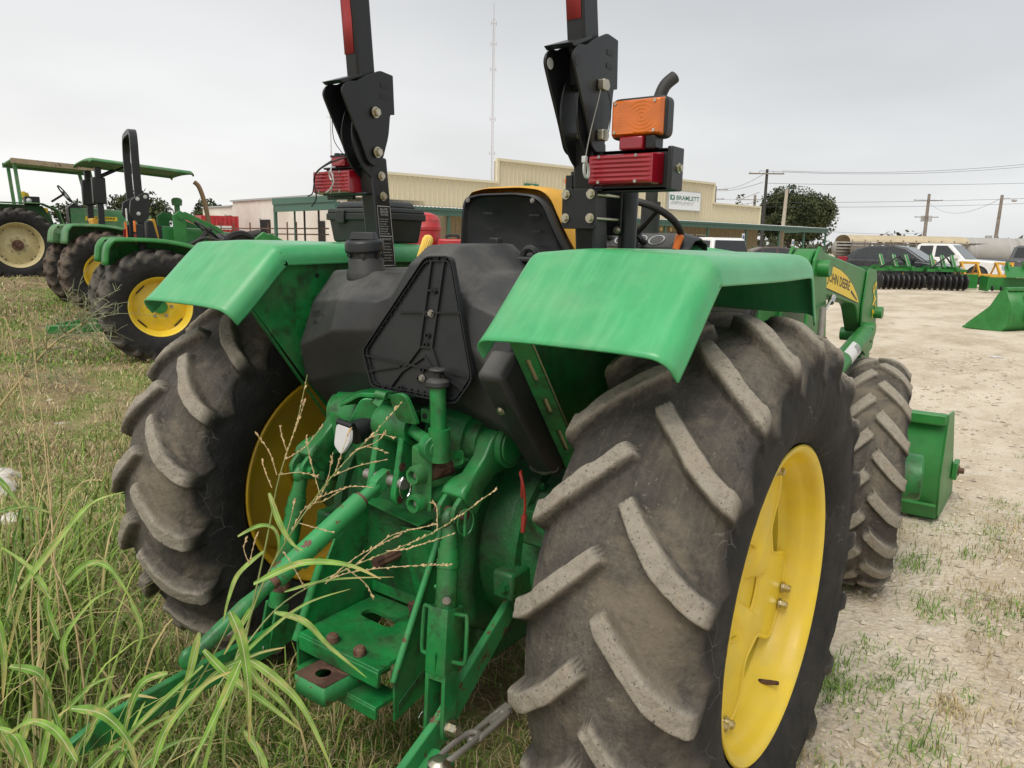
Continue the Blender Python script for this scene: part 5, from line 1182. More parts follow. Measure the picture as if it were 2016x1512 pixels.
g = G(); g.prism(arc_poly([(.160, -.468, .915), (.228, -.468, .895), (.232, -.468, 1.045), (.162, -.468, 1.065)], .008, 3), (0, .005, 0)); g.prism([(.162, -.466, 1.06), (.232, -.466, 1.04), (.24, -.40, 1.05), (.17, -.40, 1.075)], (0, 0, .004)); cpl = g.obj('coupler_bracket', GR, T, bevel=.0015)
g = G(); g.prism(arc_poly([(.205, -.40, 1.045), (.27, -.39, 1.055), (.275, -.39, 1.02), (.235, -.40, 1.0)], .008, 3), (0, .004, 0)); g.obj('bracket_tab', GR, cpl); bolt(cpl, (.258, -.396, 1.04), (0, -1, 0), .009, .009, GR)
for z in (.995, .918):
    p = Vector((.193, -.47, z)); g = G(); g.lathe([(-.012, .0265), (.022, .0255), (.026, .0225), (.030, .022), (.030, .0145), (.012, .0135), (.012, 0)], p, (0, -1, 0), 26); c_ = g.obj('hydraulic_coupler', GR, cpl)
    g = G(); g.cyl(p+Vector((0, -.013, 0)), p+Vector((0, -.017, 0)), .0085, n=16); g.cyl(p+Vector((0, -.017, 0)), p+Vector((0, -.019, 0)), .004, n=10); g.obj('coupler_valve', 'steel', c_)
    g = G(); g.cyl(p+Vector((.002, .012, 0)), p+Vector((.03, .085, .01)), .027, n=20); g.obj('coupler_body', 'rusty' if z > .95 else GR, c_)
    g = G(); g.cyl(p+Vector((.03, .085, .01)), p+Vector((.045, .12, .012)), .022, n=6); g.cyl(p+Vector((.045, .12, .012)), p+Vector((.075, .20, .03)), .010, n=10); g.obj('hydraulic_line', GR, c_)
g = G(); g.cyl((-.105, -.43, 1.045), (-.10, -.36, 1.06), .034, n=22); sk = g.obj('trailer_socket', 'plastic_dk', T)
g = G(); g.prism(arc_poly([(-.14, -.462, 1.075), (-.085, -.462, 1.070), (-.078, -.470, 1.03), (-.10, -.482, .992), (-.135, -.478, 1.015)], .012, 3), (.004, .012, .003)); g.obj('socket_lid', 'silver', sk, bevel=.003)
g = G(); g.cyl((-.142, -.452, 1.079), (-.08, -.452, 1.074), .010, n=12); g.obj('lid_hinge', 'plastic_dk', sk)

# ---------------------------------------------------------------- power take-off shield, hitch plate and drawbar
g = G(); g.prism([(.165, -.30, .83), (.165, -.355, .79), (.165, -.552, .43), (.165, -.552, .31), (.165, -.30, .36), (.165, -.12, .55)], (.008, 0, 0)); hf = g.obj('hitch_side_plate', GR, T, bevel=.002)
g = G(); g.prism([(-.165, -.30, .83), (-.165, -.42, .78), (-.165, -.602, .46), (-.165, -.602, .37), (-.165, -.30, .36), (-.165, -.12, .55)], (-.008, 0, 0)); g.obj('hitch_side_plate', GR, T, bevel=.002)
g = G(); g.tube([(.17, -.36, .80), (.17, -.455, .62), (.17, -.555, .43)], .0095, 10); g.obj('shield_edge', 'green_rust', hf)
g = G(); g.tube([(-.17, -.50, .67), (-.17, -.555, .56), (-.17, -.605, .455)], .0125, 10); g.obj('shield_edge', GR, hf)
g = G(); g.prism([(-.165, -.30, .80), (.165, -.30, .80), (.165, -.31, .50), (-.165, -.31, .50)], (0, .008, 0)); g.obj('shield_back', GR, hf)
g = G(); g.prism([(.0, -.35, .765), (.165, -.36, .79), (.165, -.335, .56), (.035, -.315, .52)], (0, .006, 0)); g.obj('shield_flap', GR, hf, bevel=.002)
g = G(); g.prism([(-.16, -.36, .815), (.10, -.375, .795), (.10, -.30, .80), (-.16, -.30, .82)], (0, 0, .005)); g.obj('shield_lip', GR, hf)
g = G(); n = 12; pz = Vector((-.035, -.31, .665)); pe = Vector((-.045, -.41, .655)); d = (pe-pz).normalized(); x_ = d.orthogonal().normalized(); y_ = d.cross(x_); rows = []
for c in (pz, pe): rows.append([c+(x_*math.cos(2*math.pi*i/24)+y_*math.sin(2*math.pi*i/24))*(.0185 if i % 4 < 2 else .0155) for i in range(24)])
g.grid(rows, True); g.f += [tuple(range(24)), tuple(range(24, 48))]; g.obj('drive_shaft_stub', 'rusty', T)
# slotted plate: outline pieces around the slot
def zq(x, y, z=.478): return Vector((x, y, z))
g = G()
outer = [zq(-.16, -.30), zq(-.16, -.555), zq(.16, -.555), zq(.16, -.30)]
sl = arc_poly([zq(-.105, -.375), zq(-.105, -.425), zq(.03, -.43), zq(.03, -.38)], .024, 5)
bmv = outer+sl; me = bpy.data.meshes.new('hitch_plate'); bm = bmesh.new()
ov = [bm.verts.new(p) for p in outer]; sv = [bm.verts.new(p) for p in sl]
for L_ in (ov, sv):
    for i in range(len(L_)): bm.edges.new((L_[i], L_[(i+1) % len(L_)]))
bmesh.ops.triangle_fill(bm, use_beauty=True, edges=bm.edges[:])
bm.to_mesh(me); bm.free(); hp = place('hitch_plate', me, GR, T, solid=.012)
g = G(); g.span((-.16, -.60, .468), (.163, -.552, .482)); g.span((-.16, -.604, .43), (.163, -.59, .475)); hb = g.obj('hitch_lip', GR, T, bevel=.003)
for x in (-.045, .065):
    g = G(); g.lathe([(0, .0185), (.016, .017), (.022, .011), (.022, 0)], (x, -.575, .483), (0, 0, 1), 14); g.obj('rusty_bolt', 'rusty', hb)
g = G(); g.span((-.165, -.61, .365), (.16, -.52, .378)); g.span((-.165, -.612, .34), (.16, -.60, .372)); g.obj('lower_cross_plate', GR, T, bevel=.003)
g = G(); g.prism(arc_poly([(.174, -.54, .335), (.174, -.44, .395), (.174, -.44, .415), (.174, -.54, .36)], .006, 3), (.003, 0, 0)); g.obj('plate_slot_rim', GD, hf)
g = G(); g.cyl((.075, -.375, .478), (.075, -.375, .555), .012, n=14); g.cyl((.075, -.375, .54), (.075, -.375, .556), .0155, n=14); hpn = g.obj('hitch_pin', 'rusty', T)
g = G(); g.span((.035, -.415, .480), (.13, -.385, .492)); g.lathe([(-.004, .012), (.004, .012), (.004, .022), (-.004, .022)], (.10, -.38, .507), (1, 0, 0), 16, True); g.obj('pin_keeper', GR, hpn)
# drawbar with eye
dbx = arc_poly([(-.075, -.685, .427), (.045, -.685, .427), (.055, -.45, .427), (-.06, -.45, .427)], .006, 3)
me = bpy.data.meshes.new('drawbar'); bm = bmesh.new(); ov = [bm.verts.new(p) for p in dbx]; sv = [bm.verts.new(Vector((-.012+.022*math.cos(t), -.638+.022*math.sin(t), .427))) for t in [2*math.pi*i/20 for i in range(20)]]
for L_ in (ov, sv):
    for i in range(len(L_)): bm.edges.new((L_[i], L_[(i+1) % len(L_)]))
bmesh.ops.triangle_fill(bm, use_beauty=True, edges=bm.edges[:]); bmesh.ops.recalc_face_normals(bm, faces=bm.faces); bm.to_mesh(me); bm.free()
db = place('drawbar', me, 'rusty', T); md = db.modifiers.new('s', 'SOLIDIFY'); md.thickness = .003; md.offset = 0
g = G(); rows = []
g2 = [Vector((p.x, p.y, .425)) for p in dbx]; g.grid([g2, [Vector((p.x, p.y, .372)) for p in g2]], True); g.obj('drawbar_side', 'green_rust', db, solid=.003)
g = G(); g.cyl((.02, -.53, .37), (.02, -.53, .46), .013, n=12); g.obj('drawbar_pin', 'rusty', T)
g = G(); g.span((-.19, -.20, .30), (.19, .25, .44)); g.obj('drawbar_support', GD, T, bevel=.02)
g = G(); g.tube([(-.30, -.25, .55), (-.20, -.48, .52)], .012, 8); g.obj('sway_rod', 'rubber', T)

# ---------------------------------------------------------------- front axle and wheels
tyre_small = tyre_mesh('front_tyre', .555, .262, .325, 19, per=32, ns=84, lugh=.030, worn=.4, phase=.06, lugw=.026)
g = G(); g.cyl((-.75, 2.0, .53), (.75, 2.0, .53), .075, n=20); g.span((-.25, 1.85, .45), (.25, 2.15, .72)); g.obj('front_axle', GD, T, bevel=.02)
for side in (1, -1):
    g = G(); k_ = .325/.405; pr = [(a*.70, r*k_) for a, r in RIMP]; g.lathe(pr, (0, 0, 0), (1, 0, 0), 64)
    w = g.obj('front_wheel', 'yellow', T, solid=.005); w.location = (side*.82, 2.0, .535); w.rotation_euler = (0, 0, R(11.5))
    place('tyre', tyre_small, 'tyre', w)
    g = G(); g.lathe([(.02, 0), (.02, .12), (.04, .17), (.03, .25), (.02, .285)], (0, 0, 0), (side, 0, 0), 48); g.obj('wheel_disc', 'yellow', w)
    g = G(); g.cyl((side*.02, 0, 0), (side*.235, 0, 0), .115, .108, 28); g.obj('final_drive_hub', GR, w, bevel=.008)
# ---------------------------------------------------------------- loader
LD = None
for side in (1, -1):
    xa = side*.60; s = side
    g = G(); pr = [(1.05, .75), (1.42, .75), (1.45, 1.15), (1.33, 1.56), (1.22, 1.60), (1.16, 1.55), (1.10, 1.2)]
    g.prism([(xa, y, z) for y, z in pr], (s*.012, 0, 0)); g.prism([(xa+s*.10, y, z) for y, z in pr], (s*.012, 0, 0)); g.span((xa, 1.10, .8), (xa+s*.11, 1.13, 1.3)); mast = g.obj('loader_mast', 'green_bg', T, bevel=.004)
    arm_o = [(1.14, 1.555), (1.22, 1.59), (2.10, 1.50), (2.30, 1.47), (2.40, 1.32), (2.36, 1.14), (2.20, 1.15), (2.02, 1.33), (1.25, 1.42), (1.15, 1.47)]
    g = G(); g.prism(arc_poly([(xa+s*.02, y, z) for y, z in arm_o], [.04, .03, .02, .06, .06, .03, .03, .06, .03, .04], 4), (s*.075, 0, 0)); am_ = g.obj('loader_arm', 'green_bg', T, bevel=.008)
    lo_ = [(2.20, 1.33), (2.40, 1.33), (2.46, 1.05), (2.95, .38), (3.02, .22), (2.94, .20), (2.80, .34), (2.27, 1.0)]
    g = G(); g.prism([(xa+s*.022, y, z) for y, z in lo_], (s*.07, 0, 0)); g.obj('lower_arm', 'green_bg', T, bevel=.008)
    # knee plate
    kn = [(2.10, 1.30), (2.16, 1.50), (2.34, 1.49), (2.46, 1.30), (2.44, 1.08), (2.30, 1.05), (2.14, 1.12)]
    g = G(); g.prism(arc_poly([(xa+s*.098, y, z) for y, z in kn], .03, 3), (s*.010, 0, 0)); kp = g.obj('knee_plate', 'green_bg', T, bevel=.003)
    g = G(); g.cyl((xa+s*.0, 2.40, 1.27), (xa+s*.145, 2.40, 1.27), .030, n=18); g.obj('knee_pin', 'green_bg', kp)
    g = G(); g.cyl((xa+s*.0, 2.19, 1.17), (xa+s*.150, 2.19, 1.17), .033, n=18); g.obj('cylinder_pin', 'green_bg', kp)
    g = G(); g.cyl((xa+s*.05, 1.22, 1.515), (xa+s*.155, 1.22, 1.515), .032, n=20); g.obj('mast_pin', 'green_bg', mast)
    # lift cylinder
    ca, cb_ = Vector((xa+s*.125, 1.20, 1.00)), Vector((xa+s*.125, 2.19, 1.20))
    g = G(); g.cyl(ca+(cb_-ca)*.12, ca+(cb_-ca)*.92, .042, n=26); g.cyl(cb_-Vector((s*.03, 0, 0)), cb_+Vector((s*.03, 0, 0)), .035, n=18); lc = g.obj('lift_cylinder', 'green_bg', T)
    g = G(); g.cyl(ca-Vector((0, .1, .02)), ca+(cb_-ca)*.14, .022, n=16); g.obj('cylinder_rod', 'chrome', lc)
    if s > 0:
        d = (cb_-ca).normalized(); u_ = Vector((1, 0, 0)); v_ = u_.cross(d); rows = []
        for t in (.50, .66): rows.append([ca+(cb_-ca)*t+(u_*math.cos(R(a))+v_*math.sin(R(a)))*.0427 for a in range(-20, 81, 10)])
        g = G(); g.grid(rows); g.obj('cylinder_label', 'ink_white', lc)
        rows = []
        for b_ in range(5):
            g = G(); t0_ = .605+.011*b_; g.grid([[ca+(cb_-ca)*t+(u_*math.cos(R(a))+v_*math.sin(R(a)))*.0431 for a in range(5, 56, 10)] for t in (t0_, t0_+.005)]); g.obj('barcode_line', 'ink_black', lc)
        # oval decal and lettering on the arm's outer face
        xo = xa+s*.0965
        def ap(y, f):
            lo2 = 1.42+(1.33-1.42)*(y-1.25)/(2.02-1.25); hi2 = 1.585+(1.50-1.585)*(y-1.22)/(2.1-1.22); return Vector((xo, y, lo2+(hi2-lo2)*f))
        top = [(1.28, .55), (1.34, .66), (1.42, .74), (1.52, .76), (1.64, .73), (1.76, .64), (1.88, .48), (1.98, .28), (2.04, .10)]
        bot = [(1.28, .22), (1.40, .20), (1.55, .17), (1.70, .14), (1.85, .10), (2.04, .06)]
        for gr, mm, nm in ((.0, 'ink_black', 'decal_border'), (1, 'ink_yellow', 'brand_decal')):
            ff = .022 if gr == 0 else 0; o_ = Vector((.0008 if gr == 0 else .0014, 0, 0))
            g = G(); poly = [ap(y-(.012 if gr == 0 and f_ > .6 else 0), f_+ff)+o_ for y, f_ in top]+[ap(y, f_-ff)+o_ for y, f_ in bot[::-1]]
            g.add(poly, [tuple(range(len(poly)))]); g.obj(nm, mm, am_, smooth=False)
        text('brand_lettering', 'JOHN DEERE', ap(1.42, .28)+Vector((.002, 0, 0)), ap(1.83, .22)-ap(1.42, .28), ap(1.42, .60)-ap(1.42, .26), 'ink_black', am_, True)
        for y0, f0, y1, f1 in ((1.29, .50, 1.40, .52), (1.86, .34, 2.0, .14)):
            g = G(); g.add([ap(y0, f0)+Vector((.002, 0, 0)), ap(y1, f1)+Vector((.002, 0, 0)), ap(y1, f1-.05)+Vector((.002, 0, 0)), ap(y0, f0-.08)+Vector((.002, 0, 0))], [(0, 1, 2, 3)]); g.obj('decal_stripe', 'ink_black', am_)
        # model mark on the knee plate: yellow digits turned on end
        text('model_mark', '542', (xa+s*.1105, 2.28, 1.41), (0, .05, -.17), (0, .07, .03), 'ink_yellow', kp, True)
    g = G(); g.span((xa-s*.02, .9, 1.0), (xa+s*.0, 1.5, 1.45)); g.obj('mast_plate', 'green_bg', T, bevel=.006)
    g = G()
    for i_ in range(3): g = G(); g.tube(smooth_path([(xa-s*.05, .80+.035*i_, .9), (xa-s*.03, .78+.035*i_, 1.2), (xa-s*.0, .80+.03*i_, 1.40), (xa, 1.0, 1.52)], 6), .012, 8); g.obj('loader_hose', 'hose', T)
    # stub post with strap and level rod beside the mast
    g = G(); g.cyl((xa+s*.15, 1.18, 1.08), (xa+s*.15, 1.18, 1.37), .012, n=14); rd = g.obj('indicator_post', 'steel', T)
    g = G(); g.span((xa+s*.11, 1.155, 1.215), (xa+s*.17, 1.20, 1.255)); g.obj('rubber_block', 'rusty', rd)
    g = G(); g.cyl((xa+s*.15, 1.18, 1.345), (xa+s*.11, 1.47, 1.385), .006, n=10); g.cyl((xa+s*.11, 1.46, 1.37), (xa+s*.11, 1.49, 1.395), .013, n=10); g.obj('indicator_rod', 'chrome', rd)
# bucket
g = G(); pr = [(2.98, .64), (3.0, .66), (2.985, .30), (3.06, .06), (3.14, .0), (3.72, .0), (3.72, .012), (3.15, .014), (3.08, .07), (3.01, .30), (3.02, .655)]
pr = [(3.05, .655), (3.0, .30), (3.08, .06), (3.16, .0), (3.80, .0)]
rows = [[Vector((x, y, z)) for y, z in pr] for x in (-1.03, 1.03)]
g.grid(rows); bk = g.obj('bucket', 'green_bg', T, solid=.012)
for side in (1, -1):
    g = G(); g.prism([(side*1.03, 3.05, .66), (side*1.03, 3.30, .64), (side*1.03, 3.80, .03), (side*1.03, 3.80, .0), (side*1.03, 3.16, .0), (side*1.03, 3.08, .06), (side*1.03, 3.0, .30)], (side*.012, 0, 0)); g.obj('bucket_side', 'green_bg', bk, bevel=.002)
    g = G(); g.span((side*1.045, 3.55, .15), (side*1.075, 3.68, .26)); g.obj('side_wear_plate', 'green_bg', bk, bevel=.004)
    bolt(bk, (side*1.075, 3.62, .2), (side, 0, 0), .022, .03, 'rusty')
g = G(); g.span((-1.03, 2.99, .60), (1.035, 3.06, .665)); g.obj('bucket_top_lip', 'green_bg', bk, bevel=.01)
g = G(); g.prism([(-1.03, 3.04, .12), (-1.03, 3.09, .04), (-1.03, 3.08, .02), (-1.03, 3.02, .11)], (2.06, 0, 0)); g.obj('bucket_wear_strip', 'green_bg', bk)
# crossbar of the loader
g = G(); g.cyl((-.6, 2.5, .95), (.6, 2.5, .95), .06, n=18); g.obj('loader_cross_tube', 'green_bg', T)
# ================================================================== other tractors in the row
HB = R(15)
def local_root(wx, wy, wz, half, h):   # root on the ground from the right rear wheel's centre
    f = Vector((math.sin(h), math.cos(h))); r = Vector((math.cos(h), -math.sin(h)))
    return (wx-half*r.x, wy-half*r.y)
T_BG = tyre_mesh('yard_tyre', .72, .40, .36, 19, per=20, ns=54, lugh=.036, worn=.2, lugw=.022)
T_BGF = tyre_mesh('yard_front_tyre', .46, .27, .26, 18, per=16, ns=40, lugh=.032, worn=.2, lugw=.024)
T_OLD = tyre_mesh('old_tyre', .83, .42, .49, 22, per=18, ns=54, lugh=.04, worn=.2, lugw=.022)
def wheel(parent, loc, me, tm, rim_r, half_w, rim_m, side, name='rear_wheel', disc=True, bolts=6, steer=0):
    g = G(); k = rim_r/.405; pr = [(a*half_w/.163, r*k) for a, r in RIMP]; g.lathe(pr, (0, 0, 0), (1, 0, 0), 48); w = g.obj(name, rim_m, parent, solid=.005); w.location = loc; w.rotation_euler = (0, 0, steer)
    o = bpy.data.objects.new('tyre', me); COL.objects.link(o); o.parent = w
    if not me.materials: me.materials.append(M[tm])
    o.material_slots[0].link = 'OBJECT'; o.material_slots[0].material = M[tm]
    g = G(); s = side; g.lathe([(.04*s, 0), (.04*s, rim_r*.25), (.055*s, rim_r*.42), (.03*s, rim_r*.55), (.0, rim_r*.80), (-.01*s, rim_r*.92)], (0, 0, 0), (1, 0, 0), 40); g.obj('wheel_disc', rim_m, w, ang=60)
    for i in range(bolts):
        t = 2*math.pi*i/bolts; bolt(w, (s*.052, rim_r*.36*math.cos(t), rim_r*.36*math.sin(t)), (s, 0, 0), .016, .02, 'zinc')
    for i in range(4):
        t = R(45+90*i); e = Vector((0, math.cos(t), math.sin(t))); q = Vector((0, -math.sin(t), math.cos(t))); g = G(); c = Vector((s*.012, 0, 0))+e*rim_r*.80
        g.prism(arc_poly([c-q*.07-e*.008, c+q*.07-e*.008, c+q*.07+e*.008, c-q*.07+e*.008], .008, 3), (s*.004, 0, 0)); g.obj('disc_slot', 'ink_black', w)
    return w
def yard_fender(parent, side, R_, xi, xo, m_, a0=25, a1=150, zc=.7, flat=False):
    rows = []
    for i in range(17):
        t = R(a0+(a1-a0)*i/16); rr = R_+.07+(.02*math.sin(math.pi*i/16)); e = Vector((0, -math.cos(t)*rr, zc+math.sin(t)*rr))
        d = Vector((0, -math.cos(t), math.sin(t)))
        rows.append([Vector((side*xi, e.y, e.z))-d*.22, Vector((side*xi, e.y, e.z))-d*.03, Vector((side*(xi+.03), e.y, e.z)), Vector((side*(xo-.05), e.y, e.z)), Vector((side*xo, e.y, e.z))-d*.035, Vector((side*xo, e.y, e.z))-d*.09])
    g = G(); g.grid(rows); return g.obj('fender', m_, parent, solid=.006, ang=50)
def flat_fender(parent, side, xi, xo, m_, path):
    P = smooth_path([Vector((0, y, z)) for y, z in path], 3); n = len(P); rows = []; c = Vector((0, 0, .6))
    for i, p in enumerate(P):
        d = (P[min(i+1, n-1)]-P[max(i-1, 0)]).normalized(); iw = Vector((0, -d.z, d.y)); iw = iw if iw.dot(c-p) > 0 else -iw
        rows.append([Vector((side*x, 0, 0))+p+iw*k for x, k in ((xi, .24), (xi, .03), (xi+.03, 0), (xo-.04, 0), (xo-.01, .010), (xo, .03), (xo, .05))])
    g = G(); g.grid(rows); return g.obj('fender', m_, parent, solid=.006, ang=45)
FPATH = [(-.60, 1.22), (-.57, 1.42), (-.50, 1.525), (-.40, 1.55), (0, 1.545), (.30, 1.50), (.55, 1.42), (.76, 1.25)]
def wheel_ring(parent, c, r_, tilt, m_='rubber', name='steering_wheel'):
    c = Vector(c); rot = Matrix.Rotation(R(tilt), 3, 'X'); g = G(); g.tube([c+rot @ Vector((r_*math.cos(2*math.pi*i/30), r_*math.sin(2*math.pi*i/30), 0)) for i in range(31)], .016, 8, False); s = g.obj(name, m_, parent)
    for a in (90, 210, 330): g = G(); g.tube([c, c+rot @ Vector((r_*math.cos(R(a)), r_*math.sin(R(a)), 0))], .011, 6); g.obj('spoke', m_, s)
    g = G(); g.cyl(c, c+rot @ Vector((0, 0, -.35)), .025, n=8); g.obj('column', m_, s)
def hood_box(parent, y0, y1, z0, z1, hw, m_, slope=.10, name='hood'):
    g = G(); rows = []
    for k, (y, zt) in enumerate(((y0, z1), (y0+.1, z1+.01), ((y0+y1)/2, z1-slope*.3), (y1-.12, z1-slope), (y1, z1-slope-.10), (y1+.02, z0))):
        rows.append([Vector((x*hw, y, z0 if abs(x) > 1.01 else zt-d)) for x, d in ((-1.02, 0), (-1, .10), (-.85, .02), (0, 0), (.85, .02), (1, .10), (1.02, 0))])
    g.grid(rows); g.f.append(tuple(range(7))); return g.obj(name, m_, parent, ang=40)
def loader_side(parent, s, x, ym, yk, zk, zm, m_='green_bg'):
    g = G(); g.prism([(s*x, ym-.12, .7), (s*x, ym+.12, .7), (s*x, ym+.10, zm), (s*x, ym, zm+.06), (s*x, ym-.12, zm-.03)], (s*.09, 0, 0)); ms = g.obj('loader_mast', m_, parent, bevel=.01)
    g = G(); g.cyl((s*(x-.02), ym, zm-.06), (s*(x+.13), ym, zm-.06), .045, n=14); g.obj('mast_pin', m_, ms)
    g = G(); g.prism([(s*(x+.015), ym-.05, zm), (s*(x+.015), ym+.1, zm+.04), (s*(x+.015), yk, zk), (s*(x+.015), yk+.25, zk-.25), (s*(x+.015), yk+.75, .35), (s*(x+.015), yk+.6, .3), (s*(x+.015), yk-.05, zk-.18)], (s*.06, 0, 0)); g.obj('loader_arm', m_, parent, bevel=.01)

# ---- the near one beyond the left fender
wx, wy, wz = -7.80, 3.25, .70
HN = R(22)
bx_, by_ = local_root(wx, wy, wz, .78, HN)
TB = thing('tractor', 'green utility tractor with bright yellow rear rim and black roll bar hoop', 'tractor', (bx_, by_, 0), -HN)
for s in (1, -1): wheel(TB, (s*.78, 0, .70), T_BG, 'tyre_bg', .375, .15, 'yellow', s); wheel(TB, (s*.66, 1.95, .45), T_BGF, 'tyre_bg', .26, .10, 'yellow', s, 'front_wheel')
for s in (1, -1):
    f = flat_fender(TB, s, .50, .95, 'green_bg', FPATH)
g = G(); g.cyl((.0, 0, .70), (.86, 0, .70), .085, n=18); g.obj('hub', 'green_bg', TB)
g = G(); g.span((-.25, -.35, .55), (.25, 1.2, 1.05)); g.obj('transmission_case', 'green_dark', TB, bevel=.04)
g = G(); g.prism([(-.5, -.45, 1.05), (-.5, .6, 1.05), (-.5, 1.0, .75), (-.5, .6, .65), (-.5, -.3, .9)], (1.0, 0, 0)); g.obj('platform', 'rubber', TB, bevel=.02)
g = G(); g.span((-.48, -.50, 1.0), (.48, -.20, 1.42)); g.obj('rear_cowl', 'plastic', TB, bevel=.06)
hood_box(TB, 1.02, 2.45, .85, 1.52, .29, 'green_bg')
for s in (1, -1): g = G(); g.span((s*.297, 1.15, 1.36), (s*.303, 2.2, 1.43)); g.obj('hood_stripe', 'ink_yellow', TB)
g = G(); g.prism([(-.28, .88, 1.0), (-.28, .86, 1.50), (-.28, .95, 1.64), (-.28, 1.12, 1.56), (-.28, 1.12, 1.0)], (.56, 0, 0)); g.obj('dashboard', 'plastic', TB, bevel=.03)
wheel_ring(TB, (0, .76, 1.66), .19, -40); wheel_ring(TB, (.02, .80, 1.68), .02, -40, 'rubber', 'wheel_knob')
g = G(); g.prism(arc_poly([(-.2, .05, 1.40), (-.2, .50, 1.40), (-.2, .50, 1.47), (-.2, .12, 1.50), (-.2, .06, 1.78), (-.2, -.02, 1.78), (-.2, -.03, 1.50)], .03, 3), (.40, 0, 0)); g.obj('seat', 'plastic_dk', TB, bevel=.02)
g = G(); g.prism(arc_poly([(-.19, .08, 1.50), (-.19, .13, 1.52), (-.19, .085, 1.80), (-.19, .04, 1.79)], .02, 3), (.38, 0, 0)); g.obj('seat_cushion', 'yellow_seat', TB, bevel=.02)
for s in (1, -1):
    g = G(); g.span((s*.46, -.16, .9), (s*.53, -.08, 2.05)); p = g.obj('roll_bar_post', 'black', TB, bevel=.01)
    g = G(); g.prism(arc_poly([(s*.445, -.22, 2.02), (s*.445, -.05, 2.12), (s*.445, .0, 2.10), (s*.445, -.02, 1.80), (s*.445, -.12, 1.72), (s*.445, -.24, 1.85)], .03, 3), (s*.10, 0, 0)); g.obj('hinge_plate', 'black', p, bevel=.005)
    for y, z in ((-.14, 2.03), (-.05, 2.06), (-.14, 1.85)): bolt(p, (s*.55, y, z), (s, 0, 0), .018, .02, 'silver')
    g = G(); g.span((s*.54, -.19, 1.50), (s*.60, -.11, 1.72)); lm = g.obj('lamp_housing', 'plastic_dk', TB, bevel=.01); g = G(); g.span((s*.545, -.21, 1.62), (s*.61, -.185, 1.76)); g.obj('amber_lens', 'orange', lm, bevel=.006); g = G(); g.span((s*.545, -.21, 1.48), (s*.60, -.185, 1.60)); g.obj('red_lens', 'red', lm)
hp_ = smooth_path([(-.495, -.12, 2.0), (-.495, -.13, 2.5), (-.48, -.13, 2.72), (-.38, -.13, 2.85), (0, -.13, 2.87), (.38, -.13, 2.85), (.48, -.13, 2.72), (.495, -.13, 2.5), (.495, -.12, 2.0)], 6)
g = G(); rows = [[p+Vector((dx, dy, dz)) for dx, dy, dz in ((0, -.045, 0), (0, .045, 0))] for p in hp_]
rows = []
for i, p in enumerate(hp_):
    d = (hp_[min(i+1, len(hp_)-1)]-hp_[max(i-1, 0)]).normalized(); n_v = d.cross(Vector((0, 1, 0))).normalized(); rows.append([p+n_v*.035+Vector((0, -.045, 0)), p+n_v*.035+Vector((0, .045, 0)), p-n_v*.035+Vector((0, .045, 0)), p-n_v*.035+Vector((0, -.045, 0))])
g.grid(rows, True); g.obj('roll_bar_hoop', 'black', TB, bevel=.006)
g = G(); g.prism([(.10, -.26, 1.42), (.22, -.26, 1.42), (.16, -.26, 1.75)], (0, .01, 0)); g.obj('warning_triangle', 'orange', TB); g = G(); g.span((.12, -.25, 1.76), (.24, -.24, 1.92)); g.obj('white_label', 'ink_white', TB)
g = G(); g.span((-.42, -.25, 1.55), (-.33, -.2, 1.66)); g.obj('red_lens', 'red', TB)
for s in (1, -1):
    loader_side(TB, s, .46, 1.40, 2.1, 1.32, 1.60)
    g = G(); g.tube([(s*.34, -.15, .50), (s*.36, -1.12, .40)], .03, 4); g.obj('draft_link', 'green_bg', TB)
g = G(); g.span((.30, -1.25, .36), (.40, -.5, .46)); g.obj('link_end_bar', 'green_bg', TB, bevel=.01)
g = G(); g.cyl((.33, 1.05, 1.55), (.33, 1.4, 1.62), .075, n=20, caps=False); g.cyl((.33, 1.05, 1.55), (.33, 1.4, 1.62), .062, n=20, caps=False); g.obj('exhaust_muffler', 'rubber', TB)
for i in range(3): g = G(); g.tube(smooth_path([(.42, .85+.02*i, 1.35), (.43, .95, 1.55+.02*i), (.44, 1.15, 1.62+.015*i), (.46, 1.36, 1.52)], 6), .022, 8); g.obj('loader_hose', 'hose', TB)
g = G(); g.tube(smooth_path([(.35, .45, 1.45), (.38, .65, 1.56), (.40, .9, 1.50), (.40, 1.0, 1.35)], 5), .02, 8); g.obj('lever', 'rubber', TB)
g = G(); g.tube([(.30, .75, 1.72), (.36, 1.0, 1.52)], .008, 6); g.obj('antenna_rod', 'rubber', TB)

# ---- the one with the long sun canopy behind it
cx, cy = local_root(-11.98, 4.62, .94, .80, HB); ZC = .20
TC = thing('tractor', 'green tractor under a long flat green sunshade with a tan curved exhaust stack', 'tractor', (cx, cy, ZC), -HB)
for s in (1, -1): wheel(TC, (s*.80, 0, .72), T_BG, 'tyre_brown', .36, .15, 'yellow', s); wheel(TC, (s*.68, 2.0, .46), T_BGF, 'tyre_brown', .26, .10, 'yellow', s, 'front_wheel'); flat_fender(TC, s, .5, .95, 'green_old', FPATH)
g = G(); g.span((-.25, -.35, .5), (.25, 1.2, 1.1)); g.obj('transmission_case', 'green_dark', TC, bevel=.04)
hood_box(TC, 1.1, 2.7, .85, 1.55, .30, 'green_bg')
g = G(); rows = []
for x, z in ((-.70, 2.545), (-.66, 2.585), (-.3, 2.60), (0, 2.605), (.3, 2.60), (.66, 2.585), (.70, 2.545)): rows.append([Vector((x, -.10, z+.02)), Vector((x, -.04, z+.06)), Vector((x, .8, z+.0)), Vector((x, 1.56, z-.05)), Vector((x, 1.60, z-.09))])
g.grid(rows); cn = g.obj('sun_canopy', 'green_old', TC, solid=.03)
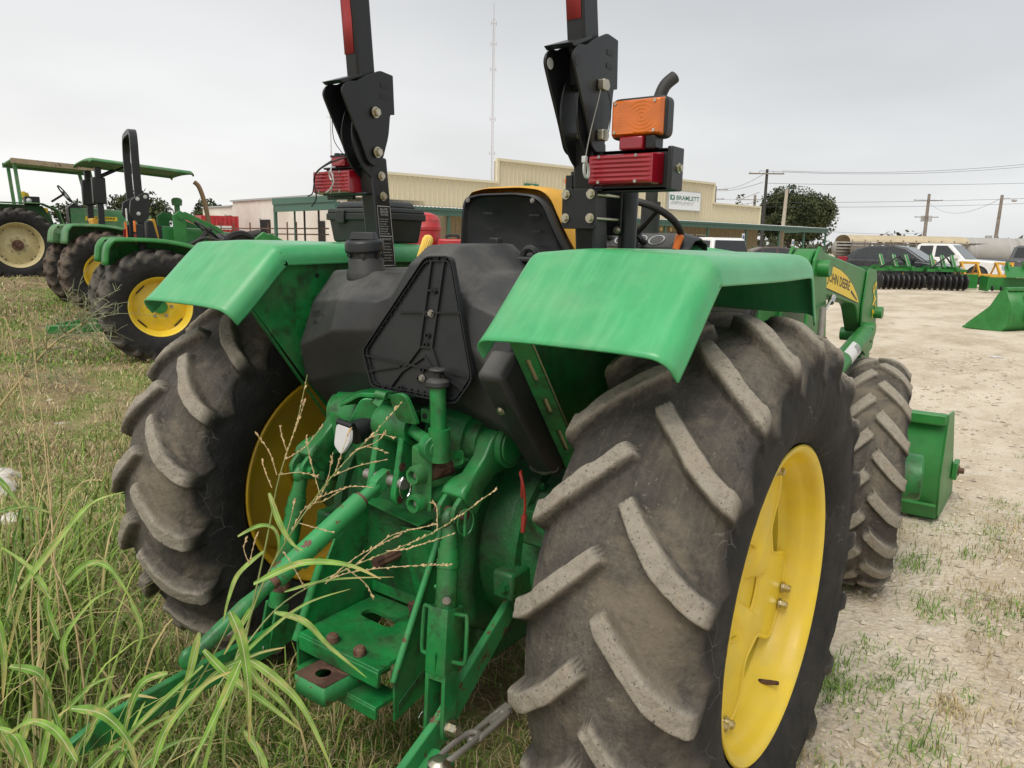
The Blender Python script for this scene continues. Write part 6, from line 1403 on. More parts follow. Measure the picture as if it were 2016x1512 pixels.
for s in (1, -1):
    g = G(); g.span((s*.42, .02, .9), (s*.50, .12, 2.52)); p = g.obj('roll_bar_post', 'black', TC, bevel=.01); g = G(); g.span((s*.40, -.04, 1.9), (s*.53, .17, 2.35)); g.obj('hinge_plate', 'black', p, bevel=.02)
    g = G(); g.tube([(s*.46, .1, 2.35), (s*.46, .5, 2.56)], .02, 6); g.obj('canopy_strut', 'black', p)
g = G(); g.prism(arc_poly([(-.2, .05, 1.25), (-.2, .5, 1.25), (-.2, .5, 1.34), (-.2, .12, 1.36), (-.2, .04, 1.66), (-.2, -.03, 1.66)], .03, 3), (.40, 0, 0)); g.obj('seat', 'yellow_seat', TC, bevel=.02)
wheel_ring(TC, (0, .85, 1.60), .2, -40)
g = G(); g.prism([(-.26, .95, .9), (-.26, .92, 1.45), (-.26, 1.02, 1.58), (-.26, 1.2, 1.52), (-.26, 1.2, .9)], (.52, 0, 0)); g.obj('dashboard', 'plastic', TC, bevel=.03)
pts = smooth_path([(.30, 1.98, 1.2), (.30, 1.94, 1.7), (.30, 1.88, 2.05), (.30, 1.80, 2.30), (.30, 1.72, 2.38)], 5); g = G(); g.tube(pts, .042, 12, False); g.tube(pts, .036, 12, False); g.obj('exhaust_stack', mat('tan_rusted_steel', (.26, .17, .09), .7, rust=.3), TC)
g = G(); g.cyl((-.12, 1.5, 1.4), (-.12, 1.5, 1.95), .05, n=12); g.cyl((-.12, 1.5, 1.95), (-.12, 1.5, 2.05), .09, .10, 14); g.sphere((-.12, 1.5, 2.05), .10, 12, 6, (1, 1, .5)); g.obj('air_intake', 'green_old', TC)
for s in (1, -1): loader_side(TC, s, .50, 1.35, 2.05, 1.55, 1.78, 'green_bg')

# ---- the old one with a four-post canopy
dx_, dy_ = local_root(-17.75, 5.5, 1.28, .85, HB); ZD = .50
TD = thing('tractor', 'old green tractor with cream wheel and weathered four post canopy at far left', 'tractor', (dx_, dy_, ZD), -HB)
for s in (1, -1):
    w = wheel(TD, (s*.85, 0, .80), T_OLD, 'tyre_bg', .50, .17, 'cream_rim', s, bolts=8)
    g = G(); g.cyl((s*.05, 0, 0), (s*.22, 0, 0), .045, n=12); g.cyl((s*.05, 0, 0), (s*.10, 0, 0), .12, n=14); g.obj('axle_stub', 'rusty', w)
    for i in range(8): t = 2*math.pi*i/8; bolt(w, (s*.02, .40*math.cos(t), .40*math.sin(t)), (s, 0, 0), .022, .03, 'cream_rim')
    wheel(TD, (s*.7, 2.5, .46), T_BGF, 'tyre_bg', .26, .10, 'cream_rim', s, 'front_wheel')
    g = G(); rows = [[Vector((s*x, y, z)) for y, z in ((-.62, 1.42), (-.55, 1.70), (-.45, 1.74), (.55, 1.74), (.85, 1.60), (1.0, 1.05))] for x in (.50, .55, .95, 1.0)]; g.grid(rows); g.obj('fender', 'green_old', TD, solid=.02, bevel=.01)
    g = G(); g.prism([(s*.5, -.5, 1.70), (s*.5, .6, 1.70), (s*.5, 1.0, .9), (s*.5, .2, .9)], (s*.02, 0, 0)); g.obj('fender_side', 'green_old', TD)
g = G(); g.span((-.3, -.4, .55), (.3, 1.4, 1.2)); g.obj('transmission_case', 'green_old', TD, bevel=.04)
hood_box(TD, 1.2, 3.0, .95, 1.70, .30, 'green_old', .05)
for s in (1, -1): g = G(); g.span((s*.307, 1.5, 1.40), (s*.313, 2.2, 1.50)); st_ = g.obj('brand_plate', 'ink_yellow', TD); text('brand_lettering', 'JOHN DEERE', (s*.3155, 1.53 if s > 0 else 2.17, 1.415), (0, .62*s, 0), (0, 0, .07), 'ink_black', st_, True)
g = G(); g.prism([(-.85, .05, 2.66), (.85, .05, 2.66), (.85, 1.75, 2.58), (-.85, 1.75, 2.58)], (0, 0, .05)); g.obj('canopy', 'green_old', TD, bevel=.015)
g = G(); g.prism([(-.87, .03, 2.60), (-.87, .03, 2.71), (-.87, 1.77, 2.64), (-.87, 1.77, 2.53)], (.03, 0, 0)); g.obj('canopy_edge', 'green_old', TD); g = G(); g.prism([(.84, .03, 2.60), (.84, .03, 2.71), (.84, 1.77, 2.64), (.84, 1.77, 2.53)], (.03, 0, 0)); g.obj('canopy_edge', mat('weathered_tan_edge', (.34, .27, .18), .8, rust=.4), TD)
for s in (1, -1):
    for y0, y1, z0 in ((.05, .12, 1.72), (1.72, 1.60, 1.2)): g = G(); g.tube([(s*.62, y0+.12, z0), (s*.62, y1, 2.60)], .05, 4); g.obj('canopy_post', 'green_old', TD)
g = G(); g.prism(arc_poly([(-.22, .35, 1.55), (-.22, .75, 1.55), (-.22, .75, 1.66), (-.22, .45, 1.70), (-.22, .38, 2.0), (-.22, .28, 2.0)], .03, 3), (.44, 0, 0)); g.obj('seat', 'yellow', TD, bevel=.03); g = G(); g.span((-.28, .22, 1.85), (.28, .32, 2.02)); g.obj('seat_back', 'yellow', TD, bevel=.02)
g = G(); g.span((.40, .25, 1.70), (.62, .55, 1.90)); g.obj('side_panel', 'black', TD, bevel=.02); g = G(); g.sphere((.63, .33, 1.80), .06, 10, 8); g.obj('work_lamp', 'silver', TD)
wheel_ring(TD, (0, 1.15, 2.02), .22, -55)
g = G(); g.prism([(-.24, 1.2, 1.2), (-.24, 1.16, 1.70), (-.24, 1.3, 1.80), (-.24, 1.5, 1.70), (-.24, 1.5, 1.2)], (.48, 0, 0)); g.obj('dashboard', 'black', TD, bevel=.03)

# ================================================================== things on and beside the big tractor
TBX = thing('tool_box', 'black plastic tool box resting on the left rear fender', 'tool box', (-.665, .205, 1.581), R(90))
def tapered(z0, z1, hx0, hy0, hx1, hy1):
    g = G(); g.add([(-hx0, -hy0, z0), (hx0, -hy0, z0), (hx0, hy0, z0), (-hx0, hy0, z0), (-hx1, -hy1, z1), (hx1, -hy1, z1), (hx1, hy1, z1), (-hx1, hy1, z1)], [(3, 2, 1, 0), (4, 5, 6, 7), (0, 1, 5, 4), (1, 2, 6, 5), (2, 3, 7, 6), (3, 0, 4, 7)]); return g
M['box_plastic'] = mat('tool_box_plastic', (.016, .020, .019), .45, dust=.3, dustcol=(.06, .065, .06), bump=.15, bscale=120)
tapered(0.0, .088, .080, .150, .088, .165).obj('box_body', 'box_plastic', TBX, bevel=.008)
tapered(.082, .108, .094, .174, .094, .174).obj('box_rim', 'box_plastic', TBX, bevel=.004)
ld = tapered(.108, .126, .092, .172, .088, .167).obj('box_lid', 'box_plastic', TBX, bevel=.005)
tapered(.126, .152, .075, .150, .062, .130).obj('lid_top', 'box_plastic', ld, bevel=.01)
for y in (-.09, .09): g = G(); g.span((-.102, y-.025, .07), (-.093, y+.025, .12)); g.obj('latch', 'box_plastic', TBX, bevel=.004)
RD = thing('fuel_tank', 'red upright steel fuel tank with rounded top in the yard behind the tool box', 'tank', (-9.9, 10.45, 0))
g = G(); g.lathe([(0, 0), (0, .36), (1.78, .36), (1.80, .375), (1.86, .375), (1.88, .36), (2.02, .34), (2.12, .26), (2.17, .12), (2.18, 0)], (0, 0, 0), (0, 0, 1), 36); g.obj('shell', 'red_paint', RD, ang=30)
RB = thing('storage_bin', 'red ribbed bin with a black handle in the yard left of the seat', 'bin', (-9.15, 10.55, 0), R(30))
g = G(); g.span((-.30, -.2, 0), (.30, .2, 1.62)); g.obj('body', 'red_paint', RB, bevel=.04)
for i in range(4): g = G(); g.span((-.31, -.215, .6+.2*i), (.31, .215, .64+.2*i)); g.obj('rib', 'red_paint', RB, bevel=.008)
g = G(); g.tube(smooth_path([(-.12, -.1, 1.62), (-.11, -.1, 1.69), (.11, -.1, 1.69), (.12, -.1, 1.62)], 4), .03, 8); g.obj('handle', 'rubber', RB)

# ================================================================== vehicles
def car_mat(name, c, rough=.25): return mat(name, c, rough, var=.03, coat=.5, dust=.15, dustcol=tuple(min(1, x*.7+.1) for x in c))
M['car_white'] = car_mat('white_car_paint', (.76, .76, .75)); M['car_grey'] = car_mat('grey_car_paint', (.10, .105, .11)); M['car_dark'] = car_mat('charcoal_car_paint', (.022, .024, .028)); M['car_plum'] = car_mat('dark_red_car_paint', (.06, .03, .032))
def wheel_car(parent, x, y, r_):
    g = G(); s = 1 if y > 0 else -1; g.lathe([(-.11, r_*.6), (-.11, r_*.92), (-.09, r_), (.09, r_), (.11, r_*.92), (.11, r_*.62)], (x, y, r_), (0, 1, 0), 26); w = g.obj('wheel', 'rubber', parent)
    g = G(); g.lathe([(.0, .0), (.02, r_*.15), (.03, r_*.3), (.01, r_*.5), (.09, r_*.62)], (x, y+s*.02, r_), (0, s, 0), 20); g.obj('rim', 'galv', w)
def vehicle(name, label, cat, loc, rz, paint, side, roof, L_, Wd_, wheels, wr_, glass_rows, extras):
    """side: lower-body outline (x,z); roof: greenhouse outline (x,z) base-to-base; y half width Wd_"""
    t = thing(name, label, cat, loc, rz)
    hw = Wd_/2; g = G(); rows = []
    n = len(side); cx0 = sum(x for x, z in side)/n
    rows = [[Vector((x*(1 if abs(y) < hw else 1), y, z)) for x, z in side] for y in (-hw, hw)]
    g.grid([[*r, r[0]] for r in rows]); g.f += [tuple(range(n)), tuple(n+1+i for i in range(n))]
    b = g.obj('body', paint, t, bevel=.07, seg=3); b.modifiers['bevel'].angle_limit = R(50)
    # greenhouse with tumblehome
    zb = min(z for x, z in roof); zt = max(z for x, z in roof); g = G(); rows = []
    for s in (-1, 1): rows.append([Vector((x, s*(hw-.05-.17*(z-zb)/(zt-zb)), z)) for x, z in roof])
    m = len(roof); g.grid(rows); g.f += [tuple(range(m)), tuple(m+i for i in range(m))]; gh = g.obj('cabin', paint, t, bevel=.05, seg=3)
    def gp(x, z, s, o=.006): return Vector((x, s*(hw-.05-.17*(z-zb)/(zt-zb)+o), z))
    for poly in glass_rows:
        for s in (-1, 1): g = G(); g.prism([gp(x, z, s, .004) for x, z in poly], (0, s*.006, 0)); g.obj('side_window', 'glass', gh)
    for (x0, z0, x1, z1, mm, nm) in extras['glass']:
        g = G(); d = Vector((x1-x0, 0, z1-z0)).normalized(); nn = Vector((-d.z, 0, d.x)); nn = nn if nn.z > 0 else -nn; y0 = hw-.05-.17*(z0-zb)/(zt-zb)-.07; y1 = hw-.05-.17*(z1-zb)/(zt-zb)-.07
        g.prism([Vector((x0, -y0, z0))+nn*.012, Vector((x0, y0, z0))+nn*.012, Vector((x1, y1, z1))+nn*.012, Vector((x1, -y1, z1))+nn*.012], nn*.006); g.obj(nm, mm, gh)
    for x in wheels:
        for s in (-1, 1):
            g = G(); g.cyl((x, s*(hw-.25), wr_), (x, s*(hw+.004), wr_), wr_*1.22, n=28); g.obj('wheel_arch', 'ink_black', t); wheel_car(t, x, s*(hw-.09), wr_)
    for (nm, a, b_, mm) in extras['boxes']: g = G(); g.span(a, b_); g.obj(nm, mm, t, bevel=.012)
    return t
# white crew cab, nose to the right
pk_side = [(-2.85, .55), (-2.85, 1.12), (-.95, 1.14), (.9, 1.12), (1.2, 1.16), (2.55, 1.08), (2.86, .98), (2.9, .52), (2.6, .38), (-2.6, .42)]
pk_roof = [(-1.05, 1.12), (-.92, 1.80), (-.75, 1.88), (.45, 1.88), (.62, 1.84), (1.32, 1.14)]
pk_glass = [[(-.86, 1.24), (-.76, 1.76), (-.18, 1.78), (-.18, 1.24)], [(-.04, 1.24), (-.04, 1.78), (.44, 1.78), (.98, 1.26)]]
def pickup(label, loc, rz, paint):
    hw = .97
    ex = {'glass': [(1.30, 1.17, .64, 1.80, 'cab_glass', 'windscreen'), (-1.06, 1.20, -.94, 1.78, 'glass', 'rear_window')],
          'boxes': [('headlamp', (2.72, -.92, .82), (2.90, -.50, 1.0), 'silver'), ('headlamp', (2.72, .50, .82), (2.90, .92, 1.0), 'silver'), ('grille', (2.84, -.48, .70), (2.92, .48, 1.0), 'ink_black'), ('grille_bar', (2.86, -.48, .83), (2.935, .48, .88), 'chrome'),
                    ('bumper', (2.78, -.96, .45), (3.0, .96, .66), paint), ('rear_bumper', (-3.0, -.94, .5), (-2.83, .94, .66), 'chrome'), ('tail_lamp', (-2.88, -.98, .75), (-2.8, -.84, 1.08), 'red'), ('tail_lamp', (-2.88, .84, .75), (-2.8, .98, 1.08), 'red'),
                    ('mirror', (.88, -1.16, 1.18), (1.02, -.96, 1.36), paint), ('mirror', (.88, .96, 1.18), (1.02, 1.16, 1.36), paint), ('handle', (-.62, -.99, 1.02), (-.42, -.965, 1.06), 'chrome'), ('handle', (.20, -.99, 1.02), (.40, -.965, 1.06), 'chrome'),
                    ('door_seam', (-.12, -.975, .5), (-.105, -.966, 1.12), 'ink_black'), ('door_seam', (-1.02, -.975, .5), (-1.005, -.966, 1.12), 'ink_black'), ('door_seam', (-.12, .966, .5), (-.105, .975, 1.12), 'ink_black'), ('bed_floor', (-2.72, -.82, 1.10), (-1.12, .82, 1.147), 'ink_black'), ('plate_recess', (-2.875, -.12, .84), (-2.855, .12, .96), 'ink_black')]}
    return vehicle('pickup_truck', label, 'truck', loc, rz, paint, pk_side, pk_roof, 5.8, 1.94, (-1.85, 1.9), .40, pk_glass, ex)
# heading angle: +X of the car; world azimuth a (clockwise from +Y) -> rz = 90-a
pickup('white crew cab pickup parked behind the yellow implements', (-3.75, 41.5, 0), R(90-100), 'car_white')
pickup('grey crew cab pickup at the right edge behind the white pickup', (.1, 47.4, 0), R(90-112), 'car_grey')
pickup('white pickup seen from its tail, parked before the shop canopy', (-9.75, 26.6, 0), R(90+62), 'car_white')
hb_side = [(-2.1, .50), (-2.12, .95), (-1.5, 1.02), (1.0, .98), (1.9, .84), (2.12, .70), (2.12, .40), (1.9, .28), (-1.9, .30)]
hb_roof = [(-1.95, .98), (-1.45, 1.40), (-1.0, 1.54), (-.1, 1.57), (.35, 1.50), (1.15, .98)]
def hatch(label, loc, rz, paint, name='hatchback_car'):
    hw = .90
    ex = {'glass': [(1.10, 1.01, .36, 1.48, 'cab_glass', 'windscreen'), (-1.93, 1.04, -1.40, 1.42, 'glass', 'rear_window')],
          'boxes': [('tail_lamp', (-2.1, -.92, .90), (-1.72, -.80, 1.10), 'red'), ('tail_lamp', (-2.1, .80, .90), (-1.72, .92, 1.10), 'red'), ('headlamp', (1.85, -.86, .62), (2.10, -.5, .78), 'silver'), ('headlamp', (1.85, .5, .62), (2.10, .86, .78), 'silver'), ('mirror', (.62, -1.06, 1.0), (.76, -.88, 1.12), paint), ('mirror', (.62, .88, 1.0), (.76, 1.06, 1.12), paint), ('bumper', (2.0, -.85, .32), (2.18, .85, .52), paint), ('door_seam', (-.2, -.908, .4), (-.185, -.897, .98), 'ink_black')]}
    gl = [[(-1.55, 1.06), (-1.22, 1.40), (-1.02, 1.46), (-1.02, 1.06)], [(-.94, 1.06), (-.94, 1.47), (-.30, 1.50), (-.30, 1.06)], [(-.18, 1.06), (-.18, 1.50), (.30, 1.44), (.92, 1.06)]]
    return vehicle(name, label, 'car', loc, rz, paint, hb_side, hb_roof, 4.2, 1.8, (-1.3, 1.32), .32, gl, ex)
hatch('charcoal hatchback with a red tail lamp parked behind the disc harrows', (-4.6, 35.4, 0), R(90-97), 'car_dark').scale = (1.12, 1.08, 1.10)
hatch('dark low car whose roof shows behind the right fender', (-10.9, 38.6, 0), R(90-60), 'car_plum', 'sedan_car')

# ================================================================== trailers and tanks beyond
M['tarp'] = mat('tan_tarp', (.47, .39, .26), .7, var=.08, scale=2); M['slat'] = mat('grey_brown_slat', (.17, .145, .12), .8, var=.2); M['tank_white'] = mat('dull_white_tank', (.36, .345, .32), .5, var=.06, scale=1.5)
LT = thing('livestock_trailer', 'long slatted livestock trailer with a rolled tan tarp roof', 'trailer', (-7.4, 52.0, 0), R(36))
for i in range(7): g = G(); g.span((-3.6, -1.1, .6+.2*i), (3.6, -1.06, .72+.2*i)); g.obj('slat', 'slat', LT)
for i in range(7): g = G(); g.span((-3.6, 1.06, .6+.2*i), (3.6, 1.1, .72+.2*i)); g.obj('slat', 'slat', LT)
for i in range(10): g = G(); g.span((-3.6+.79*i, -1.14, .5), (-3.52+.79*i, -1.10, 2.1)); g.obj('upright', 'slat', LT)
g = G(); g.grid([[Vector((x, 1.15*math.cos(R(a)), 1.98+.42*math.sin(R(a)))) for a in range(0, 181, 15)] for x in (-3.7, -3.6, 3.6, 3.7)]); g.obj('tarp_roof', 'tarp', LT); g = G(); g.span((-3.7, -1.1, .45), (3.7, 1.1, .55)); g.obj('floor', 'slat', LT)
for s in (-1, 1):
    for x in (-.5, .5): wheel_car(LT, x, s*1.0, .38)
def tank(label, loc, rz, L_, r_, z):
    t = thing('liquid_tank', label, 'tank', loc, rz, 'liquid tanks'); g = G(); g.lathe([(-L_/2-.28*r_, 0), (-L_/2-.22*r_, r_*.5), (-L_/2, r_*.95), (-L_/2+.05, r_), (L_/2-.05, r_), (L_/2, r_*.95), (L_/2+.22*r_, r_*.5), (L_/2+.28*r_, 0)], (0, 0, z), (1, 0, 0), 32); g.obj('vessel', 'tank_white', t)
    for x in (-L_*.35, L_*.35): g = G(); g.span((x-.1, -r_*.7, 0), (x+.1, r_*.7, z-r_*.6)); g.obj('saddle', 'rusty', t); g = G(); g.lathe([(-.04, r_+.01), (.04, r_+.01)], (x, 0, z), (1, 0, 0), 32); g.obj('band', 'galv', t)
    g = G(); g.cyl((0, 0, z+r_*.9), (0, 0, z+r_+.15), .2, n=14); g.obj('hatch', 'tank_white', t)
tank('round ended pale tank left of the slatted trailer', (-10.6, 53.0, 0), R(70), 2.4, .62, 1.55)
tank('large pale tank behind the grey pickup, left of two', (-3.1, 57.4, 0), R(30), 3.0, .95, 1.45); tank('large pale tank at the right edge of the view', (-.6, 58.5, 0), R(28), 2.4, .95, 1.45)
FT = thing('flatbed_trailer', 'long low trailer with a dark top rail behind the white pickup', 'trailer', (-4.6, 55.5, 0), R(36)); g = G(); g.span((-3, -.06, 1.95), (3, .06, 2.02)); g.obj('top_rail', 'slat', FT); g = G(); g.span((-3, -1, .7), (3, 1, .85)); g.obj('deck', 'slat', FT)
for i in range(7): g = G(); g.span((-3+i, -.05, .8), (-2.93+i, .05, 1.96)); g.obj('stake', 'slat', FT)
for s in (-1, 1): wheel_car(FT, 0, s*.85, .4)
# dark machinery under the oak
for i, (x, y, lb) in enumerate(((-15.2, 50.5, 'nearer dark harrow frame parked beneath the canopy end'), (-12.2, 47.6, 'dark harrow frame parked left of the charcoal hatchback'))):
    t = thing('harrow_frame', lb, 'implement', (x, y, 0), R(30+20*i)); 
    for k in range(4): g = G(); g.span((-2.2, -1+.6*k, .8), (2.2, -.92+.6*k, .9)); g.obj('beam', 'rusty', t)
    for k in range(9): g = G(); g.tube(smooth_path([(-2+.5*k, -.9+.4*(k % 3), .85), (-2+.5*k, -1.2+.4*(k % 3), .6), (-2+.5*k, -1.0+.4*(k % 3), .02)], 4), .035, 6); g.obj('tine', 'rubber', t)
    g = G(); g.span((-1.2, -.2, .9), (-1.1, -.1, 1.5)); g.span((1.1, -.2, .9), (1.2, -.1, 1.5)); g.span((-1.2, -.2, 1.42), (1.2, -.1, 1.5)); g.obj('mast', 'green_bg', t); wheel_car(t, 2.3, .3, .35); wheel_car(t, -2.3, .3, .35)

# ================================================================== implements
M['impl_green'] = mat('implement_green', (.020, .17, .030), .4, var=.1); M['impl_yellow'] = mat('implement_yellow', (.62, .33, .018), .45, var=.12, dust=.2, dustcol=(.5, .35, .12)); M['disc_black'] = mat('disc_black', (.014, .014, .015), .4, dust=.2, dustcol=(.06, .055, .05))
def disc_mesh():
    g = G(); n = 36; rows = []
    for f, d in ((0, .0), (.3, .01), (.7, .045), (1, .08)):
        rows.append([Vector((d, f*.33*(1-.06*(i % 6 < 2 and f == 1))*math.cos(2*math.pi*i/n), f*.33*(1-.06*(i % 6 < 2 and f == 1))*math.sin(2*math.pi*i/n))) for i in range(n)])
    g.grid(rows, True); return g.mesh('disc')
DM = disc_mesh()
def disc_harrow(label, loc, rz, n):
    t = thing('disc_harrow', label, 'implement', loc, rz, 'disc harrows'); w = n*.19
    for gy, ang, sg in ((-.75, 12, 1), (.75, -12, -1)):
        for i in range(n):
            x = -w/2+w*i/(n-1); o = place('disc', DM, 'disc_black', t, solid=.006, loc=(x, gy+x*math.tan(R(ang)), .33)); o.rotation_euler = (0, 0, R(ang) if sg > 0 else R(180+ang))
        g = G(); g.cyl((-w/2-.1, gy-(w/2+.1)*math.tan(R(ang)), .33), (w/2+.1, gy+(w/2+.1)*math.tan(R(ang)), .33), .03, n=8); g.obj('gang_shaft', 'disc_black', t)
        g = G(); a = Vector((-w/2-.1, gy-(w/2+.1)*math.tan(R(ang)), .78)); b = Vector((w/2+.1, gy+(w/2+.1)*math.tan(R(ang)), .78)); g.tube([a, b], .075, 4); g.obj('gang_beam', 'impl_green', t)
        for k in (-.35, .35): g = G(); g.span((w*k-.05, gy+w*k*math.tan(R(ang))-.05, .35), (w*k+.05, gy+w*k*math.tan(R(ang))+.05, .8)); g.obj('hanger', 'disc_black', t, bevel=.01)
    for x in (-w*.25, w*.25): g = G(); g.span((x-.06, -1.0, .80), (x+.06, 1.0, .92)); g.obj('frame_rail', 'impl_green', t)
    for x in (-w*.28, w*.02, w*.30):
        g = G(); g.prism([(x, -.35, .88), (x, .05, .88), (x, .42, 1.38), (x, .22, 1.38)], (.09, 0, 0)); u = g.obj('hitch_upright', 'impl_green', t, bevel=.01)
        g = G(); g.prism([(x-.004, -.30, .90), (x-.004, -.20, .90), (x-.004, .26, 1.33), (x-.004, .20, 1.36)], (.098, 0, 0)); g.obj('white_edge', 'ink_white', u)
    g = G(); g.tube([(-w*.4, -.6, .85), (w*.1, -.1, 1.30), (w*.42, .3, .9)], .035, 6); g.obj('brace', 'disc_black', t)
    return t
disc_harrow('green disc harrow with black discs nearest the loader arm', (-4.35, 32.3, 0), R(30), 9)
disc_harrow('smaller green disc harrow right of the first one', (-2.75, 33.3, 0), R(24), 7)
for i, (x, y, lb, a) in enumerate(((-3.55, 35.2, 'yellow tillage frame behind the first disc harrow', 20), (-2.0, 36.1, 'yellow tillage frame in front of the white pickup', 24), (-.75, 36.4, 'yellow tillage frame in front of the grey pickup', 28))):
    t = thing('tillage_frame', lb, 'implement', (x, y, 0), R(a), 'yellow tillage frames'); t.scale = (.95, .95, .80)
    for yy in (-.5, .45): g = G(); g.span((-1.05, yy-.06, .62), (1.05, yy+.06, .74)); g.obj('toolbar', 'impl_yellow', t, bevel=.01)
    for xx in (-.95, .95, -.3, .35): g = G(); g.span((xx-.05, -.5, .63), (xx+.05, .45, .73)); g.obj('cross_member', 'impl_yellow', t)
    for xx in (-.32, .30): g = G(); g.prism([(xx, -.45, .72), (xx, -.25, .72), (xx, .25, 1.30), (xx, .10, 1.34)], (.07, 0, 0)); g.obj('mast_leg', 'impl_yellow', t, bevel=.008); g = G(); g.tube([(xx+.03, .2, 1.30), (xx+.03, .55, .75)], .04, 4); g.obj('mast_brace', 'impl_yellow', t)
    g = G(); g.span((-.36, .08, 1.26), (.42, .25, 1.38)); g.obj('mast_top', 'impl_yellow', t, bevel=.01)
    for xx in (-.9, -.45, 0, .45, .9): g = G(); g.prism([(xx, -.6, .7), (xx, -.48, .7), (xx, -.42, .25), (xx, -.62, .02), (xx, -.66, .08), (xx, -.54, .28)], (.04, 0, 0)); g.obj('shank', 'impl_yellow' if xx else 'rusty', t)
    g = G(); g.span((-1.0, .5, .35), (-.85, .62, .8)); g.obj('side_post', 'impl_yellow', t, bevel=.01)
BB = thing('box_blade', 'low green box blade with hitch frame at the right edge behind the loader bucket', 'implement', (-.1, 32.9, 0), R(22))
g = G(); g.span((-1.1, -.4, .06), (-1.04, .5, .62)); g.obj('end_plate', 'impl_green', BB); g = G(); g.span((1.04, -.4, .06), (1.1, .5, .62)); g.obj('end_plate', 'impl_green', BB); g = G(); g.span((-1.04, -.06, .10), (1.04, .02, .58)); g.obj('mouldboard', 'impl_green', BB)
g = G(); g.prism([(-.5, -.4, .60), (.5, -.4, .60), (.35, .4, .95), (-.35, .4, .95)], (0, .02, .05)); g.obj('hitch_cover', 'impl_green', BB)
for x in (-.3, .25): g = G(); g.prism([(x, -.2, .6), (x, .1, .6), (x, .5, 1.15), (x, .3, 1.18)], (.07, 0, 0)); g.obj('hitch_upright', 'impl_green', BB)
for i in range(7): g = G(); g.lathe([(-.02, .10), (.02, .10), (.02, .04), (-.02, .04)], (-.9+.3*i, -.35, .17), (1, 0, 0), 18, True); g.obj('ring_tooth', 'disc_black', BB)
BB2 = thing('scraper_blade', 'small green blade between the disc harrow and yellow frames', 'implement', (-1.9, 34.3, 0), R(20)); g = G(); g.span((-.42, -.05, .05), (.42, .02, .62)); g.obj('blade', 'impl_green', BB2); g = G(); g.span((-.06, 0, .4), (.06, .7, .5)); g.obj('tongue', 'impl_green', BB2)
# loose loader bucket
BK = thing('loader_bucket', 'loose green loader bucket lying on the pale gravel at right', 'bucket', (.38, 16.2, 0), R(-118))
pr = [(-.05, .82), (.05, .84), (.18, .55), (.16, .10), (.05, .015), (-.72, .015), (-.75, .0), (.08, .0), (.20, .08), (.22, .55), (.12, .88)]
pr = [(.15, .84), (.30, .50), (.28, .12), (.18, .01), (-.62, .01)]
g = G(); g.grid([[Vector((x, y, z)) for y, z in pr] for x in (-2.0, 0)]); g.obj('shell', 'green_bg', BK, solid=.015)
for x in (-2.0, 0): g = G(); g.prism([(x, .15, .84), (x, .05, .80), (x, -.12, .48), (x, -.55, .10), (x, -.62, .0), (x, .18, .0), (x, .28, .12), (x, .30, .5)], (.014, 0, 0)); g.obj('side_plate', 'green_bg', BK)
g = G(); g.span((-2.0, .10, .80), (-.02, .20, .88)); g.obj('top_rail', 'green_bg', BK, bevel=.02); g = G(); g.prism([(.016, -.64, 0), (.016, -.50, 0), (.016, -.50, .09), (.016, -.62, .04)], (-.16, 0, 0)); g.obj('wear_corner', 'green_bg', BK)
for x in (-.5, -1.5): g = G(); g.prism([(x, .28, .2), (x, .48, .25), (x, .45, .55), (x, .25, .74)], (.05, 0, 0)); g.obj('mount_ear', 'green_bg', BK, bevel=.01)
# ================================================================== vegetation and loose stones
def blade_mat(name, rough=.65):
    m = bpy.data.materials.new(name); m.use_nodes = True; t = m.node_tree; b = t.nodes['Principled BSDF']; at = t.nodes.new('ShaderNodeAttribute'); at.attribute_name = 'tint'
    t.links.new(at.outputs['Color'], b.inputs['Base Color']); b.inputs['Roughness'].default_value = rough; b.inputs['Specular IOR Level'].default_value = .25; return m
M['blade'] = blade_mat('grass_blades')
GREEN = np.array([(.12, .24, .032), (.17, .32, .042), (.24, .37, .065), (.085, .17, .03)]); STRAW = np.array([(.46, .36, .17), (.58, .48, .26), (.36, .26, .12), (.62, .53, .32)])
def blades(name, label, P, h, w, lean, col, parent=None, seed=1, az=None):
    r = np.random.default_rng(seed); n = len(P); a = r.random(n)*2*np.pi if az is None else az
    dv = np.stack([np.cos(a), np.sin(a), 0*a], -1); sv = np.stack([-np.sin(a), np.cos(a), 0*a], -1); up = np.array([0, 0, 1.])
    h = h[:, None]; w = w[:, None]; lean = lean[:, None]
    mid = P+up*h*(.62-.25*lean)+dv*h*lean*.30; tip = P+up*h*(1-.72*lean)+dv*h*lean
    V = np.stack([P-sv*w*.5, P+sv*w*.5, mid-sv*w*.42, mid+sv*w*.42, tip], 1).reshape(-1, 3)
    b = (np.arange(n)*5)[:, None]; Q = np.concatenate([b+np.array([0, 1, 3]), b+np.array([0, 3, 2]), b+np.array([2, 3, 4])], 0)
    me = np_mesh(name, V, Q, False); at = me.attributes.new('tint', 'FLOAT_COLOR', 'POINT'); c = np.ones((n*5, 4), np.float32); c[:, :3] = np.repeat(col, 5, 0); at.data.foreach_set('color', c.ravel())
    o = place(name, me, 'blade', parent); tag(o, label, None, None, 'stuff'); return o
def polar(n, r0, r1, a0, a1, seed):
    r = np.random.default_rng(seed); rr = np.exp(r.uniform(math.log(r0), math.log(r1), n)); a = np.radians(r.uniform(a0, a1, n))
    x = CAM_LOC.x+rr*np.sin(a); y = CAM_LOC.y+rr*np.cos(a); return x, y, rr, r
def turf(x, y): return 1-sstep(-.05, .75, x+.42*np.maximum(y, 0)+.10*np.minimum(y, 0)+(fbm(np.stack([x*.8, y*.8, 0*x], -1), 41, 4)-.5)*2.4)*1.0
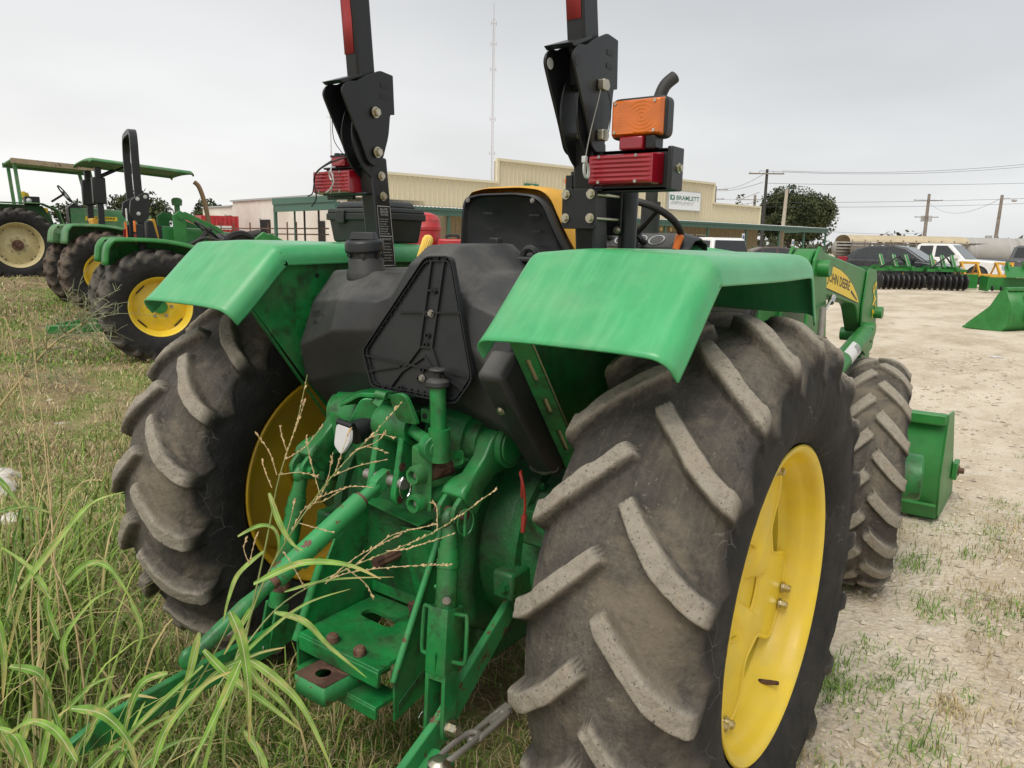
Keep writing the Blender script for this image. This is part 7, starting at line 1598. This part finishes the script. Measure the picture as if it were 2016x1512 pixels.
# short turf
x, y, rr, r = polar(330000, 1.0, 32, -86, 4, 51); k = (r.random(len(x)) < turf(x, y)*(1-sstep(15, 20, y)))
pn = np.stack([x, y, 0*x], -1); dn = fbm(pn*.55, 61, 4); k &= r.random(len(x)) < sstep(.30, .55, dn)*.85+.15
x, y, rr, dn = x[k], y[k], rr[k], dn[k]; n = len(x); z = terrain(x, y)-.004
gm = np.clip((fbm(np.stack([x, y, 0*x], -1)*.9, 62, 4)-.40)*5, 0, 1); isg = r.random(n) < .56+.40*gm+.22*(1-sstep(2.5, 6, rr))
col = np.where(isg[:, None], GREEN[r.integers(0, 4, n)], STRAW[r.integers(0, 4, n)])*(.75+.5*r.random(n))[:, None]
h = (.018+.045*r.random(n)**1.5+.05*np.clip(dn-.45, 0, .3)/.3*r.random(n))*(1+rr*.012); w = np.maximum(.0035, rr*.0011)*(.7+.6*r.random(n)); lean = r.uniform(.15, .95, n)
blades('grass', 'short mixed green and straw coloured grass on the verge', np.stack([x, y, z], -1), h, w, lean, col, None, 52)
# flattened dead thatch
x, y, rr, r = polar(70000, 1.0, 26, -86, 4, 53); k = r.random(len(x)) < turf(x, y)*(1-sstep(14, 18, y)); x, y, rr = x[k], y[k], rr[k]; n = len(x)
blades('thatch', 'flattened dead straw between the grass', np.stack([x, y, terrain(x, y)+.008+.02*r.random(n)], -1), .05+.10*r.random(n), np.maximum(.003, rr*.0008)*(.6+.6*r.random(n)), r.uniform(1.05, 1.3, n), STRAW[r.integers(0, 4, n)]*(.6+.5*r.random(n))[:, None], None, 54)
# taller ragged weeds beside the old tractors and at the left edge
x, y, rr, r = polar(5000, 6.5, 18, -86, -70, 55); k = (r.random(len(x)) < sstep(.48, .62, fbm(np.stack([x, y, 0*x], -1)*.8, 66, 3))); x, y, rr = x[k], y[k], rr[k]; n = len(x)
blades('tall_weeds', 'thin tall dry weeds before the parked old tractors', np.stack([x, y, terrain(x, y)], -1), (.08+.34*r.random(n)**2)*(1+.02*rr), np.maximum(.003, rr*.0007), r.uniform(.1, .6, n), np.where((r.random(n) < .3)[:, None], GREEN[r.integers(0, 4, n)], STRAW[r.integers(0, 4, n)])*(.6+.5*r.random(n))[:, None], None, 56)
# scattered tufts on the gravel
r = np.random.default_rng(71); PX, PY, HH, CC = [], [], [], []
for i in range(150):
    d = math.exp(r.uniform(math.log(2.0), math.log(7.5))); a = math.radians(r.uniform(-22, 12)-36+30); cx_t = CAM_LOC.x+d*math.sin(a); cy_t = CAM_LOC.y+d*math.cos(a)
    if cx_t < .75: continue
    m_ = int(r.integers(40, 170)); s = r.uniform(.02, .075); PX.append(cx_t+r.normal(size=m_)*s); PY.append(cy_t+r.normal(size=m_)*s*1.4); HH.append(r.uniform(.02, .07)*(.5+r.random(m_))); g_ = r.random() < .85
    CC.append((GREEN if g_ else STRAW)[r.integers(0, 4, m_)]*(.7+.5*r.random(m_))[:, None])
for i in range(12):   # straw litter near the front wheel
    d = r.uniform(2.6, 5.2); a = math.radians(r.uniform(-10, 1)); cx_t = CAM_LOC.x+d*math.sin(a); cy_t = CAM_LOC.y+d*math.cos(a); m_ = 120; s = .14; PX.append(cx_t+r.normal(size=m_)*s); PY.append(cy_t+r.normal(size=m_)*s); HH.append(.03+.05*r.random(m_)); CC.append(STRAW[r.integers(0, 4, m_)]*(.55+.5*r.random(m_))[:, None])
x = np.concatenate(PX); y = np.concatenate(PY); h = np.concatenate(HH); col = np.concatenate(CC); n = len(x)
blades('grass_tufts', 'small green and dry tufts scattered over the pale gravel', np.stack([x, y, terrain(x, y)-.003], -1), h, np.full(n, .0035), r.uniform(.3, 1.1, n), col, None, 72)
# long thin blades of the tall grass stand at the lower left
def long_blades(name, label, P, h, w, bend, az, col, m_='blade', seg=6):
    n = len(P); t = np.linspace(0, 1, seg+1); dv = np.stack([np.cos(az), np.sin(az), 0*az], -1); sv = np.stack([-np.sin(az), np.cos(az), 0*az], -1)
    ang = bend[:, None]*t[None]**1.5; dx = np.cumsum(np.sin(ang), 1)/seg; dz = np.cumsum(np.cos(ang), 1)/seg
    c = P[:, None]+dv[:, None]*(dx*h[:, None])[..., None]+np.array([0, 0, 1.])*(dz*h[:, None])[..., None]
    wd = (w[:, None]*np.minimum(1, .5+2*t)*(1-np.clip(t-.3, 0, 1)/.7)**.8+.0003)[..., None]*.5
    V = np.stack([c-sv[:, None]*wd, c+sv[:, None]*wd], 2).reshape(-1, 3); b = np.arange(n)[:, None]*(2*(seg+1))+np.arange(seg)[None]*2
    Q = np.stack([b, b+1, b+3, b+2], -1).reshape(-1, 4); me = np_mesh(name, V, Q, True); at = me.attributes.new('tint', 'FLOAT_COLOR', 'POINT'); k = 2*(seg+1); cc = np.ones((n*k, 4), np.float32)
    tip = np.repeat(np.tile(np.clip((t-.7)/.3, 0, 1), n), 2)[:, None]; cc[:, :3] = np.repeat(col, k, 0)*(1-tip*.6)+np.array((.42, .33, .15))*tip*.6; at.data.foreach_set('color', cc.ravel()); return tag(place(name, me, m_), label, None, None, 'stuff')
r = np.random.default_rng(81); PP = []
for cx_t, cy_t, s, m_ in ((-1.30, -.98, .17, 260), (-1.02, -1.12, .16, 240), (-1.62, -.80, .20, 220), (-.70, -1.22, .14, 90), (-.42, -1.20, .13, 70), (-2.1, -.70, .25, 200), (-.20, -1.12, .10, 30)): PP.append(np.stack([cx_t+r.normal(size=m_)*s, cy_t+r.normal(size=m_)*s, 0*r.random(m_)], -1))
PP = np.concatenate(PP); n = len(PP); LG = np.array([(.13, .23, .035), (.19, .30, .05), (.26, .36, .075), (.085, .16, .03), (.43, .35, .16)])
long_blades('tall_grass', 'dense stand of thin long grass blades at the lower left', PP, .22+.42*r.random(n), .005+.006*r.random(n), r.uniform(.5, 2.3, n), r.random(n)*6.28, LG[r.integers(0, 5, n)]*(.7+.5*r.random(n))[:, None])
x, y, rr, r = polar(17000, 1.3, 10, -84, -24, 83); k = r.random(len(x)) < turf(x, y)*sstep(.36, .56, fbm(np.stack([x, y, 0*x], -1)*1.3, 88, 3)); x, y = x[k], y[k]; n = len(x)
long_blades('rank_grass', 'ragged longer grass blades among the short turf', np.stack([x, y, terrain(x, y)], -1), .06+.17*r.random(n)**1.4, .004+.004*r.random(n), r.uniform(.8, 2.4, n), r.random(n)*6.28, LG[r.integers(0, 5, n)]*(.65+.5*r.random(n))[:, None])
# pebbles
x, y, rr, r = polar(7000, 1.5, 14, -24, 8, 73); k = r.random(len(x)) < (1-turf(x, y)*.97); x, y, rr = x[k], y[k], rr[k]; n = len(x)
oc = np.array([(1, 0, 0), (0, 1, 0), (-1, 0, 0), (0, -1, 0), (0, 0, .7), (0, 0, -.5), ]); tri = np.array([(0, 1, 4), (1, 2, 4), (2, 3, 4), (3, 0, 4), (1, 0, 5), (2, 1, 5), (3, 2, 5), (0, 3, 5)])
sz = (.0035+.011*r.random(n)**3)*(1+.12*rr); a = r.random(n)*6.28; ca, sa = np.cos(a), np.sin(a)
jit = oc[None]*(.6+.8*r.random((n, 6, 1))); X_ = jit[..., 0]*ca[:, None]-jit[..., 1]*sa[:, None]; Y_ = jit[..., 0]*sa[:, None]+jit[..., 1]*ca[:, None]
V = np.stack([X_, Y_, jit[..., 2]], -1)*sz[:, None, None]+np.stack([x, y, terrain(x, y)+sz*.2], -1)[:, None]
Q = (np.arange(n)*6)[:, None, None]+tri[None]; me = np_mesh('gravel', V.reshape(-1, 3), Q.reshape(-1, 3), False); M['pebble'] = mat('pebble', (.50, .44, .35), .9, var=.35, scale=9); tag(place('gravel', me, 'pebble'), 'loose pale pebbles on the caliche', None, None, 'stuff')
# pale rocks in the verge
M['pale_rock'] = mat('pale_limestone', (.56, .53, .48), .9, var=.15, bump=.5, bscale=30)
for i, (x, y, s, lb) in enumerate(((-6.6, .62, .24, 'pale rock beyond the tall dry weeds at the left edge'), (-4.0, .02, .12, 'small pale rock at the left edge beside the tan seed spike'), (-3.75, -.12, .15, 'pale broken rock below the other rocks at the left edge'), (-3.15, -.25, .09, 'small white stone left of the old tyre'), (-1.75, .55, .045, 'tiny white stone in the grass near the left tyre'))):
    rr_ = random.Random(i+3); g = G(); rows = []
    for a in range(6):
        t = math.pi*a/5; rows.append([Vector((s*math.sin(t)*math.cos(j*.785)*rr_.uniform(.7, 1.3), s*.8*math.sin(t)*math.sin(j*.785)*rr_.uniform(.7, 1.3), s*.35*math.cos(t)*rr_.uniform(.8, 1.2))) for j in range(8)])
    g.grid(rows, True); o = g.obj('rock', 'pale_rock', None, bevel=.004, ang=20); o.location = (x, y, float(terrain(x, y))+s*.12); tag(o, lb, 'rock', 'pale rocks in the verge')
tg = G(); tg.add([(-.10, -.06, 0), (.09, -.05, .005), (.11, .05, 0), (-.06, .06, .012)], [(0, 1, 2, 3)]); o = tg.obj('paper_scrap', 'white', None, solid=.002); o.location = (.75, 11.6, float(terrain(.75, 11.6))+.012); tag(o, 'white paper scrap lying on the gravel before the loose bucket', 'paper')
PLANTS = [('arching grass stalk whose seed head reaches right to the lift link',[[(0.334,-1.306,0.582),(0.311,-1.235,0.687),(0.283,-1.161,0.716),(0.274,-1.075,0.787),(0.302,-0.984,0.873),(0.387,-0.87,0.936),(0.505,-0.768,1.003),(0.599,-0.679,1.093)]],[[(0.423,-0.902,0.958),(0.465,-0.859,1.01),(0.496,-0.833,1.026),(0.543,-0.795,1.04)],[(0.378,-0.943,0.919),(0.421,-0.9,0.972),(0.488,-0.84,1.019)],[(0.468,-0.862,0.986),(0.5,-0.838,0.991),(0.57,-0.78,1.021)],[(0.545,-0.797,1.027),(0.539,-0.791,1.072),(0.529,-0.795,1.082)],[(0.385,-0.936,0.929),(0.424,-0.904,0.945),(0.504,-0.843,0.957),(0.577,-0.788,0.961)],[(0.347,-0.968,0.908),(0.326,-0.975,0.947),(0.306,-0.982,0.977)],[(0.407,-0.915,0.951),(0.444,-0.895,0.92),(0.46,-0.891,0.891)]],[([(0.305,-1.055,0.939),(0.371,-0.997,0.979),(0.443,-0.945,0.979),(0.501,-0.909,0.953)],0.02),([(0.304,-1.011,0.862),(0.355,-0.978,0.844),(0.402,-0.955,0.795),(0.469,-0.92,0.737)],0.019),([(0.276,-0.964,0.879),(0.349,-0.905,0.905),(0.453,-0.827,0.913)],0.01),([(0.28,-1.114,0.765),(0.333,-1.057,0.843),(0.389,-1.002,0.902),(0.456,-0.946,0.933)],0.012)]),('dry grass seed head spreading in front of the top link',[[(0.303,-1.203,0.579),(0.281,-1.129,0.698),(0.261,-1.053,0.816),(0.264,-1.003,0.913),(0.292,-0.946,1.016),(0.329,-0.868,1.122),(0.372,-0.794,1.201),(0.386,-0.733,1.255)]],[[(0.303,-0.901,1.065),(0.318,-0.887,1.076),(0.358,-0.854,1.094),(0.396,-0.826,1.093)],[(0.322,-0.876,1.112),(0.362,-0.842,1.135),(0.41,-0.803,1.15)],[(0.35,-0.845,1.159),(0.373,-0.824,1.175),(0.408,-0.801,1.165)],[(0.329,-0.868,1.122),(0.338,-0.847,1.184),(0.344,-0.837,1.21)],[(0.357,-0.837,1.169),(0.389,-0.81,1.185),(0.403,-0.795,1.206)],[(0.289,-0.917,1.039),(0.316,-0.885,1.091),(0.32,-0.865,1.163)],[(0.27,-0.942,0.992),(0.288,-0.915,1.049),(0.32,-0.889,1.066),(0.35,-0.86,1.092)],[(0.371,-0.822,1.19),(0.395,-0.802,1.201),(0.417,-0.787,1.194)],[(0.283,-0.926,1.018),(0.314,-0.906,1.009),(0.341,-0.888,1.001)],[(0.263,-0.95,0.982),(0.268,-0.932,1.039),(0.269,-0.926,1.064)],[(0.31,-0.893,1.076),(0.283,-0.895,1.152),(0.272,-0.893,1.193)]],[([(0.253,-1.059,0.811),(0.287,-1.052,0.737),(0.344,-1.025,0.679),(0.374,-1.014,0.63)],0.022),([(0.229,-1.005,0.852),(0.21,-1.031,0.801),(0.191,-1.056,0.749)],0.016)]),('slender grass stalk with dry seed head before the left yellow rim',[[(0.303,-1.139,0.583),(0.263,-1.07,0.737),(0.227,-1.003,0.863),(0.233,-0.97,0.986),(0.236,-0.944,1.089),(0.242,-0.926,1.146),(0.245,-0.894,1.221),(0.25,-0.868,1.317)]],[[(0.233,-0.94,1.115),(0.215,-0.943,1.161),(0.189,-0.953,1.196)],[(0.242,-0.926,1.146),(0.272,-0.898,1.172),(0.296,-0.87,1.216)],[(0.236,-0.938,1.115),(0.27,-0.911,1.121),(0.298,-0.893,1.113)],[(0.244,-0.921,1.162),(0.232,-0.923,1.192),(0.227,-0.922,1.213)],[(0.252,-0.906,1.203),(0.256,-0.895,1.234),(0.261,-0.885,1.265)],[(0.228,-0.95,1.089),(0.213,-0.953,1.12),(0.204,-0.954,1.145)],[(0.21,-0.999,0.934),(0.197,-1.001,0.965),(0.201,-0.993,0.991)],[(0.21,-0.999,0.934),(0.213,-0.987,0.976),(0.218,-0.978,1.001)]],[([(0.266,-0.984,1.095),(0.29,-0.98,1.036),(0.315,-0.971,0.997),(0.336,-0.959,0.982)],0.016),([(0.184,-1.005,0.989),(0.217,-0.976,1.011),(0.243,-0.959,1.005),(0.255,-0.959,0.966),(0.245,-0.976,0.923)],0.013),([(0.191,-0.949,0.94),(0.153,-0.987,0.891),(0.143,-1.008,0.838),(0.14,-1.021,0.79)],0.015)]),('clump of broad green grass blades over the left draft link',[[(0.308,-1.317,0.616),(0.296,-1.238,0.722),(0.314,-1.164,0.823),(0.328,-1.104,0.924)],[(0.492,-1.182,0.62),(0.445,-1.164,0.736),(0.384,-1.146,0.841)]],[],[([(0.401,-1.169,0.959),(0.423,-1.164,0.912),(0.442,-1.168,0.834),(0.456,-1.181,0.738)],0.026),([(0.329,-1.18,0.866),(0.371,-1.16,0.822),(0.437,-1.124,0.77),(0.488,-1.097,0.727)],0.021),([(0.352,-1.11,0.827),(0.399,-1.084,0.791),(0.452,-1.059,0.732),(0.513,-1.043,0.612)],0.022),([(0.427,-1.169,0.877),(0.406,-1.205,0.79),(0.375,-1.254,0.678)],0.024),([(0.319,-1.18,0.897),(0.314,-1.202,0.821),(0.302,-1.224,0.763)],0.018),([(0.238,-1.2,0.796),(0.202,-1.231,0.777),(0.188,-1.255,0.716),(0.188,-1.271,0.651)],0.02),([(0.201,-1.354,0.79),(0.245,-1.324,0.782),(0.285,-1.304,0.74),(0.308,-1.301,0.685)],0.024),([(0.332,-1.184,0.839),(0.269,-1.249,0.757),(0.207,-1.316,0.666),(0.177,-1.35,0.612)],0.014),([(0.264,-1.201,0.709),(0.307,-1.151,0.793),(0.363,-1.101,0.832),(0.407,-1.065,0.847)],0.014),([(0.327,-1.285,0.692),(0.339,-1.26,0.763),(0.38,-1.214,0.833),(0.419,-1.179,0.86)],0.018),([(0.406,-1.157,0.725),(0.442,-1.144,0.672),(0.456,-1.146,0.618)],0.018)]),('tall green grass clump growing at the lower left corner',[[(-0.085,-1.284,0.365),(-0.124,-1.236,0.586),(-0.178,-1.202,0.791),(-0.23,-1.181,0.934)],[(-0.122,-1.361,0.422),(-0.191,-1.294,0.65),(-0.265,-1.269,0.884),(-0.339,-1.232,1.053)],[(-0.127,-1.31,0.386),(-0.175,-1.248,0.693),(-0.24,-1.223,0.839),(-0.311,-1.191,0.929)]],[],[([(-0.216,-1.266,0.851),(-0.16,-1.2,0.961),(-0.117,-1.152,1.032),(-0.064,-1.106,1.058)],0.022),([(-0.191,-1.187,0.84),(-0.16,-1.155,0.883),(-0.119,-1.126,0.877),(-0.063,-1.104,0.797)],0.022),([(-0.122,-1.086,0.786),(-0.092,-1.08,0.719),(-0.095,-1.097,0.657)],0.014),([(-0.138,-1.233,0.747),(-0.167,-1.237,0.82),(-0.159,-1.218,0.879)],0.018),([(-0.268,-1.285,0.661),(-0.21,-1.247,0.643),(-0.186,-1.248,0.567),(-0.184,-1.274,0.446)],0.028),([(-0.271,-1.254,0.535),(-0.279,-1.278,0.456),(-0.283,-1.3,0.376)],0.026),([(-0.299,-1.27,1.093),(-0.268,-1.254,1.062),(-0.236,-1.241,1.02)],0.018),([(-0.335,-1.257,0.99),(-0.292,-1.222,1.005),(-0.26,-1.2,1.001),(-0.234,-1.183,0.991)],0.014),([(-0.347,-1.22,0.914),(-0.344,-1.202,0.985),(-0.352,-1.203,1.005)],0.014),([(-0.115,-1.231,0.683),(-0.128,-1.226,0.747),(-0.091,-1.18,0.827),(-0.05,-1.143,0.858)],0.016),([(-0.308,-1.287,0.777),(-0.28,-1.289,0.685),(-0.271,-1.304,0.587)],0.022),([(-0.304,-1.199,0.873),(-0.316,-1.223,0.805),(-0.33,-1.273,0.635)],0.018),([(-0.161,-1.231,0.831),(-0.204,-1.247,0.894),(-0.263,-1.279,0.94)],0.016),([(-0.156,-1.225,0.567),(-0.118,-1.185,0.623),(-0.076,-1.149,0.646)],0.016),([(-0.275,-1.283,0.422),(-0.328,-1.301,0.511),(-0.359,-1.292,0.646)],0.022),([(-0.134,-1.293,0.479),(-0.128,-1.268,0.566),(-0.098,-1.237,0.609)],0.02),([(-0.291,-1.273,0.783),(-0.284,-1.248,0.871),(-0.299,-1.24,0.948)],0.016)]),('second green grass clump left of the draft link end',[[(0.138,-1.342,0.501),(0.111,-1.305,0.636),(0.081,-1.271,0.712)],[(0.069,-1.392,0.5),(0.04,-1.361,0.616),(-0.011,-1.343,0.691)]],[],[([(0.121,-1.323,0.631),(0.084,-1.338,0.686),(0.044,-1.363,0.703),(0.009,-1.395,0.675)],0.022),([(0.08,-1.292,0.626),(0.1,-1.262,0.693),(0.135,-1.229,0.723),(0.183,-1.195,0.719)],0.018),([(0.042,-1.276,0.542),(0.085,-1.233,0.593),(0.113,-1.219,0.564),(0.145,-1.21,0.505)],0.022),([(0.055,-1.376,0.611),(0.024,-1.384,0.675),(-0.016,-1.409,0.693)],0.024),([(0.056,-1.33,0.538),(0.075,-1.293,0.635),(0.091,-1.275,0.664)],0.018),([(0.069,-1.261,0.523),(0.122,-1.199,0.624),(0.182,-1.146,0.665)],0.016),([(0.189,-1.287,0.577),(0.255,-1.219,0.662),(0.321,-1.166,0.682)],0.016),([(0.03,-1.344,0.557),(0.045,-1.318,0.625),(0.025,-1.317,0.692),(0.003,-1.321,0.739)],0.02)]),('dry tan seed spike standing left of the old tyre',[[(-0.935,-0.916,0.55),(-1.024,-0.878,0.719),(-1.129,-0.835,0.959),(-1.183,-0.816,1.101),(-1.262,-0.79,1.296)]],[[(-1.129,-0.835,0.959),(-1.12,-0.809,1.041),(-1.116,-0.795,1.09)],[(-1.147,-0.829,1.04),(-1.172,-0.836,1.089),(-1.186,-0.839,1.121)],[(-1.1,-0.844,0.83),(-1.08,-0.81,0.912),(-1.055,-0.784,0.945)],[(-1.117,-0.838,0.911),(-1.15,-0.85,0.959),(-1.187,-0.87,0.991)],[(-1.156,-0.824,1.089),(-1.153,-0.803,1.17),(-1.152,-0.794,1.203)]],[]),('dry leaning stem left of the tan seed spike',[[(-1.423,-0.771,0.804),(-1.484,-0.757,1.054),(-1.548,-0.753,1.267),(-1.571,-0.763,1.294)]],[[(-1.484,-0.757,1.054),(-1.469,-0.72,1.162),(-1.469,-0.703,1.233)]],[]),('reddish dry grass stem rising at the left edge',[[(-0.511,-1.045,0.562),(-0.593,-1.055,0.772),(-0.558,-0.992,0.932),(-0.507,-0.95,0.953)],[(-0.618,-1.107,0.625),(-0.604,-1.042,0.865),(-0.637,-1.022,1.05)]],[[(-0.604,-1.042,0.865),(-0.64,-1.052,0.93),(-0.661,-1.059,0.97)]],[])]
def leaf_tint(name, c, tipc):
    m = mat(name, c, .5, var=.18, scale=9, spec=.35, fade=.35, fadecol=tipc); b = m.node_tree.nodes['Principled BSDF']; return m
M['leafA'] = leaf_tint('broad_grass_leaf', (.20, .33, .065), (.36, .42, .13)); M['leafB'] = leaf_tint('pale_grass_leaf', (.30, .42, .13), (.50, .47, .20)); M['leafC'] = leaf_tint('deep_grass_leaf', (.13, .25, .045), (.28, .34, .09)); M['leafR'] = leaf_tint('reddish_dry_leaf', (.30, .12, .06), (.42, .26, .13))
M['midrib'] = mat('pale_midrib', (.50, .52, .30), .5); M['stemG'] = mat('green_stem', (.17, .22, .06), .5, var=.25, scale=12, fade=.5, fadecol=(.34, .27, .12)); M['stemD'] = mat('dry_stem', (.46, .35, .18), .7, var=.2, scale=20); M['seed'] = mat('dry_seed', (.52, .38, .20), .75, var=.25, scale=40)
def leaf(parent, pts, w, m_, rnd):
    P = smooth_path(pts, 6); n = len(P); rows = []; cam_d = None; tw = rnd.uniform(-.5, .5)
    for i, p in enumerate(P):
        t = i/(n-1); d = (P[min(i+1, n-1)]-P[max(i-1, 0)]).normalized(); v = (CAM_LOC-p).normalized()*.75+Vector((rnd.uniform(-.02, .02), 0, .65)); s = d.cross(v).normalized(); nn = s.cross(d)
        s = s*math.cos(tw*t)+nn*math.sin(tw*t); nn = s.cross(d); wd = w*.34*min(1, .42+t*3.2)*(1-max(0, t-.35)/.65)**.75+.0004
        wv = .06*math.sin(t*17+tw*9)
        rows.append([p-s*wd+nn*wd*(.28+wv), p-s*wd*.45+nn*wd*.12, p-nn*wd*.10, p+s*wd*.45+nn*wd*.12, p+s*wd+nn*wd*(.28-wv)])
    g = G(); g.grid(rows); o = g.obj('leaf', 'blade', parent, ang=80)
    base = Vector(rnd.choice(((.12, .24, .035), (.17, .31, .05), (.09, .185, .03), (.22, .34, .07)))); tan = Vector((.46, .34, .14)); dry_ = rnd.choice((.0, .35, .8, 1.0)); st0 = rnd.uniform(.45, .8); ph = rnd.uniform(0, 6)
    at = o.data.attributes.new('tint', 'FLOAT_COLOR', 'POINT'); cc = []
    for i in range(len(o.data.vertices)):
        t = (i//5)/(n-1); f = dry_*max(0, min(1, (t-st0)/(1-st0)))**.7; f = max(f, .75*max(0, math.sin(t*13+ph+(i % 5)*.5)-.86)/.14); c_ = base*(1+.18*math.sin(t*31+ph)+.10*((i % 5)-2)*.5); c_ = c_*(1-f)+tan*f; cc += [*c_, 1.0]
    at.data.foreach_set('color', cc)
    g = G(); g.tube([r[2]+(CAM_LOC-r[2]).normalized()*.0006 for r in rows[:int(n*.85)]], [w*.045*(1-.8*i/n) for i in range(int(n*.85))], 4); g.obj('midrib', 'midrib', o)
def spikelets(g, path, rnd, dens, s=1.0):
    P = [Vector(p) for p in path]; L_ = sum((P[i+1]-P[i]).length for i in range(len(P)-1)); k = max(3, int(L_*dens))
    for _ in range(k):
        t = rnd.random()**.8; f = t*(len(P)-1); i = min(int(f), len(P)-2); p = P[i]+(P[i+1]-P[i])*(f-i); d = (P[i+1]-P[i]).normalized()
        dd = (d+Vector((rnd.uniform(-.5, .5), rnd.uniform(-.5, .5), rnd.uniform(-.3, .6)))).normalized(); l_ = rnd.uniform(.004, .0075)*s; r_ = l_*.27; c = p+dd*l_*.5
        g.tube([p, c, p+dd*l_*1.15], [r_*.4, r_, r_*.15], 4, False)
LM = ['leafA', 'leafB', 'leafA', 'leafC', 'leafB']
for pi, (label, stems, branches, leaves) in enumerate(PLANTS):
    rnd = random.Random(100+pi); b0 = Vector(stems[0][0]); dry = pi >= 6
    root = thing('grass_plant', label, 'grass plant', (0, 0, 0))
    sg = G()
    for s in stems:
        P = [Vector(p) for p in s]
        if P[0].z > .03: d = P[1]-P[0]; P = [Vector((P[0].x-.25*d.x, P[0].y-.25*d.y, 0.0))]+P
        P = smooth_path(P, 5); n = len(P); g = G(); g.tube(P, [(.0028 if not dry else .0034)*(1-.72*i/n) for i in range(n)], 6); st_ = g.obj('stem', 'stemD' if dry else 'stemG', root)
    if branches or dry:
        for b in branches:
            P = smooth_path(b, 5); g = G(); g.tube(P, [.0010*(1-.5*i/len(P)) for i in range(len(P))], 5); g.obj('seed_branch', 'stemD', root)
        g = G()
        for b in branches: spikelets(g, smooth_path(b, 5), rnd, 190)
        main = smooth_path(stems[0], 5); spikelets(g, main[int(len(main)*.72):], rnd, 150, 1.1); o = g.obj('seed_head', 'seed', root); o['kind'] = 'stuff'
    for li, (pts, w) in enumerate(leaves): leaf(root, pts, w, LM[(pi*3+li) % 5], rnd)
# dry grey-green bush between the tractors
BU = thing('dry_bush', 'leaning grey green broom-like weed before the yellow rimmed tractor', 'weed', (-4.62, -.05, 0)); rnd = random.Random(9)
M['broom'] = mat('grey_green_twig', (.25, .26, .15), .8, var=.2); off = Vector((4.62, .05, 0))
main = smooth_path([Vector((-4.62, -.05, 0))+off, Vector((-4.42, .12, .32))+off, Vector((-4.12, .40, .80))+off, Vector((-3.93, .60, 1.0))+off], 5)
g = G(); g.tube(main, [.011-.0004*i for i in range(len(main))], 6); g.obj('stem', 'stemD', BU); tg = G()
for i in range(46):
    p = main[rnd.randint(8, len(main)-1)]; d = Vector((rnd.uniform(-.1, .42), rnd.uniform(-.12, .35), rnd.uniform(-.22, .34))); q1 = p+d*.5+Vector((0, 0, .02)); q2 = p+d+Vector((.03, .03, -.03)); tg.tube(smooth_path([p, q1, q2], 4), [.0035-.00026*k for k in range(9)], 4)
    for k in range(7):
        f = rnd.random(); b = p.lerp(q1, f) if rnd.random() < .4 else q1.lerp(q2, f); e = b+Vector((rnd.uniform(-.06, .08), rnd.uniform(-.06, .08), rnd.uniform(-.03, .09))); tg.tube([b, (b+e)/2+Vector((0, 0, .005)), e], [.0022, .002, .0012], 4, False)
o = tg.obj('twigs', 'broom', BU); o['kind'] = 'stuff'
